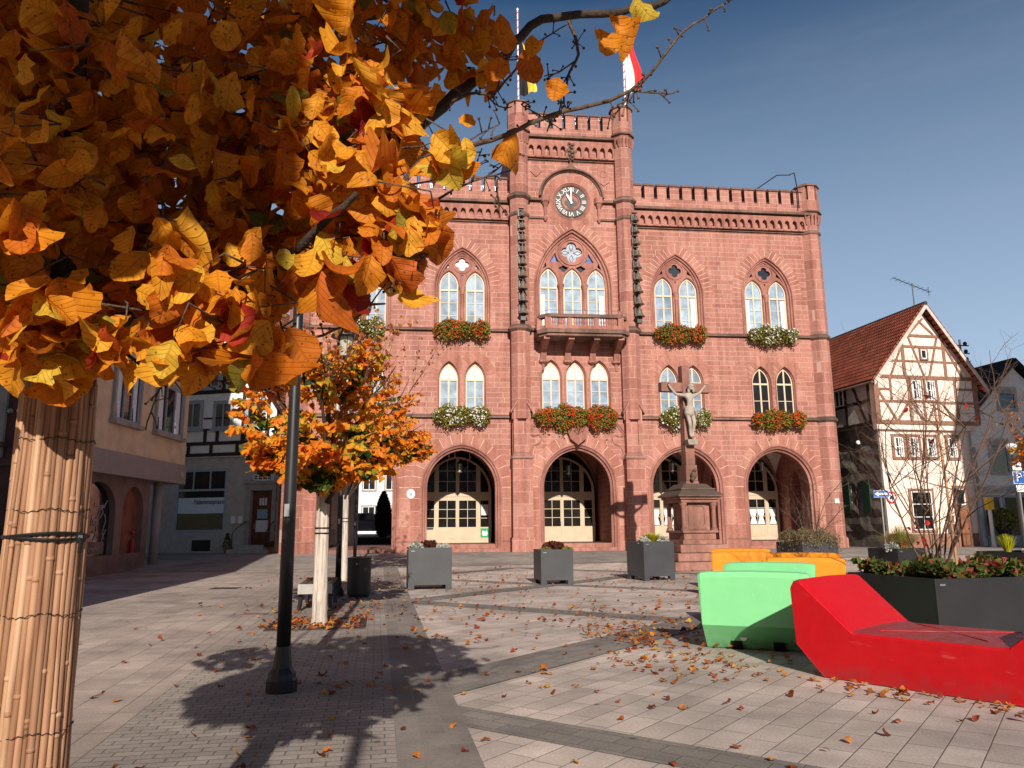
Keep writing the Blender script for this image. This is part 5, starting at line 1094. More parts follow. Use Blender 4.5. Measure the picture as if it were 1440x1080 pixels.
fe = [(0, 1), (1, 2), (2, 3), (3, 4), (4, 5), (5, 6), (3, 7), (7, 8), (8, 9), (9, 10), (3, 11), (11, 12), (12, 13), (13, 14), (0, 15), (15, 16), (16, 17), (17, 18), (0, 19), (19, 20), (20, 21), (21, 22)]
frr = [(.14, .10), (.115, .085), (.15, .10), (.135, .085), .05, (.085, .10), (.065, .075), .065, .048, .034, .038, .065, .048, .034, .038, .085, .062, .045, .04, .085, .062, .045, .04]
fig = skin_body('figure', fv, fe, frr, 'figure_stone', cr)
hm = MB(); hm.sphere((.045, -.33, 5.50), .105, 10, 8, (1, 1.0, 1.05)); hm.sphere((-.03, -.32, 5.38), .05, 8, 6, (1, .8, 1.6)); hm.sphere((.125, -.31, 5.37), .05, 8, 6, (.9, .8, 1.7)); hm.tube([(.05+.1*cos(a), -.335+.1*sin(a), 5.52+.012*sin(a*5)) for a in [k*pi/8 for k in range(16)]], .016, 5, True)
hm.sphere((.075, -.43, 5.36), .04, 8, 6, (1, .7, 1.3)); hm.sphere((.07, -.445, 5.43), .014, 6, 5, (.8, 1, 1.7)); hm.build('hair', 'figure_stone', fig, smooth=True)
lc = MB(); lc.lathe([(.155, 4.60), (.17, 4.68), (.165, 4.80), (.145, 4.88)], (-.01, -.27), 14); lc.v = [(x, -.27+(y+.27)*.78, z+.02*sin(x*40)) for x, y, z in lc.v]; lc.tube([(.12, -.34, 4.85), (.17, -.36, 4.7), (.15, -.34, 4.5)], [.04, .035, .015], 6); lc.build('loincloth', 'figure_stone', fig, smooth=True)
fg = MB()
for s, hx in ((-1, -.635), (1, .625)):
    for k in range(5):
        a = (-.5+.28*k) if k < 4 else 1.2; l = (.05, .06, .062, .055, .045)[k]; fg.tube([(hx, -.175, 5.61), (hx+s*sin(a)*-l*.6, -.2, 5.61+cos(a)*l*.7), (hx-s*sin(a)*l*.7, -.225, 5.61+cos(a)*l)], [.012, .01, .007], 5)
fg.build('fingers', 'figure_stone', fig, smooth=True)

# ------------------------------------------------------------------ street furniture
def lamp(label, x, y, h=4.6):
    t = thing('street_lamp', label, 'street lamp', (x, y, GZ(x, y)+.006), 0, 1, 'black lamp posts along the tree row')
    m = MB(); m.lathe([(.122, 0), (.122, .09), (.112, .105), (.108, .14), (.075, .18), (.064, .28), (.058, .34)], n=12); m.build('base', 'black_steel', t)
    m = MB(); m.lathe([(.056, .3), (.052, 1.4), (.044, 2.6), (.040, h)], n=16); m.build('pole', 'black_steel', t, smooth=True)
    m = MB(); m.lathe([(.05, h), (.14, h+.02), (.15, h+.06)], n=16); m.lathe([(.3, h+.46), (.29, h+.5), (.05, h+.6)], n=20)
    for k in range(4): a = k*pi/2+.4; m.tube([(.13*cos(a), .13*sin(a), h+.05), (.15*cos(a), .15*sin(a), h+.48)], .008, 5)
    m.build('lamp_head', 'black_steel', t); g = MB(); g.lathe([(.11, h+.06), (.14, h+.46)], n=16); g.build('lamp_glass', 'glass_lamp', t)
    m = MB(); m.box(-.02, .02, -.078, -.055, 1.35, 1.45); m.build('service_hatch', 'grey_metal', t)
    return t
lamp('nearest black lamp post, standing in the dappled shadow on the left', -1.83, 6.33)
lamp('thick black lamp post just behind the bench and the wrapped trunk', -3.35, 15.0)
lamp('farthest thin black lamp post, right beside the distant wrapped trunk', -4.83, 23.8)
lamp('black lamp post behind the camera that throws the second shadow strip', -.05, -2.6, 5.2)
bn = thing('litter_bin', 'dark cylindrical litter bin standing in the shade between trunk and planter', 'litter bin', (-2.9, 14.75, .006))
m = MB(); m.lathe([(.19, 0), (.19, .03), (.215, .05), (.22, .68), (.225, .7)], n=28); smooth_angle(m.build('body', 'black_steel', bn)); m = MB(); m.lathe([(.225, .70), (.225, .72), (.16, .735), (.15, .66)], n=28, caps=False); m.build('rim', 'black_steel', bn); m = MB(); m.lathe([(.155, .655), (.15, .66)], n=20); m.build('opening', 'wire_black', bn); m = MB(); m.box(-.02, .01, -.232, -.222, .6, .625); m.build('lock', 'grey_metal', bn)
be = thing('park_bench', 'backless wooden slat bench behind the wrapped tree trunk', 'bench', (-3.1, 12.3, .006), math.atan(.171))
m = MB()
for k in range(5): m.box(-.25+k*.102, -.25+k*.102+.088, 0, 1.7, .37, .41)
m.build('seat', 'bench_wood', be, bevel=.006)
for y in (.14, 1.5):
    m = MB(); 
    m.bar((-.2, y, .36), (-.24, y-.1, 0), .05, .05); m.bar((.2, y, .36), (.24, y-.1, 0), .05, .05); m.box(-.23, .23, y-.03, y+.03, .32, .368); m.build('leg', 'black_steel', be)
m = MB(); m.box(-.26, .26, -.03, -.005, .26, .41); m.build('end_panel', 'concrete', be); m = MB()
for s in (-.12, .12): m.bar((s, .1, .32), (s+.05, .7, .1), .015, .015)
m.build('brace', 'grey_metal', be)

# ------------------------------------------------------------------ trees
def sprays(centers, axes, nsp, per, mat_, parent, name, L_=(.08, .12), seed=1, trunk_c=None, hang=.8, twig=None, tw=None, keepf=None):
    """leafy twigs: each spray runs outward through the crown volume and carries hanging leaves"""
    r = np.random.default_rng(seed); P_, D_, N_ = [], [], []; tb = MB()
    for i in range(nsp):
        k = r.integers(len(centers)); c = np.array(centers[k]); a = np.array(axes[k]); q = r.normal(size=3); q /= np.linalg.norm(q); e = c+q*a*r.uniform(.45, 1)**.5
        o = trunk_c if trunk_c is not None else c; d = e-np.array(o); d[2] *= .35; d /= np.linalg.norm(d)+1e-6; l = r.uniform(.25, .55)*min(1, a.mean()*1.2)
        p0 = e-d*l; p0[2] -= .05; pts = [p0+(e-p0)*t+np.array([0, 0, .06*sin(t*3)]) for t in (0, .35, .7, 1)]
        if keepf is not None and not keepf(e): continue
        tb.tube(pts, [.006, .005, .004, .002], 4)
        for j in range(per):
            t = (j+.5)/per*1.05; b_ = p0+(e-p0)*min(t, 1)+np.array([0, 0, .06*sin(min(t, 1)*3)]); s = 1 if j % 2 else -1; side = np.cross(d, [0, 0, 1])*s
            P_.append(b_+r.normal(0, .012, 3)); D_.append(side*r.uniform(.3, .9)+d*.4+np.array([0, 0, -hang*r.uniform(.6, 1.5)])+r.normal(0, .25, 3)); N_.append(d*.5+side*.6+np.array([0, -.5, .8])+r.normal(0, .35, 3))
    n = len(P_); leaves_mesh(name, P_, r.uniform(L_[0], L_[1], n), D_, N_, mat_, parent, 5, 5, .40, curl=.3)
    tb.build('twig' if twig is None else twig, 'twig_bark', parent)
def pale_trunk(t, h, r0, r1, lean=0):
    m = MB(); n = 22; vs = []
    R_, Z_ = 26, 30
    for j in range(Z_+1):
        z = h*j/Z_; r = r0+(r1-r0)*j/Z_
        if j < 2: r *= 1.12-.06*j
        for i in range(R_):
            a = 2*pi*i/R_; q = r*(1+.04*sin(a*5+z*2.5)+.03*sin(a*9-z*4)+.02*random.uniform(-1, 1)); vs.append((q*cos(a)+lean*z, q*sin(a), z))
    m.add(vs, [(j*R_+i, j*R_+(i+1) % R_, (j+1)*R_+(i+1) % R_, (j+1)*R_+i) for j in range(Z_) for i in range(R_)]); return m.build('trunk', 'wrapped_bark', t, smooth=True)
m_, nt_, b_ = base('wrapped_bark', .85, .2); tc_ = N(nt_, 'ShaderNodeTexCoord'); mp_ = N(nt_, 'ShaderNodeMapping'); mp_.inputs['Scale'].default_value = (26, 26, 1.6); nt_.links.new(tc_.outputs['Object'], mp_.inputs[0])
n_ = N(nt_, 'ShaderNodeTexNoise'); n_.inputs['Scale'].default_value = 1; n_.inputs['Detail'].default_value = 7; n_.inputs['Distortion'].default_value = .8; nt_.links.new(mp_.outputs[0], n_.inputs[0])
nt_.links.new(ramp_out(nt_, n_.outputs[0], [(.3, (.20, .165, .14)), (.43, (.42, .37, .32)), (.55, (.60, .53, .47)), (.63, (.52, .38, .28)), (.75, (.70, .63, .56))]), b_.inputs['Base Color'])
bp_ = N(nt_, 'ShaderNodeBump'); bp_.inputs['Strength'].default_value = .8; bp_.inputs['Distance'].default_value = .02; nt_.links.new(n_.outputs[0], bp_.inputs['Height']); nt_.links.new(bp_.outputs[0], b_.inputs['Normal']); MATS['wrapped_bark'] = m_
def street_tree(label, x, y, cz, rx, rz, off, nsp, per, seed, h=1.75, r0=.10, r1=.085, green=.35, lobes=None):
    t = thing('ironwood_tree', label, 'tree', (x, y, GZ(x, y)), 0, 1, 'autumn trees in the row')
    pale_trunk(t, h, r0, r1); m = MB()
    for z in (h*.68, h*.72): m.lathe([(r1+.012, z), (r1+.016, z+.01), (r1+.012, z+.02)], n=20, caps=False)
    m.build('tie', 'wire_black', t); rr = random.Random(seed); l = MB()
    for k in range(11):
        a = k*2.4; e = Vector((off[0]+rx*.75*cos(a), off[1]+rx*.75*sin(a), cz+rr.uniform(-.5, .8)*rz)); p0 = Vector((0, 0, h-.15)); pts = [p0.lerp(e, q)+Vector((0, 0, .25*sin(q*pi)*(1 if e.z > h+.4 else .4)))+Vector((rr.gauss(0, .04), rr.gauss(0, .04), 0)) for q in (0, .2, .4, .6, .8, 1)]
        l.tube(pts, [.035, .03, .024, .018, .012, .006], 6)
    l.tube([(0, 0, h-.2), (.03, 0, h+.5), (off[0], off[1], cz+rz*.6)], [.07, .05, .015], 8); l.build('limb', 'dark_bark', t)
    C_ = [(off[0], off[1], cz)] if lobes is None else [q[:3] for q in lobes]; A__ = [(rx, rx, rz)] if lobes is None else [(q[3], q[3], q[4]) for q in lobes]
    sprays(C_, A__, nsp, per, 'tree_leaves', t, 'crown', seed=seed, trunk_c=(off[0]*.5, off[1]*.5, cz-.5*rz))
    C2 = [(c[0], c[1], c[2]-.25*a[2]) for c, a in zip(C_, A__)]; A2_ = [(a[0]*.72, a[1]*.72, a[2]*.62) for a in A__]
    sprays(C2, A2_, int(nsp*green), per, 'green_leaves', t, 'inner_crown', seed=seed+50, trunk_c=(0, 0, cz-.5*rz), twig='inner_twig')
    wn = MB(); wp, wd_, wn_ = [], [], []
    for k in range(16):   # long bare shoots with a few leaves above the crown
        a = rr.uniform(0, 6.28); b0 = Vector((off[0]+rx*.5*cos(a), off[1]+rx*.5*sin(a), cz+rz*.35)); pts = [b0]; d = Vector((cos(a)*.45+rr.gauss(0, .2), sin(a)*.3, 1)).normalized()
        for j in range(6): d = (d+Vector((rr.gauss(0, .14), rr.gauss(0, .14), .02))).normalized(); pts.append(pts[-1]+d*rr.uniform(.12, .26)*rx*.8)
        wn.tube(pts, [.007, .006, .005, .004, .003, .003, .002], 4)
        for j in range(18): q = pts[rr.randrange(1, 7)]; wp.append(q+Vector((rr.gauss(0, .05), rr.gauss(0, .05), rr.gauss(0, .06)))); wd_.append((rr.gauss(0, .5), rr.gauss(0, .5), -1)); wn_.append((rr.gauss(0, .6), -1, .5))
    wn.build('shoot', 'twig_bark', t); leaves_mesh('shoot_leaves', [tuple(p) for p in wp], rng.uniform(.05, .09, len(wp)), wd_, wn_, 'shoot_leaves', t, 4, 4, .36, curl=.3)
    return t
leaf_mat('shoot_leaves', [(0, (.18, .04, .025)), (.5, (.36, .10, .03)), (.8, (.5, .22, .04)), (1, (.2, .2, .04))], .35, .5, False)
leaf_mat('green_leaves', [(0, (.02, .045, .01)), (.5, (.045, .085, .015)), (.75, (.12, .15, .02)), (.9, (.30, .25, .02)), (1, (.45, .18, .015))], .35, .5, False)
street_tree('orange and green autumn tree on a pale wrapped trunk, second in the row', -2.62, 10.66, 2.92, 1.28, .95, (.02, 0), 330, 15, 3, green=.3, lobes=[(0, 0, 3.0, .92, 1.05), (-.82, 0, 2.8, .55, .75), (-.45, -.1, 3.7, .45, .4), (.35, 0, 3.6, .5, .45), (.62, .1, 2.6, .55, .7), (-.25, -.3, 3.5, .7, .45), (-.1, -.6, 2.35, .88, .45), (.55, -.3, 2.2, .5, .33), (-.68, -.3, 2.25, .38, .3), (0, -.45, 1.98, .5, .25), (0, -.5, 2.1, .7, .3)])
street_tree('smaller reddish autumn tree beside the litter bin, third in the row', -4.23, 19.5, 4.2, 1.7, 1.5, (.7, 0), 210, 11, 8, 2.1, .095, .08, .3, lobes=[(.4, 0, 3.7, 1.3, 1.1), (1.2, 0, 3.5, .9, .9), (.9, .2, 4.6, .9, .7), (.5, 0, 5.0, .8, .9), (1.8, 0, 3.3, .5, .45)])
street_tree('orange autumn tree cut off by the right edge behind the parking sign', 12.4, 17.6, 2.9, .9, .8, (0, 0), 60, 12, 21, 1.9)
mb = MB(); 
for s_ in (-1, 1): mb.box(s_*.6-.03, s_*.6+.03, -.63, .63, 0, .012); mb.box(-.57, .57, s_*.6-.03, s_*.6+.03, 0, .012)
for k in range(18):
    x = -.55+k*.064
    if abs(x) < .2: mb.box(x, x+.03, -.57, -.2, 0, .01); mb.box(x, x+.03, .2, .57, 0, .01)
    else: mb.box(x, x+.03, -.57, .57, 0, .01)
tg = mb.build('tree_grate', 'dark_metal'); tg.location = (-2.62, 10.66, .006); tg.rotation_euler.z = math.atan(.171); tag(tg, 'square dark tree grate full of leaves around the second trunk', 'tree grate')

# the near tree: reed-wrapped trunk, limbs, twigs, leaves
NT = thing('ironwood_tree', 'nearest autumn tree with reed-wrapped trunk, orange leaves filling the upper left', 'tree', (-1.14, 1.9, .0), 0, 1, 'autumn trees in the row')
OX, OY = -1.14, 1.9
rw = MB(); rr = random.Random(4); nre = 42
for k in range(nre):
    a = 2*pi*k/nre; dr = rr.uniform(-.004, .005); h = 1.62+rr.uniform(-.012, .02); rad = rr.uniform(.0050, .0086); pts = []; rs = []; nodes = [rr.uniform(.1, .5)+i*rr.uniform(.32, .42) for i in range(5)]; da = 0; off = rr.uniform(-.02, .02)
    for j in range(41):
        z = h*j/40; R0 = .0965-.0215*(z/1.62)+dr+.002*sin(z*9+k); da = off*sin(z*2.2+k); q = rad
        pts.append((R0*cos(a+da), R0*sin(a+da), z)); rs.append(q)
    rw.tube(pts, rs, 7)
    for zn in nodes:
        if zn < h-.05:
            R0 = .0965-.0215*(zn/1.62)+dr+.002*sin(zn*9+k); aa = a+off*sin(zn*2.2+k); rw.tube([(R0*cos(aa), R0*sin(aa), zn-.006), (R0*cos(aa), R0*sin(aa), zn), (R0*cos(aa), R0*sin(aa), zn+.006)], [rad, rad+.0016, rad], 7)
m_, nt_, b_ = base('reed', .55, .35); g_ = N(nt_, 'ShaderNodeNewGeometry'); c_ = ramp_out(nt_, g_.outputs['Random Per Island'], [(0, (.20, .10, .055)), (.4, (.36, .19, .105)), (.8, (.44, .25, .145)), (1, (.52, .34, .22))])
tc_ = N(nt_, 'ShaderNodeTexCoord'); mp_ = N(nt_, 'ShaderNodeMapping'); mp_.inputs['Scale'].default_value = (60, 60, 5); nt_.links.new(tc_.outputs['Object'], mp_.inputs[0]); n_ = N(nt_, 'ShaderNodeTexNoise'); n_.inputs['Scale'].default_value = 1; n_.inputs['Detail'].default_value = 7; nt_.links.new(mp_.outputs[0], n_.inputs[0])
c_ = mixc(nt_, .8, c_, ramp_out(nt_, n_.outputs[0], [(.3, (.6, .5, .42)), (.5, (1, 1, 1)), (.75, (1.25, 1.3, 1.35))]), 'MULTIPLY'); nt_.links.new(c_, b_.inputs['Base Color'])
bp_ = N(nt_, 'ShaderNodeBump'); bp_.inputs['Strength'].default_value = .3; bp_.inputs['Distance'].default_value = .003; nt_.links.new(n_.outputs[0], bp_.inputs['Height']); nt_.links.new(bp_.outputs[0], b_.inputs['Normal']); MATS['reed'] = m_
rw.build('reed_wrap', 'reed', NT, smooth=True)
tr_ = MB(); tr_.lathe([(.085, 0), (.078, .8), (.07, 1.62), (.06, 1.8)], n=16); tr_.build('trunk', 'dark_bark', NT, smooth=True)
wi = MB()
for z0 in (.32, .56, .80, 1.06, 1.30, 1.47):
    wi.cut()
    wi.tube([((.105-.0215*(z0/1.62))*cos(2*pi*i/90), (.105-.0215*(z0/1.62))*sin(2*pi*i/90), z0+.0025*sin(i*2.1)+.004*sin(i*.35)) for i in range(90)], .0011, 4, True)
wi.build_split('wire', 'wire_black', NT)
ti = MB()
for dz in (0, .008): ti.tube([((.1065-.0215*((1.235+dz)/1.62))*cos(2*pi*i/48), (.1065-.0215*((1.235+dz)/1.62))*sin(2*pi*i/48), 1.235+dz+.004*sin(i*.26+dz*400)) for i in range(48)], .0042, 6, True)
ti.tube([(.105, -.05, 1.24), (.125, -.07, 1.225), (.12, -.065, 1.2)], .005, 5); ti.sphere((.112, -.05, 1.235), .013, 8, 6); ti.build('tie', 'wire_black', NT)
LIMB = {
'limb1':[(-1.16, 1.9, 1.55), (-1.11, 1.88, 1.8), (-0.92, 1.8, 1.98), (-0.65, 1.7, 1.99), (-0.44, 1.62, 1.9), (-0.39, 1.6, 1.94), (-0.28, 1.6, 2.08), (-0.16, 1.65, 2.23), (-0.03, 1.7, 2.38), (0.08, 1.7, 2.49), (0.33, 1.7, 2.52), (0.44, 1.7, 2.58)],
'limb2':[(-1.16, 1.9, 1.55), (-1.07, 1.85, 1.83), (-0.87, 1.75, 2.1), (-0.67, 1.7, 2.3), (-0.54, 1.65, 2.4), (-0.46, 1.6, 2.5), (-0.4, 1.6, 2.71)],
'limb3':[(-1.17, 1.9, 1.55), (-1.22, 1.9, 1.88), (-1.27, 1.9, 2.18), (-1.26, 1.9, 2.49), (-1.26, 1.9, 2.9), (-1.2, 1.7, 3.5)],
'limb4':[(-1.16, 1.9, 1.58), (-0.93, 1.7, 1.71), (-0.68, 1.5, 1.7), (-0.49, 1.4, 1.71), (-0.37, 1.35, 1.79), (-0.28, 1.3, 1.85)],
'limb5':[(-1.16, 1.9, 1.7), (-1.2, 1.5, 2.3), (-1.15, .9, 2.8), (-1.1, .3, 3.1), (-1.1, -.3, 3.2)], 'limb6':[(-1.16, 1.9, 1.8), (-.9, 1.4, 2.5), (-.7, .8, 2.9), (-.6, .2, 3.1), (-.5, -.3, 3.3)], 'limb7':[(-1.2, 1.9, 1.7), (-1.7, 2.1, 2.3), (-2.2, 2.3, 2.8)], 'limb8':[(-1.2, 1.9, 1.7), (-1.3, 2.5, 2.4), (-1.2, 3.0, 2.9)]}
TWIG = {
'twigA':[(-0.44, 1.6, 1.89), (-0.3, 1.55, 1.92), (-0.18, 1.5, 2.02), (-0.11, 1.45, 2.02), (-0.02, 1.45, 2.04), (0.09, 1.45, 2.09), (0.23, 1.45, 2.13), (0.31, 1.45, 2.2), (0.37, 1.45, 2.28), (0.47, 1.45, 2.35)],
'twigB':[(-0.16, 1.65, 2.23), (-0.09, 1.6, 2.23), (-0.03, 1.6, 2.24), (0.07, 1.6, 2.36), (0.14, 1.6, 2.41)],
'twigC':[(0.14, 1.6, 2.41), (0.16, 1.58, 2.33), (0.13, 1.55, 2.24), (0.11, 1.5, 2.14), (0.08, 1.5, 2.08)],
'twigD':[(-0.26, 1.5, 1.88), (-0.18, 1.5, 1.91), (-0.1, 1.5, 1.96), (0.0, 1.5, 1.99)],
'twigE':[(-0.4, 1.4, 1.78), (-0.3, 1.4, 1.75), (-0.22, 1.4, 1.76), (-0.16, 1.4, 1.77)],
'twigF':[(-0.68, 1.5, 1.7), (-0.54, 1.45, 1.63), (-0.4, 1.4, 1.6), (-0.3, 1.4, 1.64), (-0.24, 1.4, 1.71)],
'twigG':[(-0.93, 1.7, 1.71), (-0.74, 1.5, 1.57), (-0.62, 1.45, 1.53), (-0.52, 1.4, 1.53)]}
def smooth_path(p, k=5, jit=.004, seed=0):
    r = random.Random(seed); p = [Vector(q) for q in p]; out = []
    for i in range(len(p)-1):
        a = p[max(i-1, 0)]; b = p[i]; c = p[i+1]; d = p[min(i+2, len(p)-1)]
        for j in range(k):
            t = j/k; out.append(.5*((2*b)+(-a+c)*t+(2*a-5*b+4*c-d)*t*t+(-a+3*b-3*c+d)*t**3)+Vector((r.gauss(0, jit), r.gauss(0, jit), r.gauss(0, jit))))
    out.append(p[-1]); return out
FQ = 1.35   # the crown stands a little beyond the trunk's own distance
def far_(p): return (p[0]*FQ, p[1]*FQ, 1.25+(p[2]-1.25)*FQ)
for k in list(LIMB):
    p = LIMB[k]
    if k in ('limb1', 'limb2', 'limb3', 'limb4'): LIMB[k] = p[:1]+[tuple(Vector(q).lerp(Vector(far_(q)), min(1, (i+1)/3))) for i, q in enumerate(p[1:])]
for k in list(TWIG): TWIG[k] = [far_(q) for q in TWIG[k]]
O_ = Vector((OX, OY, 0)); lb, tw = MB(), MB()
for i, (k, p) in enumerate(LIMB.items()):
    q = [v-O_ for v in smooth_path(p, 5, .004, i)]; n = len(q); r0 = .034 if k in ('limb1', 'limb2', 'limb3') else .024; lb.tube(q, [r0*(1-.72*j/n) for j in range(n)], 9)
rt = random.Random(12)
def buds(q, n, r=.0022):
    for j in range(n):
        a = q[rt.randrange(1, len(q))]; d = Vector((rt.gauss(0, 1), rt.gauss(0, 1), rt.gauss(0, 1))).normalized(); l = rt.uniform(.012, .045); m1 = a+d*l*.6; m2 = a+d*l+Vector((0, 0, -.003)); tw.tube([a, m1, m2], [r, r*.8, r*.7], 4); tw.sphere(m2, r*rt.uniform(1.6, 2.3), 5, 4)
for i, (k, p) in enumerate(TWIG.items()):
    q = [v-O_ for v in smooth_path(p, 5, .002, i+20)]; n = len(q); r0 = .0105 if k == 'twigA' else .006; tw.tube(q, [r0*(1-.75*j/n) for j in range(n)], 7); buds(q, 34 if k == 'twigA' else 14)
    for j in range(5 if k == 'twigA' else 3):     # side twigs
        a = q[rt.randrange(n//3, n)]; d = Vector((rt.gauss(0, .7), rt.gauss(0, .3), rt.gauss(0, .9))).normalized(); s_ = smooth_path([a, a+d*.06, a+d*.12+Vector((0, 0, rt.uniform(-.03, .04)))], 3, .001, j); tw.tube(s_, [.003*(1-.5*z/len(s_)) for z in range(len(s_))], 5); buds(s_, 7)
LOBES = [((-1.16, 1.7, 2.44), 0.237), ((-0.85, 1.6, 2.37), 0.223), ((-0.62, 1.6, 2.37), 0.209), ((-0.41, 1.6, 2.36), 0.164), ((-0.24, 1.6, 2.36), 0.134), ((-0.11, 1.6, 2.36), 0.089), ((-1.06, 1.6, 2.12), 0.209), ((-0.78, 1.5, 2.06), 0.196), ((-0.57, 1.5, 2.08), 0.196), ((-0.4, 1.5, 2.08), 0.154), ((-0.27, 1.5, 2.12), 0.112), ((-1.04, 1.6, 1.88), 0.209), ((-0.76, 1.5, 1.84), 0.196), ((-0.55, 1.45, 1.83), 0.176), ((-0.4, 1.45, 1.88), 0.135), ((-0.29, 1.45, 1.92), 0.095), ((-1.02, 1.6, 1.7), 0.134), ((-0.79, 1.5, 1.71), 0.115), ((-0.61, 1.45, 1.71), 0.12), ((-0.46, 1.4, 1.73), 0.10), ((-0.35, 1.4, 1.72), 0.078), ((-0.24, 1.4, 1.75), 0.065), ((-0.22, 1.4, 1.87), 0.065), ((-0.14, 1.4, 1.96), 0.033), ((-0.31, 1.35, 1.69), 0.04), ((-0.18, 1.4, 1.82), 0.039)]
LOBES = [(far_(c), R0*FQ) for c, R0 in LOBES]+[((-1.12, 1.62, 1.72), .13), ((-1.0, 1.6, 1.72), .11), ((-1.12, 1.6, 1.95), .18), ((-.98, 1.55, 2.0), .2), ((-1.05, 1.6, 2.3), .22), ((-1.2, 1.6, 2.5), .22), ((-.86, 1.62, 2.25), .18), ((-1.0, 1.62, 1.64), .09), ((-.9, 1.65, 1.64), .07), ((-.74, 1.72, 1.66), .07), ((-.6, 1.78, 1.66), .07), ((-.78, 1.7, 1.83), .13), ((-.66, 1.75, 1.76), .09)]
r = np.random.default_rng(5); P_, D_, N_ = [], [], []
for (c, R0) in LOBES:
    n = int(118*(R0/FQ/.2)**1.6)+5
    for i in range(n):
        q = r.normal(size=3); q /= np.linalg.norm(q); p = np.array(c)+q*R0*r.uniform(.2, 1)*[1, 1.6, 1]; P_.append(p+[0, 0, .035])
        D_.append(np.array([r.normal(0, .6), r.normal(0, .5), -1+r.normal(0, .4)])); N_.append(np.array([r.normal(.1, 1.0), -1.0, .5+r.normal(0, .6)]))
        if i % 3 == 0:
            e = p+[0, 0, .035]; s_ = e+np.array([r.normal(0, .05), r.normal(.05, .05), r.uniform(.0, .08)]); s2 = s_+np.array([r.normal(-.05, .06), r.normal(.05, .05), r.uniform(-.02, .06)]); tw.tube([Vector(e)-O_, Vector(s_)-O_, Vector(s2)-O_], [.0012, .0025, .0035], 4)
SING = [(0.05, 1.45, 2.24), (0.1, 1.4, 2.11), (0.19, 1.42, 2.23), (0.28, 1.5, 2.37), (0.22, 1.45, 2.28), (0.03, 1.5, 2.24), (-0.09, 1.4, 1.98), (0.01, 1.45, 2.02), (0.16, 1.5, 2.38), (-0.02, 1.45, 2.19), (-0.12, 1.5, 2.33), (-0.18, 1.4, 1.78), (-0.14, 1.4, 1.85), (-0.02, 1.5, 2.33), (-0.09, 1.5, 2.09)]
for p in [far_(q) for q in SING]:
    P_.append(np.array(p)+[0, 0, .045]); D_.append(np.array([r.normal(0, .3), r.normal(0, .2), -1])); N_.append(np.array([r.normal(0, .4), -1.2, .4]))
P_ = np.array(P_)-np.array(O_); leaves_mesh('crown', P_, r.uniform(.055, .108, len(P_)), D_, N_, 'near_leaves', NT, 10, 9, .40, curl=.33)
# outer crown, mostly out of view: leaves added to shade the crown and paving
P_, D_, N_ = [], [], []
for c, a, n in (((-1.05, -.2, 3.2), (.66, .45, .55), 1500), ((-.72, -.25, 3.55), (.38, .4, .5), 560), ((-1.0, .3, 3.5), (.55, .5, .35), 320), ((-.9, .6, 3.3), (.5, .6, .35), 200), ((-.9, 1.3, 3.5), (.7, .6, .35), 160), ((-.15, 1.5, 3.35), (.5, .45, .4), 190), ((.15, 1.2, 3.0), (.3, .35, .25), 60), ((-.8, 2.4, 3.1), (.6, .4, .4), 120), ((-2.05, 2.25, 2.75), (.35, .35, .3), 80), ((-1.2, 2.9, 2.85), (.4, .3, .3), 80)):
    for i in range(int(n*1.5)):
        q = r.normal(size=3); q /= np.linalg.norm(q); p = np.array(c)+q*np.array(a)*r.uniform(.3, 1)**.6
        if p[1] < .7 and p[2] < 2.72+.12*sin(p[0]*9): continue
        if p[1] > 1.0 and p[2] < 2.9 and p[0] > -1.0+.0*p[2]: continue
        if p[1] > .25 and (p[2]-1.25) < .80*p[1]+.25 and p[0] > -.72*p[1]-.1: continue
        P_.append(p); D_.append(np.array([r.normal(0, .5), r.normal(0, .5), -1])); N_.append(np.array([r.normal(0, .6), -1, .6+r.normal(0, .4)]))
P_ = np.array(P_)-np.array(O_); leaves_mesh('outer_shade_crown', P_, r.uniform(.09, .125, len(P_)), D_, N_, 'near_leaves', NT, 6, 5, .44, curl=.3)
lb.build('limb', 'dark_bark', NT, smooth=True); tw.build('twig', 'twig_bark', NT, smooth=True)
# ------------------------------------------------------------------ houses
def roof_quad(name, quads, m, parent):
    me = bpy.data.meshes.new(name); vs = []; fs = []; uvs = []
    for q in quads:  # q: 4 points: eave0, eave1, ridge1, ridge0
        o = len(vs); q = [Vector(p) for p in q]; vs += [tuple(p) for p in q]; fs.append((o, o+1, o+2, o+3)); e = (q[1]-q[0]).normalized()
        for p in q: d = p-q[0]; a = d.dot(e); uvs.append((a, (d-e*a).length))
    me.from_pydata(vs, [], fs); uv = me.uv_layers.new(name='roof')
    for i, u in enumerate(uvs): uv.data[i].uv = u
    me.materials.append(MATS[m]); o = bpy.data.objects.new(name, me); COL.objects.link(o); o.parent = parent
    s = o.modifiers.new('sol', 'SOLIDIFY'); s.thickness = .12; s.offset = -1; return o
def tile_courses(parent, quads, m, n=16, name='tile_course'):
    mb = MB()
    for q in quads:
        q = [Vector(p) for p in q]; nrm = (q[1]-q[0]).cross(q[3]-q[0]).normalized()
        if nrm.z < 0: nrm = -nrm
        for i in range(n):
            t0, t1 = i/n, (i+1.12)/n; a, b = q[0].lerp(q[3], t0), q[1].lerp(q[2], t0); c, d = q[1].lerp(q[2], min(t1, 1)), q[0].lerp(q[3], min(t1, 1))
            mb.hexa([a+nrm*.05, b+nrm*.05, c+nrm*.01, d+nrm*.01, a+nrm*.10, b+nrm*.10, c+nrm*.03, d+nrm*.03])
    return mb.build(name, m, parent)
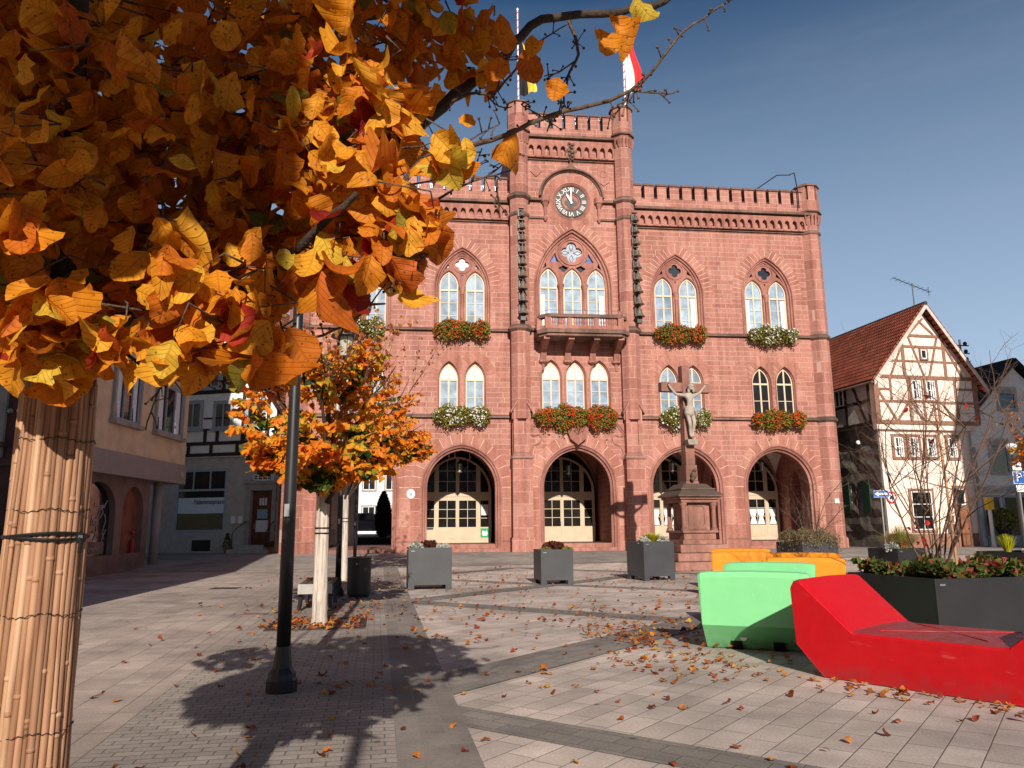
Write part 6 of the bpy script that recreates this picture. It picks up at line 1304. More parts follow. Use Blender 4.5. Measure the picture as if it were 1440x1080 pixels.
def house_window(parent, x0, x1, z0, z1, y=0, frame='frame_white', pane='glass_dark', cols=2, rows=1, surround=None, fw=.06, name='window', sill=None, curtain=False, depth=.06, sw=.14):
    fr = MB(); fr.plate([(x0, z0), (x1, z0), (x1, z1), (x0, z1)], [[(x0+fw, z0+fw), (x1-fw, z0+fw), (x1-fw, z1-fw), (x0+fw, z1-fw)]], y-depth, y-depth+.05)
    for i in range(1, cols): x = x0+(x1-x0)*i/cols; fr.box(x-fw*.45, x+fw*.45, y-depth-.005, y-depth+.04, z0+fw, z1-fw)
    for i in range(1, rows): z = z0+(z1-z0)*i/rows; fr.box(x0+fw, x1-fw, y-depth+.005, y-depth+.035, z-fw*.3, z+fw*.3)
    w_ = fr.build(name, frame, parent); g = MB(); g.box(x0+.02, x1-.02, y-depth+.042, y-depth+.047, z0+.02, z1-.02); g.build('pane', pane, w_)
    if surround: s = MB(); s.plate([(x0-sw, z0-sw), (x1+sw, z0-sw), (x1+sw, z1+sw), (x0-sw, z1+sw)], [[(x0, z0), (x1, z0), (x1, z1), (x0, z1)]], y-depth-.02, y+.02); s.build('surround', surround, w_)
    if sill: s = MB(); s.box(x0-.18, x1+.18, y-depth-.14, y-.01, z0-.16, z0-.03); s.build('sill', sill, w_)
    if curtain:
        c = MB(); ww = (x1-x0-2*fw); 
        for a in (x0+fw, x0+fw+ww*.72): curtain_strip(c, a, a+ww*.26, z0+fw, z1-fw, y-depth+.036, 3)
        c.build('curtain', 'curtain', w_)
    return w_
def beams(parent, lst, m, y=0, w=.2, name='timber'):
    mb = MB()
    for i, b in enumerate(lst):
        (x0, z0, x1, z1) = b[:4]; ww = b[4] if len(b) > 4 else w; yy = y-.035-.0035*(i % 5)
        d = Vector((x1-x0, 0, z1-z0)).normalized(); n_ = Vector((-d.z, 0, d.x))*ww/2
        mb.prism([(x0-n_.x, z0-n_.z), (x0+n_.x, z0+n_.z), (x1+n_.x, z1+n_.z), (x1-n_.x, z1-n_.z)][::-1], yy, y+.02)
    return mb.build(name, m, parent)
# --- pink half-timbered house right of the town hall
ph = thing('half_timbered_house', 'pink half-timbered gable house with a red tiled roof right of the town hall', 'house', (20.36*K, 42.14*K, HZ), atan2(.208, .978), K)
m = MB(); m.prism([(.0, 0), (5.6, 0), (5.5, 6.6), (-.05, 6.6)], 0, .3); m.prism([(-.3, 6.75), (6.35, 6.75), (6.4, 9.35), (3.2, 13.35), (-.3, 9.45)], -.28, .1); m.prism([(-.28, 6.45), (6.1, 6.45), (6.3, 6.8), (-.3, 6.8)], -.24, .1)
m.box(5.55, 5.9, .05, 6, 0, 8); m.build('front_wall', 'pink_plaster', ph)
m = MB(); m.prism([(-.02, -.4), (5.62, -.4), (5.62, .75), (-.02, .75)], -.05, .0); m.build('plinth', 'timber_brown', ph)
m = MB(); m.hexa([(0, .3, -.2), (.4, .3, -.2), (.4, 13, -.2), (0, 13, -.2), (-.05, .3, 6.75), (.4, .3, 6.75), (.4, 13, 6.75), (-.05, 13, 6.75)]); m.box(0, 6, 12.7, 13, -.2, 9)
n_ = 30; vs = [(-.06+.05*sin(i*1.3+j*.9)*cos(j*2.1)-.03*(j % 2), .12+12.6*i/n_, .9+5.7*j/14) for j in range(15) for i in range(n_+1)]; m.add(vs, [(j*(n_+1)+i, j*(n_+1)+i+1, (j+1)*(n_+1)+i+1, (j+1)*(n_+1)+i) for j in range(14) for i in range(n_)])
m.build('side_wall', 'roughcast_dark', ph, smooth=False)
m = MB(); m.hexa([(-.28, .1, 6.75), (.3, .1, 6.75), (.3, 13, 6.75), (-.28, 13, 6.75), (-.28, .1, 9.4), (.3, .1, 9.4), (.3, 13, 9.4), (-.28, 13, 9.4)]); m.build('upper_side_wall', 'roughcast_grey', ph)
def side_beams(x, lst, parent, mname, name):
    mb = MB()
    for i, (y0, z0, y1, z1) in enumerate(lst):
        yy = x-.03-.003*(i % 4); d = Vector((0, y1-y0, z1-z0)).normalized(); n2 = Vector((0, -d.z, d.y))*.1; p = [Vector((yy, y0, z0)), Vector((yy, y1, z1))]; q = [p[0]-n2, p[0]+n2, p[1]+n2, p[1]-n2]; mb.hexa([*q, *[v+Vector((.08, 0, 0)) for v in q]])
    return mb.build(name, mname, parent)
side_beams(-.28, [(.1, 6.85, 13, 6.85), (.1, 8.1, 13, 8.1), (.1, 9.3, 13, 9.3)]+[(y, 6.8, y, 9.35) for y in (.25, 2.3, 3.4, 5.2, 7.5, 9.6, 12.6)]+[(.6, 6.9, 1.6, 9.2), (6.0, 9.2, 7.2, 6.9), (4.9, 6.9, 3.8, 9.2), (9.8, 6.9, 11, 9.2)], ph, 'dark_timber', 'side_timber')
def side_window(x, y0, y1, z0, z1, parent, frame='frame_white'):
    mb = MB(); mb.plate([(y0, z0), (y1, z0), (y1, z1), (y0, z1)], [[(y0+.07, z0+.07), ((y0+y1)/2-.03, z0+.07), ((y0+y1)/2-.03, z1-.07), (y0+.07, z1-.07)], [((y0+y1)/2+.03, z0+.07), (y1-.07, z0+.07), (y1-.07, z1-.07), ((y0+y1)/2+.03, z1-.07)]], 0, .05)
    mb.v = [(x-.06+p[1], p[0], p[2]) for p in mb.v]; w_ = mb.build('window', frame, parent); g = MB(); g.box(x-.03, x-.02, y0+.02, y1-.02, z0+.02, z1-.02); g.build('pane', 'glass_dark', w_); return w_
side_window(-.28, 2.45, 3.25, 8.15, 9.2, ph); w_ = side_window(0, 1.9, 2.9, 2.0, 3.7, ph)
for y in (1.15, 2.95): q = MB(); q.box(-.13, -.08, y, y+.7, 1.95, 3.75); q.build('shutter', 'shutter_green', w_)
q = MB(); q.tube([(0, 2.6, 5.6), (-.5, 1.4, 5.75), (-.75, .9, 5.85)], .03, 5); q.build('lamp_arm', 'dark_metal', ph); q = MB(); q.sphere((-.78, .85, 5.8), .12, 10, 8); q.build('lamp_globe', 'paint_white', ph, smooth=True)
L_E, R_E, AP = (-.62, 9.05), (6.75, 8.75), (3.2, 13.62)
qs = [[(L_E[0], -.75, L_E[1]), (L_E[0], 13.2, L_E[1]), (AP[0], 13.2, AP[1]), (AP[0], -.75, AP[1])], [(R_E[0], 13.2, R_E[1]), (R_E[0], -.75, R_E[1]), (AP[0], -.75, AP[1]), (AP[0], 13.2, AP[1])]]
rf = roof_quad('roof', qs, 'tiles_red', ph); tile_courses(rf, qs, 'tiles_red' if 0 else 'roof_tile_red' if 'roof_tile_red' in MATS else MATS['sandstone_plain'].name if 0 else 'terracotta_dark' if 'terracotta_dark' in MATS else 'terracotta', 15) if 0 else None
m = MB()
for E0 in (L_E, R_E):
    d = Vector((AP[0]-E0[0], 0, AP[1]-E0[1])).normalized(); n2 = Vector((-d.z, 0, d.x))*(1 if E0 is R_E else 1); 
    a, b2 = Vector((E0[0], 0, E0[1])), Vector((AP[0], 0, AP[1])); dn = Vector((0, 0, -.26)); up = Vector((0, 0, .03)); m.hexa([v+Vector((0, yy, 0)) for yy in (-.80, -.765) for v in (a+dn, b2+dn, b2+up, a+up)][:8])
m.build('verge_board', 'roof_edge', rf)
mat('tile_red_flat', (.33, .085, .045), .8, amt=.3, scale=2.5)
tile_courses(rf, [qs[0]], 'tile_red_flat', 17)
m = MB(); m.tube([(AP[0], y, AP[1]+.05) for y in (-.8, 3, 8, 13.2)], .13, 8); m.build('ridge', 'slate', rf)
gl = MB(); gl.tube([(L_E[0]-.06, -.7, L_E[1]-.05), (L_E[0]-.06, 13.2, L_E[1]-.05)], .07, 6); gl.build('gutter', 'brown_stone', rf)
T = [(-.3, 6.85, 6.38, 6.85, .22), (-.18, 6.85, -.18, 9.5, .3), (6.25, 6.85, 6.25, 9.4, .3), (-.3, 9.42, 6.4, 9.42, .2), (-.1, 8.02, 1.9, 8.02, .14), (3.6, 8.0, 6.2, 8.0, .14), (.75, 8.0, .75, 9.4, .14), (-.1, 8.7, .75, 8.7, .12), (1.9, 6.9, 1.9, 9.4, .16), (3.72, 6.9, 3.72, 9.4, .16), (4.95, 6.9, 4.95, 9.4, .18), (5.0, 8.8, 6.2, 8.8, .12), (2.8, 6.9, 2.8, 8.0, .14),
     (-.05, 8.6, .95, 6.95, .13), (1.75, 7.9, 1.05, 6.95, .12), (2.05, 7.95, 2.65, 6.95, .12), (3.55, 7.95, 3.0, 6.95, .12), (3.95, 8.0, 4.75, 6.95, .12), (1.3, 11.2, 5.1, 11.2, .14), (1.75, 9.45, 1.75, 11.7, .2), (4.45, 9.45, 4.45, 11.7, .2), (.7, 10.35, 5.6, 10.35, .12), (1.6, 11.85, 4.8, 11.85, .16), (1.7, 11.2, .85, 9.5, .12), (4.6, 11.2, 5.5, 9.5, .12), (2.2, 11.8, 3.0, 9.5, .13), (4.1, 11.8, 3.35, 9.5, .13), (2.3, 11.95, 3.3, 12.9, .12), (3.9, 11.95, 2.75, 12.95, .12), (2.25, 12.7, 2.9, 13.05, .0001)]
beams(ph, T, 'timber_brown', -.28)
for x in (2.05, 2.98): house_window(ph, x, x+.62, 8.12, 9.25, -.30, cols=2, rows=2, curtain=True, surround='timber_brown', sw=.1)
house_window(ph, 2.9, 3.28, 10.5, 11.05, -.30, cols=1, surround='timber_brown', sw=.08)
for x in (.82, 1.78, 2.9, 4.28): house_window(ph, x, x+.58, 4.95, 6.05, 0, cols=2, rows=2, curtain=True, surround='timber_brown', sw=.16)
house_window(ph, 1.55, 2.85, .95, 3.05, 0, cols=2, rows=3, surround='timber_brown', sw=.14, name='shop_window', pane='glass_shop'); house_window(ph, 4.42, 5.0, 2.3, 3.2, 0, cols=1, surround='timber_brown', sw=.16)
d = MB(); d.box(4.4, 5.05, -.05, .0, 0, 2.05)
for i in range(3):
    for j in range(2): d.box(4.47+.29*j, 4.70+.29*j, -.065, -.05, .12+.64*i, .64+.64*i)
dd = d.build('door', 'brown_door_light', ph); s = MB(); s.plate([(4.25, 0), (5.2, 0), (5.2, 2.2), (4.25, 2.2)], [[(4.4, .01), (5.05, .01), (5.05, 2.05), (4.4, 2.05)]], -.08, .01); s.build('door_frame', 'timber_brown', dd)
s = MB(); s.lathe([(.03, 0), (.03, .05)], n=8); s.v = [(4.98+x, -.07-z, 1.0+y) for x, y, z in s.v]; s.build('handle', 'dark_metal', dd)
s = MB(); s.tube([(5.72, -.12, 0), (5.72, -.12, 6.4), (5.9, -.2, 6.9)], .06, 8); s.build('downpipe', 'grey_metal', ph)
s = MB(); s.box(.1, .62, -.03, .0, 3.93, 4.1); q = s.build('street_name_plate', 'poster_white', ph); s = MB(); [s.box(.15+.045*i, .175+.045*i, -.034, -.031, 3.97, 4.03+.02*(i % 2)) for i in range(9)]; s.build('small_print', 'sign_blue', q)
rs = MB(); rs.lathe([(.30, 0), (.30, .03)], n=28); rs.v = [(.30+x, -.03-z, 2.72+y) for x, y, z in rs.v]; q = rs.build('round_sign', 'paint_white', ph); rs = MB(); rs.tube([(.30+.28*cos(a), -.07, 2.72+.28*sin(a)) for a in [k*pi/14 for k in range(28)]], .04, 6, True); rs.build('red_ring', 'flag_red', q)
rs = MB(); rs.box(.18, .42, -.075, -.06, 2.64, 2.72); rs.box(.22, .38, -.075, -.06, 2.72, 2.80); rs.box(.19, .25, -.075, -.06, 2.6, 2.64); rs.box(.35, .41, -.075, -.06, 2.6, 2.64); rs.build('symbol', 'text_dark', q)
an = thing('tv_aerial', 'tv aerial with a long horizontal boom on the roof of the pink half-timbered house', 'aerial', tuple(Vector((20.36*K, 42.14*K, HZ))+Vector((3.2*K*.978-.3*K*-.208*-1, 3.2*K*.208, 13.6*K))), .25, K)
s = MB(); s.tube([(0, 0, 0), (0, 0, 1.5)], .035, 6); s.bar((-1.3, 0, 1.75), (1.2, 0, 1.05), .03, .03)
for k in range(9): t_ = k/8; s.bar((-1.25+2.4*t_, -.22, 1.73-.67*t_), (-1.25+2.4*t_, .22, 1.73-.67*t_), .015, .015)
s.bar((1.1, 0, .8), (1.1, 0, 1.35), .02, .02); s.build('antenna', 'dark_metal', an)
an = thing('aerial_mast', 'short dark mast with insulators rising behind the right slope of the pink house', 'mast', (22.6, 37.5, 8.1), .2)
s = MB(); s.tube([(0, 0, -1.5), (0, 0, 2.3)], .05, 6)
for z in (1.2, 1.6, 2.0): s.bar((-.5 if z != 1.6 else -.25, 0, z), (.5, 0, z), .05, .05); s.lathe([(.07, z), (.1, z+.12), (.05, z+.2)], (.3, 0), 8)
s.build('mast', 'dark_metal', an)
# --- pale house with a black roof on the right edge
wh = thing('gabled_house', 'pale grey house with a steep black roof at the right edge, mostly in shade', 'house', tuple(Vector((20.36*K, 42.14*K, HZ))+Vector((.978, .208, 0))*5.95*K+Vector((-.208, .978, 0))*.6*K), atan2(.208, .978), K)
m = MB(); m.prism([(0, -.3), (7.6, -.3), (7.6, 7.1), (3.8, 10.6), (0, 7.1)], 0, 12); m.build('wall', 'white_plaster', wh)
qs = [[(-.5, -.45, 6.8), (-.5, 12.5, 6.8), (3.8, 12.5, 10.85), (3.8, -.45, 10.85)], [(8.1, 12.5, 6.8), (8.1, -.45, 6.8), (3.8, -.45, 10.85), (3.8, 12.5, 10.85)]]
rf = roof_quad('roof', qs, 'tiles_black', wh); mat('tile_black_flat', (.022, .022, .025), .7, amt=.3); tile_courses(rf, qs, 'tile_black_flat', 18); m = MB(); m.tube([(-.55, -.5, 6.7), (-.55, 12, 6.7)], .09, 8); m.build('gutter', 'brown_stone', rf); m = MB(); m.bar((-.5, -.5, 6.65), (3.8, -.5, 10.7), .06, .25, (0, 1, 0)); m.build('verge_board', 'brown_stone', rf)
for x, z0, z1 in ((1.7, 4.15, 6.0), (3.7, 4.15, 6.0), (5.7, 4.15, 6.0), (2.7, 7.9, 9.1)):
    w_ = house_window(wh, x, x+1.15, z0, z1, 0, cols=1, surround='roughcast_grey', sw=.14, frame='window_grey'); s = MB(); s.box(x-.02, x+1.17, -.12, -.07, z1-.3, z1); s.build('roller_shutter', 'trim_stone', w_)
s = MB(); s.box(.35, 7.5, -.35, 0, 3.1, 3.35); s.build('canopy', 'window_grey', wh)
for i, x in enumerate((.75, 2.1, 4.9)): house_window(wh, x, x+(1.2 if i == 0 else 2.6), .45, 2.85, 0, cols=1, frame='window_grey', pane='glass_shop', name='shop_window', fw=.12)
s = MB(); s.box(.8, 7.5, -.06, 0, 0, .45); s.build('plinth', 'window_grey', wh); s = MB(); s.tube([(.18, -.1, 0), (.18, -.1, 6.7)], .07, 8); s.build('downpipe', 'grey_metal', wh)
s = MB(); s.box(.45, .62, -.12, -.02, 3.6, 5.6); s.build('wall_bracket', 'trim_stone', wh)

# --- grey half-timbered house left of the town hall
tz = (.968, -.251); gh = thing('half_timbered_house', 'grey half-timbered house in shade behind the beige building on the left', 'house', (-18.08*K, 43.93*K, HZ), atan2(-.251, .968), K)
m = MB(); m.plate([(-7, -.3), (5.3, -.3), (5.3, 5.35), (-7, 5.35)], [[(-1.3, 1.15), (2.0, 1.15), (2.0, 4.7), (-1.3, 4.7)], [(3.62, .45), (4.95, .45), (4.95, 4.3), (3.62, 4.3)]], 0, .3); m.build('ground_wall', 'roughcast_grey', gh)
m = MB(); m.prism([(-7, 5.35), (5.3, 5.35), (5.3, 8.0), (-.6, 16.2), (-7, 8.0)], -.12, .3); m.box(5.0, 5.28, .3, 10, -.3, 8.0); m.build('upper_wall', 'grey_plaster', gh)
T = [(-7, 5.5, 5.3, 5.5, .2), (-7, 6.15, 5.3, 6.15, .2)]+[(x, 5.5, x, 6.15, .2) for x in (-.6, .9, 2.6, 4.2)]+[(-7, 6.95, 5.3, 6.95, .1)]+[(.45, 6.15, .45, 7, .2), (1.25, 6.15, 1.25, 7, .2), (2.9, 6.15, 2.9, 9.1, .2), (4.5, 6.15, 4.5, 9, .2), (-7, 9.15, 4.6, 9.15, .24), (.3, 7.6, 2.9, 7.6, .1), (.6, 9.2, .6, 11.6, .2), (1.5, 9.2, 1.5, 11.6, .2), (2.5, 9.2, 2.5, 10.6, .2), (-3, 11.6, 2.4, 11.6, .18), (0, 10.45, 3.0, 10.45, .14), (-.4, 9.3, -1.2, 11.4, .2), (3, 6.3, 4.3, 9.0, .16), (5.15, 5.5, 5.15, 8.0, .25)]
beams(gh, T, 'dark_timber', -.12)
for x0, x1, z0, z1 in ((-1.0, .12, 7.05, 8.6), (1.0, 2.15, 7.0, 8.5), (3.1, 4.2, 7.0, 8.5), (.1, 1.2, 9.4, 11.2), (-5, -3.9, 7.05, 8.6)): house_window(gh, x0, x1, z0, z1, -.12, cols=2, frame='window_grey', surround='window_grey', sw=.1, fw=.1, sill='window_grey')
w_ = house_window(gh, -1.3, 2.0, 1.15, 4.7, .05, cols=1, frame='window_grey', pane='glass_shop', fw=.14, name='shop_window'); s = MB(); s.box(-1.2, 1.9, -.02, .03, 3.45, 3.57); 
for x in (-.2, .9): s.box(x-.04, x+.04, -.02, .03, 3.5, 4.6)
s.build('glazing_bar', 'window_grey', w_); s = MB(); s.box(-1.16, 1.86, .022, .03, 2.2, 3.08); q = s.build('frosted_strip', 'frost_film', w_); text_part('lettering', 'Hebammenpraxis', .40, 'text_dark', q, (.85, .012, 2.84), depth=.004, shear=.35, xs=.70)
s = MB(); s.box(1.25, 1.65, .035, .04, 1.35, 2.05); s.build('picture', 'poster_blue', w_)
s = MB(); s.plate([(3.3, .1), (5.2, .1), (5.2, 3.8), (3.3, 3.8)], [[(3.62, .45), (4.95, .45), (4.95, 3.45), (3.62, 3.45)]], -.12, .12); s.box(3.2, 5.3, -.2, .05, 3.8, 3.95); q = s.build('door_surround', 'trim_stone', gh)
d = MB(); d.box(3.64, 4.93, .1, .16, .46, 3.43)
for j in range(2):
    for i in range(3): d.box(3.76+.6*j, 4.2+.6*j, .085, .1, .65+.9*i, 1.4+.9*i)
d = d.build('door', 'door_brown', gh); s = MB()
for k in range(3): s.box(4.08+.17*k, 4.2+.17*k, .07, .085, 2.6, 3.0)
s.build('door_pane', 'poster_white', d); s = MB(); s.box(3.98, 4.62, .06, .075, 1.88, 2.38); s.build('blue_notice', 'poster_blue', d); s = MB(); s.box(3.92, 4.66, .06, .075, 1.15, 1.78); s.build('white_notice', 'poster_white', d)
s = MB(); s.box(3.8, 3.86, .04, .1, 1.3, 1.6); s.build('handle', 'grey_metal', d)
house_window(gh, 3.7, 4.88, 3.98, 4.3, -.02, cols=4, rows=2, frame='frame_white', fw=.05, name='transom_window')
s = MB(); s.box(2.9, 5.4, -1.0, -.02, -.05, .22); s.box(3.3, 5.3, -.7, -.02, .22, .45); s.build('step', 'roughcast_grey', gh)
s = MB(); s.tube([(3.15, -.95, .2), (3.15, -.95, 1.1), (3.3, -.8, 1.35), (3.45, -.1, 1.75)], .025, 6); s.cut(); s.tube([(5.15, -.95, .2), (5.15, -.95, 1.1), (5.15, -.1, 1.75)], .025, 6); s.build_split('handrail', 'dark_metal', gh)
for x in (2.45, 2.9): s = MB(); s.box(x, x+.26, -.13, 0, 1.62, 2.02); s.build('letter_box', 'paint_white', gh)
s = MB(); s.box(-.05, 1.15, -.02, .02, .12, .72); s.build('cellar_vent', 'wire_black', gh)
qs = [[(5.75, 10, 7.5), (5.75, -.5, 7.5), (-.6, -.5, 16.5), (-.6, 10, 16.5)], [(-7.4, -.5, 7.5), (-7.4, 10, 7.5), (-.6, 10, 16.5), (-.6, -.5, 16.5)]]; rf = roof_quad('roof', qs, 'tiles_old', gh)
m = MB(); m.bar((5.8, -.52, 7.35), (-.6, -.52, 16.4), .06, .22, (0, 1, 0)); m.build('verge_board', 'dark_timber', rf)
for i, (x, lab) in enumerate(((2.75, 'small potted conifer on the steps left of the brown door'), (5.35, 'flower pot with red blossoms right of the brown door'))):
    p = Vector((-18.08*K, 43.93*K, HZ))+Vector((tz[0], tz[1], 0))*(x*K)+Vector((.251, .968, 0))*(-.75*K); t = thing('potted_plant', lab, 'potted plant', tuple(p), 0)
    s = MB(); s.lathe([(.1, 0), (.14, .2), (.155, .21), (.155, .25)], n=14); s.build('pot', 'terracotta', t); n = 500; q = rng.random(n); aa = rng.uniform(0, 6.28, n); rr_ = (.16*(1-q)+.02) if i == 0 else .14*np.ones(n); hh = .55 if i == 0 else .22
    leaves_mesh('foliage', np.stack([rr_*np.cos(aa), rr_*np.sin(aa), .24+q*hh], -1), .06, rdir(n)+[0, 0, .5], rdir(n), 'cover_leaves', t, 3, 3, .25)
    if i: leaves_mesh('blossom', np.stack([.14*np.cos(aa[:40]), .14*np.sin(aa[:40]), .34+q[:40]*.15], -1), .06, rdir(40), rdir(40), 'flower_reds', t, 3, 3)
# red-roofed house showing between the grey house and the town hall
rh = thing('red_roofed_house', 'house with a red tiled roof glimpsed between the grey house and the town hall', 'house', (-20.5, 46, .6), -.2); m = MB(); m.prism([(-6, 0), (6, 0), (6, 7.5), (0, 12.5), (-6, 7.5)], 0, 9); m.build('wall', 'white_plaster', rh)
qs = [[(-6.5, -.4, 7.1), (-6.5, 9.4, 7.1), (0, 9.4, 12.8), (0, -.4, 12.8)], [(6.5, 9.4, 7.1), (6.5, -.4, 7.1), (0, -.4, 12.8), (0, 9.4, 12.8)]]; rf = roof_quad('roof', qs, 'tiles_old', rh); house_window(rh, -1, .2, 8.6, 10, 0, cols=2)

# --- beige building with the salon, left
SX = Vector((-11.62, 20.4, 0)); sa = thing('beige_building', 'beige rendered building over a brown stone hair salon with arched shop windows', 'building', tuple(SX), radians(91.7))
def Ys(Y): return Y-20.4
m = MB(); m.box(-.9, Ys(27.6), -.0, 9, 3.55, 10.5); m.build('upper_wall', 'beige_plaster', sa)
m = MB(); m.box(-.9, Ys(27.62), -.06, 9, 2.88, 3.55); m.build('fascia', 'band_taupe', sa); m = MB(); m.box(Ys(27.15), Ys(27.4), -.075, -.06, 3.12, 3.3); m.build('name_plate', 'text_pale', sa)
a0, a1 = Ys(21.1), Ys(23.2); b0, b1 = Ys(23.65), Ys(25.05)
m = MB(); m.plate([(-.9, -.1), (Ys(25.45), -.1), (Ys(25.45), 2.88), (-.9, 2.88)], [arch_e((a0+a1)/2, (a1-a0)/2, 1.75, .92, .56), arch_e((b0+b1)/2, (b1-b0)/2, 1.85, .78, .58)], .22, .5)
m.box(Ys(25.3), Ys(25.45), .5, 6, -.1, 2.88); m.box(-.9, Ys(27.4), 5, 5.3, -.1, 2.88); m.build('ground_wall', 'brown_stone', sa)
s = MB(); s.prism(arch_e((a0+a1)/2, (a1-a0)/2, 1.75, .92, .56), .40, .42); q = s.build('shop_window', 'glass_dark', sa)
text_part('lettering', 'Friseursalon', .20, 'text_pale', q, (a1-.30, .385, 1.98), align='RIGHT', xs=.62); text_part('lettering', 'belli', .42, 'text_pale', q, (a1-.62, .385, 1.55), align='RIGHT', xs=.62, shear=.15); s = MB(); [s.box(a1-1.5+.075*i, a1-1.46+.075*i, .385, .39, 1.19, 1.23+.03*(i % 3)) for i in range(11)]; s.build('small_print', 'text_pale', q)
s = MB(); s.box(a0+.05, a1-.22, .375, .383, .6, .95); s.build('lower_panel', 'brown_stone', q); s = MB(); s.tube([(a1-1.5+.03*i, .37, .76+.06*sin(i*1.7)*(.6+.4*cos(i*.9))) for i in range(36)], .011, 4); s.build('script_line', 'text_pale', q)
s = MB()
for pth in ([(-.18, 2.15), (-.34, 2.0), (-.62, 1.85), (-.72, 1.55), (-.70, 1.2), (-.85, .98), (-1.1, .92)], [(-.30, 1.75), (-.2, 1.55), (-.3, 1.35), (-.34, 1.15), (-.2, 1.02)], [(-.15, 1.3), (-.3, 1.1), (-.42, .8)], [(-.5, 1.95), (-.4, 1.8), (-.55, 1.62)]): s.tube([(a1+x, .39, z) for x, z in pth], .014, 5)
s.build('drawn_profile', 'text_pale', q)
s = MB(); s.prism(arch_e((b0+b1)/2, (b1-b0)/2, 1.85, .78, .58), .40, .42); q = s.build('shop_window', 'glass_hall_reflection', sa)
s = MB(); s.lathe([(.06, .58), (.06, .95), (.03, 1.0)], (b1-.35, .33), 8); s.sphere((b1-.35, .33, 1.2), .07, 8, 6); s.build('vase', 'flag_red', q)
s = MB(); s.lathe([(.15, -.1), (.15, 2.9)], (Ys(26.35), .35), 20); s.build('pillar', 'band_taupe', sa, smooth=True)
for x0, x1 in ((Ys(22.05), Ys(23.6)), (Ys(24.9), Ys(26.95))): house_window(sa, x0, x1, 4.5, 6.1, 0, cols=3, frame='window_grey', surround='trim_stone', sw=.12, sill='trim_stone', curtain=True)
for x0, x1 in ((Ys(22.05), Ys(23.6)), (Ys(24.9), Ys(26.95))): house_window(sa, x0, x1, 7.6, 9.2, 0, cols=3, frame='window_grey', surround='trim_stone', sw=.12, sill='trim_stone')
qs = [[(-.9, -.6, 10.3), (Ys(28), -.6, 10.3), (Ys(28), 5, 14.5), (-.9, 5, 14.5)]]; roof_quad('roof', qs, 'tiles_old', sa)
# --- dark stone house at the far left
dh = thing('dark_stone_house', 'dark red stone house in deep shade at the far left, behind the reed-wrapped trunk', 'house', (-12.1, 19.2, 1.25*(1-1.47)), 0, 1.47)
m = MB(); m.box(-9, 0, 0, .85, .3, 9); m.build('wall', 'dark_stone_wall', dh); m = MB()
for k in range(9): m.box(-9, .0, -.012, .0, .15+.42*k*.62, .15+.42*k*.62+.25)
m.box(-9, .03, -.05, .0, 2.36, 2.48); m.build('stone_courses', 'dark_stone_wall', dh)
w_ = house_window(dh, -2.0, -.72, 2.85, 4.8, 0, cols=2, frame='dark_stone_wall', surround=None); m = MB(); m.box(-.72, -.5, -.06, 0, 2.5, 5.0); m.box(-2.3, -.72, -.06, 0, 2.5, 2.66); m.build('surround', 'trim_stone', w_); m = MB(); m.box(-2.3, -.42, -.16, 0, 2.68, 2.76); m.build('sill', 'dark_stone_wall', w_)
m = MB(); m.sphere((-.4, -.08, 3.3), .05, 8, 6); m.build('bell_push', 'grey_metal', dh)
qs = [[(-9.3, -.5, 8.8), (.0, -.5, 8.8), (.0, 3, 12), (-9.3, 3, 12)]]; roof_quad('roof', qs, 'tiles_old', dh)
# --- houses beside the camera that shade the left and right edges of the square
ch = thing('tall_corner_house', 'tall rendered house left of the viewpoint that throws the shade on the left side', 'house', (-17, -10, 0), 0)
m = MB(); m.box(0, 10.4, 0, 18, 0, 15); m.build('wall', 'beige_plaster', ch); roof_quad('roof', [[(-.4, -.4, 14.8), (-.4, 18.2, 14.8), (5.2, 18.2, 19.5), (5.2, -.4, 19.5)], [(10.8, 18.2, 14.8), (10.8, -.4, 14.8), (5.2, -.4, 19.5), (5.2, 18.2, 19.5)]], 'tiles_old', ch)
m = MB(); m.prism([(0, 15), (10.4, 15), (5.2, 19.3)], .1, 17.9); m.build('gable', 'beige_plaster', ch)
for z in (2, 5.2, 8.4, 11.6):
    for x in (1.2, 4.4, 7.6): house_window(ch, x, x+1.3, z, z+1.7, 0, cols=2, surround='trim_stone')
eh = thing('rendered_house', 'rendered house right of the viewpoint that shades the house with the black roof', 'house', (20.9, 14, 0), 0)
m = MB(); m.box(0, 9, 0, 10, 0, 13.4); m.build('wall', 'grey_plaster', eh); roof_quad('roof', [[(-.4, -.4, 13.2), (-.4, 10.4, 13.2), (4.5, 10.4, 17.3), (4.5, -.4, 17.3)], [(9.4, 10.4, 13.2), (9.4, -.4, 13.2), (4.5, -.4, 17.3), (4.5, 10.4, 17.3)]], 'tiles_black', eh); m = MB(); m.prism([(0, 13.4), (9, 13.4), (4.5, 17.1)], .1, 9.9); m.build('gable', 'grey_plaster', eh)
for z in (1.2, 4.4, 7.0):
    for x in (1.2, 4, 6.6): house_window(eh, x, x+1.1, z, z+1.4, 0, cols=2, surround='trim_stone')
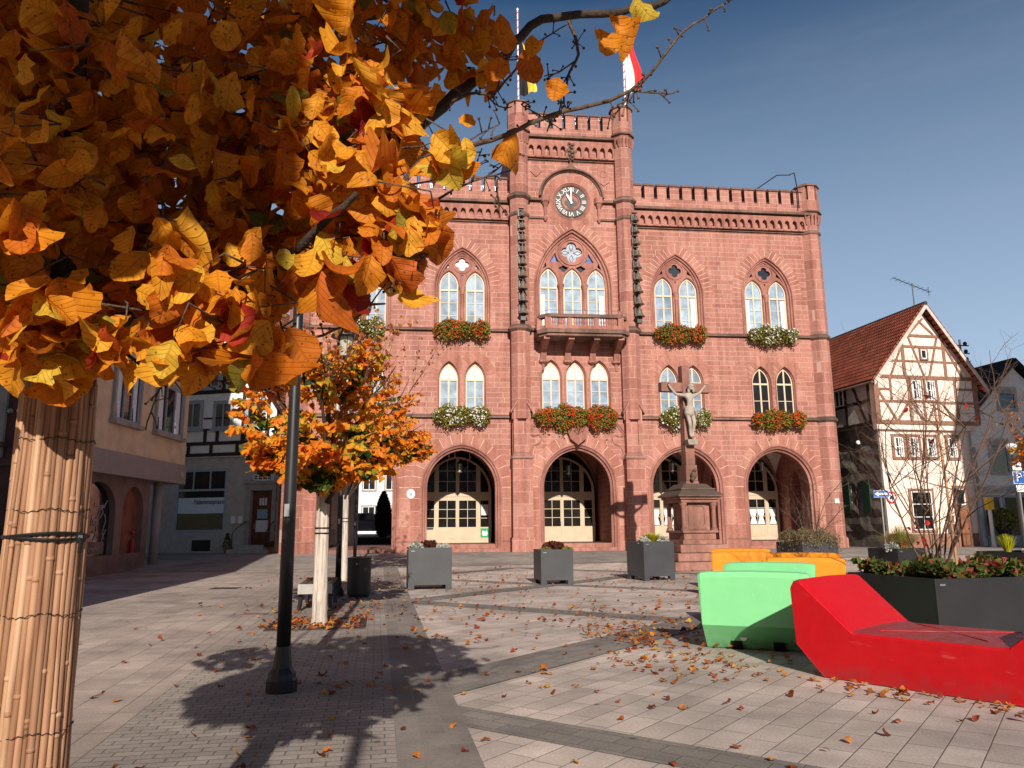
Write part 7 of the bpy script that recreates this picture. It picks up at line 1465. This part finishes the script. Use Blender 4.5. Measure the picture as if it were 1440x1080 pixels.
# --- unseen houses behind the viewpoint, added to darken glass reflections, raised against low sky
for i, (x, w_, h_, mt) in enumerate(((-34, 12, 11.0, 'grey_plaster'), (-21.6, 11.8, 12.0, 'white_plaster'), (-9.4, 10.6, 10.8, 'beige_plaster'), (1.6, 11.6, 11.6, 'grey_plaster'), (13.6, 10.6, 10.6, 'white_plaster'), (24.6, 12, 11.8, 'beige_plaster'))):
    t = thing('unseen_row_house', ['westernmost grey house of the row behind the viewpoint', 'tall white house of the row behind the viewpoint', 'beige house in the middle of the row behind the viewpoint', 'grey house straight behind the viewpoint', 'low white house of the row behind the viewpoint', 'easternmost beige house of the row behind the viewpoint'][i], 'house', (x, -34, 0), 0)
    m = MB(); m.box(0, w_, -8, 0, 0, h_); m.prism([(0, h_), (w_, h_), (w_/2, h_+4)], -7.9, -.1); m.build('wall', mt, t); roof_quad('roof', [[(-.4, -8.3, h_-.2), (-.4, .3, h_-.2), (w_/2, .3, h_+4.3), (w_/2, -8.3, h_+4.3)], [(w_+.4, .3, h_-.2), (w_+.4, -8.3, h_-.2), (w_/2, -8.3, h_+4.3), (w_/2, .3, h_+4.3)]], 'tiles_old', t)
    m = MB()
    for z in (1, 3.9, 6.8):
        for k in range(3): m.cut(); m.box(1.2+k*3.2, 2.6+k*3.2, .0, .05, z, z+1.7)
    m.build_split('window', 'glass_dark', t)
# --- street behind, seen through the passage
bh = thing('white_street_house', 'bright white house across the rear street, glimpsed through the left passage', 'house', (-20, 75, .8), 0)
m = MB(); m.box(0, 14, 0, 8, 0, 8); m.build('wall', 'white_plaster', bh)
for x in (1, 3.2, 5.4, 7.6, 9.8):
    for z in (1.0, 4.2): house_window(bh, x, x+1.2, z, z+1.6, 0, cols=2, surround='trim_stone')
roof_quad('roof', [[(-.4, -.4, 7.8), (14.4, -.4, 7.8), (14.4, 4, 11), (-.4, 4, 11)]], 'tiles_old', bh)
def car(label, x, y, rz, paint, z=.80):
    t = thing('parked_car', label, 'car', (x, y, z), rz, 1, 'cars parked behind the passage')
    side = [(-2.1, .35), (-2.15, .7), (-2.0, .88), (-1.2, .95), (-.55, 1.38), (.75, 1.42), (1.55, 1.0), (2.05, .92), (2.15, .6), (2.1, .32)]
    m = MB(); W_ = .86; sts = [(-W_, .80, .92), (-W_*.93, 1, 1), (W_*.93, 1, 1), (W_, .80, .92)]; n = len(side); vs = []
    for y_, sz, sx_ in sts:
        for px_, pz in side: vs.append((px_*sx_, y_*(1 if pz < .97 else .80), .35+(pz-.35)*(sz if pz > .97 else 1)))
    fs = [(j*n+i, j*n+(i+1) % n, (j+1)*n+(i+1) % n, (j+1)*n+i) for j in range(3) for i in range(n)]+[tuple(range(n)), tuple(3*n+i for i in reversed(range(n)))]
    m.add(vs, fs); smooth_angle(m.build('body', paint, t, bevel=.05), 60)
    g = MB(); 
    for s in (-1, 1): g.prism([(-1.0, .98), (-.5, 1.30), (.0, 1.33), (.0, .98)], s*.775-.02, s*.775+.02); g.prism([(.06, .98), (.06, 1.33), (.7, 1.33), (1.35, 1.0)], s*.775-.02, s*.775+.02)
    g.hexa([(-1.18, -.66, .985), (-1.18, .66, .985), (-.62, .6, 1.36), (-.62, -.6, 1.36), (-1.15, -.66, .96), (-1.15, .66, .96), (-.6, .6, 1.33), (-.6, -.6, 1.33)]); g.build('window', 'glass_dark', t)
    for wx in (-1.35, 1.35):
        for s in (-1, 1):
            w_ = MB(); w_.lathe([(.2, -.1), (.31, -.1), (.33, -.06), (.33, .06), (.31, .1), (.2, .1)], n=20); w_.v = [(wx+p[0], s*.80+p[2], .33+p[1]) for p in w_.v]; q = w_.build('wheel', 'tyre', t); r_m = MB(); r_m.lathe([(.2, -.08), (.2, .08)], n=16); r_m.v = [(wx+p[0], s*.81+p[2], .33+p[1]) for p in r_m.v]; r_m.build('rim', 'grey_metal', q)
    for s in (-1, 1): h = MB(); h.sphere((-2.04, s*.6, .72), .1, 8, 6, (.6, 1.5, .8)); h.build('headlight', 'glass_lamp', t)
    return t
car('silver car parked across the rear street, seen through the passage', -9.3, 47, .15, 'car_silver'); car('dark blue car parked at the left in the passage view, partly behind the trunk', -12.4, 46.3, .2, 'car_dark'); car('dark car parked farther right behind the cypress', -6.9, 53, .1, 'car_dark')
cy = thing('cypress', 'nearly black cone-shaped cypress standing at the far end of the passage', 'conifer', (-7.35, 43.9, .80)); m = MB(); m.lathe([(.18, -.05), (.32, .2), (.40, .7), (.38, 1.3), (.28, 1.9), (.12, 2.35), (.02, 2.5)], n=16); m.build('inner_crown', 'conifer', cy, smooth=True)
n = 2600; q = rng.random(n); aa = rng.uniform(0, 6.28, n); rr_ = .42*np.sin(np.pi*np.clip(q*.8+.2, 0, 1))**.7+.02; leaves_mesh('foliage', np.stack([rr_*np.cos(aa), rr_*np.sin(aa), .05+q*2.45], -1), .12, rdir(n)*.5+[0, 0, 1], rdir(n), 'conifer', cy, 3, 3, .2)
pt, Pq = planter('pale grey planter with yellow plants inside the left passage', -8.72, 34.6, .62, .6, .78, -7, 'concrete', group='planters'); pt.location.z = .48
t = blades('planted_grass', 'yellow green plants in the pale planter inside the passage', 'plant', (-8.4, 34.9, 1.26), .32, .3, 420, 'broom_yellow', .14, droop=.1)

# ------------------------------------------------------------------ signs
def pole_sign(name, label, x, y, h): t = thing(name, label, 'traffic sign', (x, y, GZ(x, y))); m = MB(); m.lathe([(.03, 0), (.03, h)], n=10); m.build('pole', 'grey_metal', t); return t
ow = pole_sign('one_way_sign', 'blue one-way sign with a white arrow pointing left on a grey pole', 13.35, 28, 2.25); ow.rotation_euler.z = -.25
m = MB(); m.box(-.26, .26, -.06, -.04, 1.96, 2.22); p_ = m.build('sign_plate', 'sign_blue', ow, bevel=.01); m = MB(); m.prism([(-.21, 2.09), (-.08, 2.18), (-.08, 2.125), (.21, 2.125), (.21, 2.055), (-.08, 2.055), (-.08, 2.0)], -.068, -.061); m.build('arrow', 'paint_white', p_)
m = MB(); m.box(-.25, .25, -.066, -.0605, 2.20, 2.21); m.box(-.25, .25, -.066, -.0605, 1.97, 1.98); m.build('border_line', 'paint_white', p_)
pk = pole_sign('parking_sign', 'blue parking sign with a white P between two small white plates', 18.4, 28, 3.2)
m = MB(); m.box(-.22, .22, -.06, -.04, 2.40, 2.86); p_ = m.build('sign_plate', 'sign_blue', pk, bevel=.01); text_part('letter', 'P', .46, 'paint_white', p_, (0, -.066, 2.635)); m = MB(); m.plate([(-.21, 2.41), (.21, 2.41), (.21, 2.85), (-.21, 2.85)], [[(-.195, 2.425), (.195, 2.425), (.195, 2.835), (-.195, 2.835)]], -.065, -.0605); m.build('border_line', 'paint_white', p_)
m = MB(); m.box(-.18, .14, -.06, -.04, 2.9, 3.2); q = m.build('upper_plate', 'paint_white', pk); m = MB(); m.prism([(-.1, 3.05), (0, 3.12), (0, 3.08), (.08, 3.08), (.08, 3.02), (0, 3.02), (0, 2.98)], -.066, -.0605); m.build('symbol', 'text_dark', q)
m = MB(); m.box(-.14, .22, -.06, -.04, 2.12, 2.36); q = m.build('lower_plate', 'paint_white', pk); m = MB(); m.bar((-.02, -.064, 2.2), (.08, -.064, 2.31), .03, .004); m.build('symbol', 'text_dark', q)
sl_ = thing('street_light', 'small street light with a white cone head behind the parking sign', 'street light', (18.7, 28.6, .3)); m = MB(); m.lathe([(.06, 0), (.05, 3.4), (.04, 3.5)], n=10); m.build('pole', 'dark_metal', sl_); m = MB(); m.lathe([(.05, 3.5), (.19, 3.82), (.19, 3.86), (.02, 3.92)], n=16); m.build('lamp_head', 'paint_white', sl_)
cp = thing('potted_plant', 'leafy plant in a dark pot by the shop front at the right edge', 'potted plant', (20.2, 32.0, .32)); m = MB(); m.lathe([(.18, 0), (.28, .75), (.30, .76), (.28, .8)], n=16); m.build('pot', 'anthracite_dark', cp); n = 500; leaves_mesh('foliage', rdir(n)*[.4, .4, .45]+[0, 0, 1.1], .14, rdir(n), rdir(n), 'box_leaves', cp, 3, 3, .35)
yb = thing('yellow_box', 'small yellow box on a white post beside the shop front at the right edge', 'letter box', (19.45, 31.6, .32)); m = MB(); m.lathe([(.10, 0), (.07, .3), (.07, 1.5)], n=10); m.build('post', 'paint_white', yb); m = MB(); m.box(-.13, .13, -.12, .12, 1.5, 2.0); m.build('box', 'yellow_paint', yb)

# ------------------------------------------------------------------ fallen leaves
def on_obj(x, y):
    for (bx, by, bw, bd, al) in ((-2.19, 16.3, .91, .9, 10), (.61, 17.4, .74, .76, 11), (3.07, 18.4, .82, .85, 20), (4.68, 8.75, 2.5, 1.5, 13)):
        a = radians(al); dx, dy = x-bx, y-by; u, v = dx*cos(a)+dy*sin(a), -dx*sin(a)+dy*cos(a)
        if -.03 < u < bw+.03 and -.03 < v < bd+.03: return True
    t = Vector((.64, -.77)); n_ = Vector((.77, .64)); d = Vector((x-2.56, y-6.69))
    if -.05 < d.dot(t) < 2.1 and -.03 < d.dot(n_) < 1.15: return True
    d = Vector((x-2.0, y-8.41)); t = Vector((.385, .923)); n_ = Vector((.923, -.385))
    if -.02 < d.dot(t) < 1.9 and -.03 < d.dot(n_) < 1.15: return True
    if hypot(x+1.155, y-1.9) < .18 or hypot(x+1.83, y-6.33) < .17 or hypot(x+2.9, y-14.75) < .28 or hypot(x+2.62, y-10.66) < .13: return True
    return False
spots = []
rl = random.Random(31)
def scat(n, f):
    c = 0
    while c < n:
        x, y = f()
        if not on_obj(x, y): spots.append((x, y)); c += 1
scat(60, lambda: (rl.uniform(-2.2, 3.2), rl.uniform(4.0, 7)))
scat(230, lambda: (rl.uniform(-3.0, 4.2), rl.uniform(6, 13)))
scat(620, lambda: (rl.uniform(-3.5, 6), 7+12*rl.random()**.8+rl.uniform(0, 4)))
scat(120, lambda: (1.5+rl.gauss(0, .42), 9.9+rl.gauss(0, .9)))
scat(75, lambda: (1.15+rl.gauss(0, .28)+.2, 9.2+rl.gauss(0, .55)))
scat(100, lambda: (1.7+rl.gauss(0, .5), 7.4+rl.gauss(0, .55)))
def fr_(): s = rl.uniform(0, 2.1); o = abs(rl.gauss(0, .22)); return (2.56+.64*s-.77*o, 6.69-.77*s-.64*o)
scat(75, fr_)
scat(190, lambda: (-2.62+rl.uniform(-.62, .62), 10.66+rl.uniform(-.62, .62)))
scat(160, lambda: (-3.0+rl.gauss(0, .6), 13+rl.gauss(0, 1.8))); scat(120, lambda: (-4.2+rl.gauss(0, .9), 18.5+rl.gauss(0, 2.0)))
scat(55, lambda: (rl.uniform(-5.5, -1.5), rl.uniform(4.5, 14))); scat(120, lambda: (rl.uniform(-6, 7), rl.uniform(17, 25)))
spots = [s for s in spots if s[1] > 3.9 and abs(s[0]) < .72*s[1]+.5]
spots.sort(key=lambda s: s[1])
near, far = spots[:300], spots[300:]
protos = []
for i in range(8):
    h = rng.normal(size=3)*.25; o = leaves_mesh('fallen_leaf', [(0, -.5, 0)], 1.0, [(0, 1, 0)], [(0, 0, 1)], 'litter_leaves', None, 8, 7, .40, curl=.13); protos.append(o)
    c = np.array([v.co for v in o.data.vertices]); lo = c[:, 2].min(); 
    for v in o.data.vertices: v.co.z -= lo+.06
# per-object colour so that single leaves differ
lm = MATS['litter_leaves']; one = lm.copy(); one.name = 'fallen_leaf_single'; MATS['fallen_leaf_single'] = one; nt2 = one.node_tree; oi = N(nt2, 'ShaderNodeObjectInfo')
for n_ in list(nt2.nodes):
    if n_.bl_idname == 'ShaderNodeNewGeometry':
        for l_ in list(n_.outputs['Random Per Island'].links): ts = l_.to_socket; nt2.links.remove(l_); nt2.links.new(oi.outputs['Random'], ts)
for o in protos: o.data.materials[0] = one
for i, (x, y) in enumerate(near):
    pr = protos[i % 8]; o = pr if i < 8 else pr.copy()
    if i >= 8: COL.objects.link(o)
    s = rl.uniform(.042, .078); o.scale = (s, s, s); o.location = (x, y, GZ(x, y)+.014); o.rotation_euler = (rl.gauss(0, .12)+(pi if rl.random() < .3 else 0), rl.gauss(0, .12), rl.uniform(0, 6.28))
    if abs(o.rotation_euler.x) > 1.5: o.location.z += .012
    tag(o, 'curled dry autumn leaf lying by itself on the nearer paving of the square', 'leaf', 'fallen leaves on the nearer paving')
n = len(far); P_ = np.array([(x, y, GZ(x, y)+.02+rl.uniform(0, .02)) for x, y in far]); dd = np.array([(cos(a), sin(a), rl.gauss(0, .15)) for a in [rl.uniform(0, 6.28) for _ in range(n)]]); nn = rdir(n)*.35+[0, 0, 1]
lt = leaves_mesh('leaf_litter', P_, rng.uniform(.045, .085, n), dd, nn, 'litter_leaves', None, 5, 5, .40, curl=.13, kind='stuff'); tag(lt, 'scatter of small fallen autumn leaves across the farther part of the square', 'fallen leaves')
